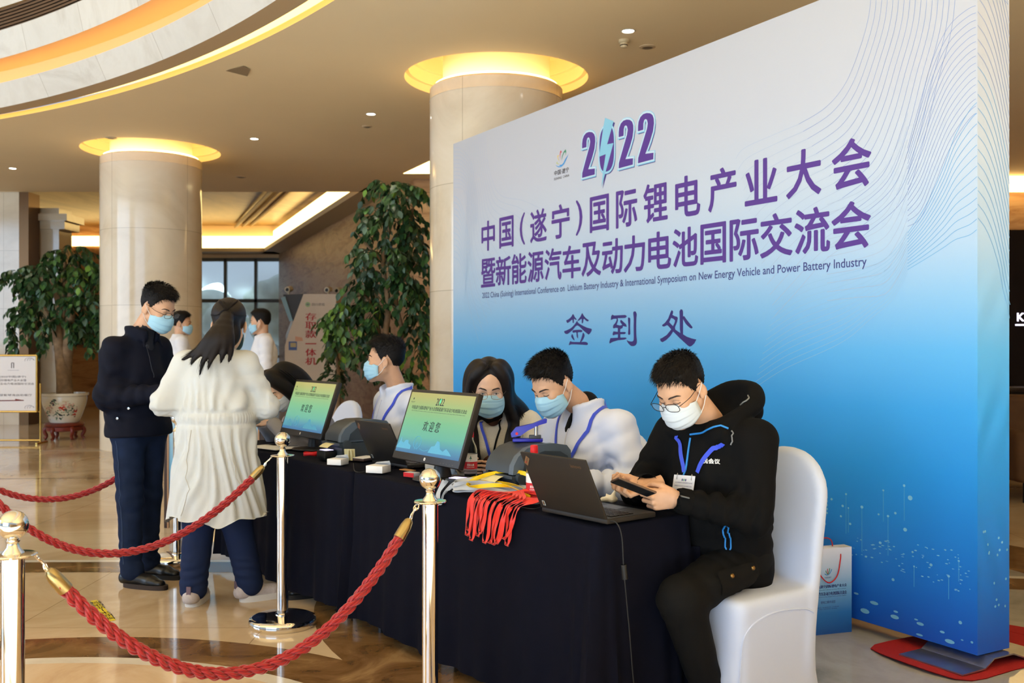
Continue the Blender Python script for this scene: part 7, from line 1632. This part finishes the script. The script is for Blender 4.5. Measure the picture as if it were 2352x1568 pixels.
# left tree in the painted porcelain bowl
o_ = Vector(((148-CX)/F*14.3, 14.3, 0)); stand_h = .245
tr_ = empty('potted_tree', o_+Vector((0, 0, stand_h)), 'broad leafy tree in a painted porcelain bowl at the left', 'potted tree', 'indoor plants')
b_ = MB(); b_.lathe([(0, .0), (.19, 0), (.20, .02), (.235, .10), (.285, .24), (.305, .34), (.298, .375), (.325, .385), (.325, .42), (.29, .42), (.285, .39), (0, .385)], 48)
b_.build('porcelain_bowl', [mat('white_porcelain', (222, 216, 200), .18, coat=.4)], tr_)
pa_ = MB(); rr_ = random.Random(5)
def onbowl(a, z, off=.002):
    R = ip(z, [0, .02, .10, .24, .34], [.19, .20, .235, .285, .305])+off; return (R*math.cos(a), R*math.sin(a), z)
for a0, z0, kind in ((-2.15, .14, 'rock'), (-1.95, .20, 'flower'), (-1.65, .30, 'bird'), (-1.25, .22, 'red'), (-1.45, .12, 'rock'), (-.95, .16, 'rock'), (-.9, .24, 'flower'), (-2.45, .12, 'red2'), (-1.1, .31, 'seal'), (-.6, .15, 'red2')):
    for k in range(26 if kind != 'seal' else 6):
        s_ = {'rock': .05, 'flower': .045, 'bird': .035, 'red': .03, 'red2': .035, 'seal': .04}[kind]; a = a0+rr_.gauss(0, s_*3.2); z = min(.335, max(.03, z0+rr_.gauss(0, s_*.75)))
        if kind == 'seal': a = a0-.12+.05*k; z = z0
        m_ = {'rock': rr_.choice([0, 0, 1, 2]), 'flower': rr_.choice([3, 3, 1]), 'bird': rr_.choice([2, 2, 5, 1]), 'red': 4, 'red2': rr_.choice([4, 5]), 'seal': 6}[kind]; q_ = rr_.uniform(.006, .014) if kind != 'seal' else .007
        pa_.add([onbowl(a+q_*4*math.cos(t)*(.4 if kind == 'seal' else 1), z+q_*(1.3 if kind == 'seal' else .8)*math.sin(t), .0018+.0002*(k % 5)) for t in [2*math.pi*i/8 for i in range(8)]], [tuple(range(8))], m_)
pa_.build('painted_flowers', [mat('paint_green', (60, 104, 84), .4), mat('paint_pale_green', (120, 150, 112), .4), mat('paint_dark', (36, 44, 52), .4), mat('paint_pink', (206, 160, 150), .4), mat('paint_red', (190, 44, 30), .4), mat('paint_maroon', (120, 30, 26), .4), mat('paint_gold', (176, 146, 84), .4)], tr_)
MB().lathe([(0, .392), (.286, .392)], 28).build('soil', [soil], tr_)
q = lambda px, py, dy=0.: P3(px, py, 14.3+dy)-o_-Vector((0, 0, stand_h)); tb = MB()
for pts, r0 in (([Vector((0, 0, .37)), q(146, 870), q(140, 815), q(132, 760), q(136, 700), q(120, 640)], .115), ([Vector((.03, 0, .37)), q(150, 860, .04), q(157, 790), q(162, 720), q(165, 660), q(175, 600)], .10), ([q(146, 830), q(147, 760, .05), q(145, 690), q(150, 600)], .055), ([q(132, 770), q(100, 700), q(50, 690)], .03), ([q(162, 720), q(200, 680), q(230, 640)], .03)):
    P = spline(pts, 6); tb.tube(P, [r0*(1-.62*i/(len(P)-1)) for i in range(len(P))], 12)
tb.build('trunk', [bark], tr_, sharp=None)
mx = [.74, .18, .0, .08]
foliage([(160, 580, 55, 24, 170, [.7, .3, 0, 0]), (100, 620, 60, 30, 220, mx), (190, 620, 45, 30, 200, [.35, .35, .3, 0]), (45, 628, 42, 20, 110, mx), (240, 635, 30, 24, 70, mx), (70, 655, 35, 28, 90, mx), (120, 675, 60, 34, 230, mx), (190, 690, 50, 36, 230, mx), (90, 715, 55, 32, 190, mx), (150, 740, 55, 34, 200, mx), (205, 755, 34, 36, 140, mx), (55, 735, 24, 22, 60, mx), (100, 765, 28, 26, 70, mx), (24, 775, 14, 30, 60, mx), (225, 700, 20, 40, 70, mx)], 14.3, .115, 8, [lg1, lg2, lg3, lg4], tr_, o_+Vector((0, 0, stand_h)))
st = empty('plant_stand', o_, 'round red-stained wooden stand under the painted porcelain bowl', 'plant stand'); redw = mat('red_stained_wood', (112, 38, 22), .35, var=.2, vscale=10)
MB().lathe([(0, .185), (.24, .185), (.265, .20), (.27, .225), (.24, .242), (0, .242)], 40).build('top', [redw], st)
MB().lathe([(.215, .12), (.245, .13), (.25, .185), (.20, .185), (.20, .12), (.215, .12)], 40).build('apron', [redw], st)
for k in range(6):
    a = k*math.pi/3+.3; c_, s_ = math.cos(a), math.sin(a); MB().tube(spline([(c_*.23, s_*.23, .18), (c_*.265, s_*.265, .12), (c_*.235, s_*.235, .05), (c_*.265, s_*.265, .012)], 4), [.030]*4+[.026]*4+[.022]*4+[.026], 10).build('leg', [redw], st)
# ================================================================== BACKGROUND THINGS
# cash machine
YA = 16.4; ka = YA/F; x_ = lambda px: (px-CX)*ka; z_ = lambda py: EYE-(py-CY)*ka
am = empty('cash_machine', (x_(712), YA, 0), 'beige cash machine with red vertical lettering behind the far monitor', 'cash machine'); bei = mat('atm_beige', (206, 186, 160), .5, var=.04, vscale=4); dkb = mat('atm_dark', (52, 44, 34), .4)
prof = [(697, 675), (772, 675), (772, 1000), (656, 1000), (654, 795), (662, 768)]; mb = MB()
mb.prism([(x_(a)-x_(712), z_(b)) for a, b in prof][::-1], 0, .75, Matrix(((1, 0, 0, 0), (0, 0, 1, 0), (0, 1, 0, 0), (0, 0, 0, 1)))); mb.v = [(a, b, max(0, c)) for a, b, c in mb.v]; mb.build('cabinet', [bei], am)
mb = MB(); mb.prism([(x_(a)-x_(712), z_(b)) for a, b in ((648, 676), (697, 674), (672, 735), (668, 738))][::-1], .06, .74, Matrix(((1, 0, 0, 0), (0, 0, 1, 0), (0, 1, 0, 0), (0, 0, 0, 1)))); mb.build('hood', [dkb], am)
mb = MB(); M_ = Matrix(((1, 0, 0, 0), (0, 0, 1, 0), (0, 1, 0, 0), (0, 0, 0, 1))); mb.prism([(x_(a)-x_(712), z_(b)) for a, b in ((644, 684), (654, 680), (672, 736), (664, 738))][::-1], .02, .7, M_); mb.build('screen_panel', [mat('atm_screen', (130, 160, 166), .2)], am)
mb = MB(); mb.prism([(x_(a)-x_(712), z_(b)) for a, b in ((655, 770), (668, 735), (672, 738), (661, 775), (657, 790))][::-1], .02, .7, M_); mb.build('keypad_shelf', [mat('atm_steel', (150, 146, 138), .35, .6)], am)
t = MB(); ys = [727, 747, 767, 789, 809, 829]
for ch, py in zip('存取款一体机', ys):
    for dx in (-.004, .004): text_on(t, ch, (x_(714)-x_(712)+dx, -.004-abs(dx+.004)*.4, z_(py)), (1, 0, 0), (0, 0, 1), w=.175, h=.125 if ch != '一' else .018)
t.build('red_lettering', [mat('red_decal', (176, 26, 20), .5)], am, sharp=None)
t = MB(); text_on(t, '四川农信', (x_(731)-x_(712), -.002, z_(699)), (1, 0, 0), (0, 0, 1), w=.21, mi=0); t.add([(x_(707)-x_(712)+.042*math.cos(a), -.002, z_(699)+.042*math.sin(a)) for a in [2*math.pi*i/20 for i in range(20)]], [tuple(range(20))], 1)
t.add([(x_(707)-x_(712)+.026*math.cos(a), -.003, z_(699)+.018*math.sin(a)) for a in [2*math.pi*i/20 for i in range(20)]], [tuple(range(20))], 2); t.build('bank_sign', [ink, mat('pale_green_mark', (150, 176, 120), .5), mat('grey_mark', (110, 120, 110), .5)], am, sharp=None)
t = MB(); t.add([(x_(a)-x_(712), -.002, z_(b)) for a, b in ((663, 804), (682, 804), (682, 784), (663, 784))], [(0, 1, 2, 3)], 0); t.add([(x_(a)-x_(712), -.003, z_(b)) for a, b in ((667, 797), (680, 797), (680, 787), (667, 787))], [(0, 1, 2, 3)], 1); t.build('sticker', [mat('sticker_blue', (70, 92, 140), .5), mat('sticker_yellow', (180, 160, 110), .5)], am)
t = MB(); t.add([(x_(a)-x_(712), -.002, z_(b)) for a, b in ((678, 783), (696, 783), (694, 775), (678, 772))], [(0, 1, 2, 3)], 0); t.build('sticker', [mat('sticker_orange', (206, 150, 116), .5)], am)
for px, yy in ((657, .2), (746, .3), (764, .5)):
    e = MB(); e.cyl((x_(px)-x_(712), yy, z_(675)), (x_(px)-x_(712), yy, z_(668)), .018, 10); e.cyl((x_(px)-x_(712)+.02, yy+.06, z_(661)), (x_(px)-x_(712)-.01, yy-.08, z_(664)), .048, 14); e.cyl((x_(px)-x_(712)-.01, yy-.08, z_(664)), (x_(px)-x_(712)-.012, yy-.085, z_(664)), .03, 12, 1)
    e.build('security_camera', [mat('camera_cream', (206, 190, 160), .5), plb], am)
# notice board on a brass easel at the left edge
YE = 13.6; ke = YE/F; x_ = lambda px: (px-CX)*ke; z_ = lambda py: EYE-(py-CY)*ke; X0 = x_(20)
es = empty('notice_easel', (X0, YE, 0), 'white notice in a gold frame on a brass easel at the left edge', 'notice stand'); gold = mat('polished_gold', (206, 164, 84), .18, 1.)
MB().box((0, 0, (z_(818)+z_(943))/2), (x_(82)-x_(-42), .012, z_(818)-z_(943))).build('notice_sheet', [mat('notice_paper', (228, 222, 220), .6)], es)
f = MB(); L_, R_, T_, B_ = x_(-44)-X0, x_(85)-X0, z_(816), z_(945)
for a, b in (((L_, T_), (R_, T_)), ((L_, B_), (R_, B_)), ((L_, T_), (L_, B_)), ((R_, T_), (R_, B_))): f.tube([(a[0], -.008, a[1]), (b[0], -.008, b[1])], .014, 8)
f.build('gold_frame', [gold], es, sharp=None)
for px in (-50, 91): MB().cyl((x_(px)-X0, .02, 0), (x_(px)-X0, .02, z_(880)), .013, 10).build('post', [gold], es)
f = MB(); f.cyl((x_(-50)-X0, .02, .05), (x_(91)-X0, .02, .05), .013, 10); f.cyl((x_(-50)-X0, .02, z_(945)), (x_(91)-X0, .02, z_(945)), .01, 10); f.build('cross_bar', [gold], es)
for px in (-50, 91): MB().cyl((x_(px)-X0, -.10, .014), (x_(px)-X0, .22, .014), .014, 10).build('foot', [gold], es)
t = MB()
for s_, px, py, w_ in (('2022中国(遂宁)', 30, 865, 60), ('国际锂电产业大会暨', 28, 873, 66), ('新能源汽车及动力电池国际交流会', 20, 881, 118), ('请到B1楼紫琴海自助餐厅', 22, 907, 104)): text_on(t, s_, (x_(px)-X0, -.0075, z_(py)), (1, 0, 0), (0, 0, 1), w=w_*ke, h=5.2*ke)
t.tube([(x_(-20)-X0, -.008, z_(920)), (x_(55)-X0, -.008, z_(919))], .007, 5, 1); t.add([(x_(a)-X0, -.009, z_(b)) for a, b in ((34, 920), (56, 919), (36, 915.5))], [(0, 1, 2)], 1)
for a, b in (((27, 833), (27, 845)), ((32, 833), (32, 845))): t.tube([(x_(a[0])-X0, -.008, z_(a[1])), (x_(b[0])-X0, -.008, z_(b[1]))], .005, 4, 0)
t.tube([(x_(27)-X0, -.008, z_(833)), (x_(32)-X0, -.008, z_(833))], .005, 4, 0); t.tube([(x_(18)-X0, -.008, z_(850)), (x_(44)-X0, -.008, z_(850))], .003, 4, 2)
for cx_, cy_, sx in ((74, 827, 1), (74, 936, 1)):
    for k in range(3): t.tube([(x_(cx_)-X0+.03*math.cos(a)*(1+.5*k)-.02*k, -.008, z_(cy_)+.02*math.sin(a)*(1+.4*k)) for a in [i*.5 for i in range(8)]], .0025, 4, 2)
t.build('notice_lettering', [mat('notice_ink', (84, 66, 66), .6), mat('notice_red', (120, 40, 36), .6), mat('notice_grey', (170, 164, 166), .6)], es, sharp=None)
# pale blue display board behind the woman in the coat
YB = 7.4; kb = YB/F; x_ = lambda px: (px-CX)*kb; z_ = lambda py: EYE-(py-CY)*kb; X0 = x_(490)
db = empty('display_board', (X0, YB, 0), 'pale blue display board on dark wooden legs behind the woman in the coat', 'display board')
MB().box((0, .012, (z_(938)+z_(1180))/2), (x_(597)-x_(384), .02, z_(938)-z_(1180))).build('printed_panel', [grad_mat('board_print', [(0, (84, 160, 214)), (.5, (130, 190, 228)), (1, (186, 216, 236))], 'Z', .1, .9, .5)], db)
for px in (381, 600): MB().box((x_(px)-X0, .02, z_(935)/2), (.028, .04, z_(935))).build('leg', [mat('dark_walnut', (60, 42, 32), .5)], db)
for px in (386, 594): MB().box((x_(px)-X0, .0, z_(935)/2), (.012, .012, z_(935))).build('edge_strip', [mat('tan_wood', (170, 130, 96), .5)], db)
t = MB(); text_on(t, '2022', (x_(410)-X0, -.0005, z_(963)), (1, 0, 0), (0, 0, 1), h=.03); text_on(t, '中国(遂宁)国际锂电产业大会', (x_(462)-X0, -.0005, z_(976)), (1, 0, 0), (0, 0, 1), w=.40); t.build('board_lettering', [navy], db, sharp=None)
# framed dark picture on the wall behind the left tree
pf = empty('wall_picture', P3(168, 776, 21.5), 'wide dark framed picture hung on the brown wall behind the left tree', 'picture')
MB().box((0, 0, 0), (.86, .04, .30)).build('frame', [mat('picture_frame', (52, 36, 24), .4)], pf); MB().box((0, -.022, 0), (.80, .004, .24)).build('canvas', [mat('dark_canvas', (30, 34, 40), .3, var=.5, vscale=5)], pf)
# past the right edge of the backdrop
sg = empty('wall_screen', (8.9, 15.42, 1.78), 'dark wall screen with pale glowing lettering past the backdrop edge', 'screen')
MB().box((0, 0, 0), (2.5, .06, 2.7)).build('panel', [mat('dark_screen_glass', (20, 16, 14), .12)], sg); t = MB(); text_on(t, 'KTV', (-.93, -.033, -.0), (1, 0, 0), (0, 0, 1), h=.13, off=.02); t.tube([(-1.12, -.034, -.12), (-.6, -.034, -.12)], .012, 5); t.build('lit_lettering', [emis('lit_letters', (236, 230, 255), 2.5)], sg, sharp=None)
g = Solid((-.5, -.5, -.02), (.5, .5, .95), .018); g.box((0, 0, .30), (.40, .40, .12), .05, .02); g.box((0, .30, .56), (.40, .10, .34), .06, .03); g.box((-.36, 0, .40), (.08, .40, .22), .05, .03); g.box((.36, 0, .40), (.08, .40, .22), .05, .03); V, Q = g.mesh(1)
ac = empty('armchair', (4.75, 8.9, 0), 'brown upholstered armchair just past the right end of the backdrop', 'armchair'); mesh_obj('upholstery', V, Q, mat('brown_upholstery', (92, 62, 38), .8, var=.15, vscale=8), ac, True)
for a in (-1, 1):
    for b in (-1, 1): MB().cyl((a*.33, b*.33, 0), (a*.33, b*.33, .2), .022, 10).build('leg', [plb], ac)
ct = empty('console_table', (6.4, 12.6, 0), 'low dark console table near the wall past the backdrop', 'table'); MB().box((0, 0, .80), (1.3, .4, .05), bev=.006).build('top', [mat('dark_console', (38, 28, 22), .25)], ct)
for a in (-1, 1):
    for b in (-1, 1): MB().box((a*.6, b*.16, .39), (.05, .05, .78)).build('leg', [MATS['dark_console']], ct)
# greenery outside the far glazing
r_ = random.Random(9)
for k, (x, s_) in enumerate(((-13.6, 1.8), (-11.0, 1.7), (-8.4, 1.9), (-5.9, 1.7), (-3.4, 1.8))):
    g = Solid((-s_*1.1, -1.4, 0), (s_*1.1, 1.4, s_*2.3), .16)
    for _ in range(26): g.ell((r_.gauss(0, s_*.27), r_.gauss(0, .4), s_*(.5+1.3*r_.random())), [r_.uniform(.35, .8)*s_*.4]*3, .1)
    V, Q = g.mesh(0); V = V+normals(V, Q)*(.12*wave3(V, 9, k))[:, None]; t_ = empty('outdoor_tree', (x, 35+r_.uniform(0, 2), 0), 'pale green tree outside the far glazing, haze put into its colour', 'tree', 'trees outside the glazing')
    mesh_obj('crown', V, Q, mat('haze_tinted_green', (224, 236, 220), .9, var=.25, vscale=2.5), t_, True); MB().cyl((0, 0, 0), (0, 0, s_), .14, 8).build('trunk', [bark], t_)  # outdoor haze is painted into the near-white crown colour
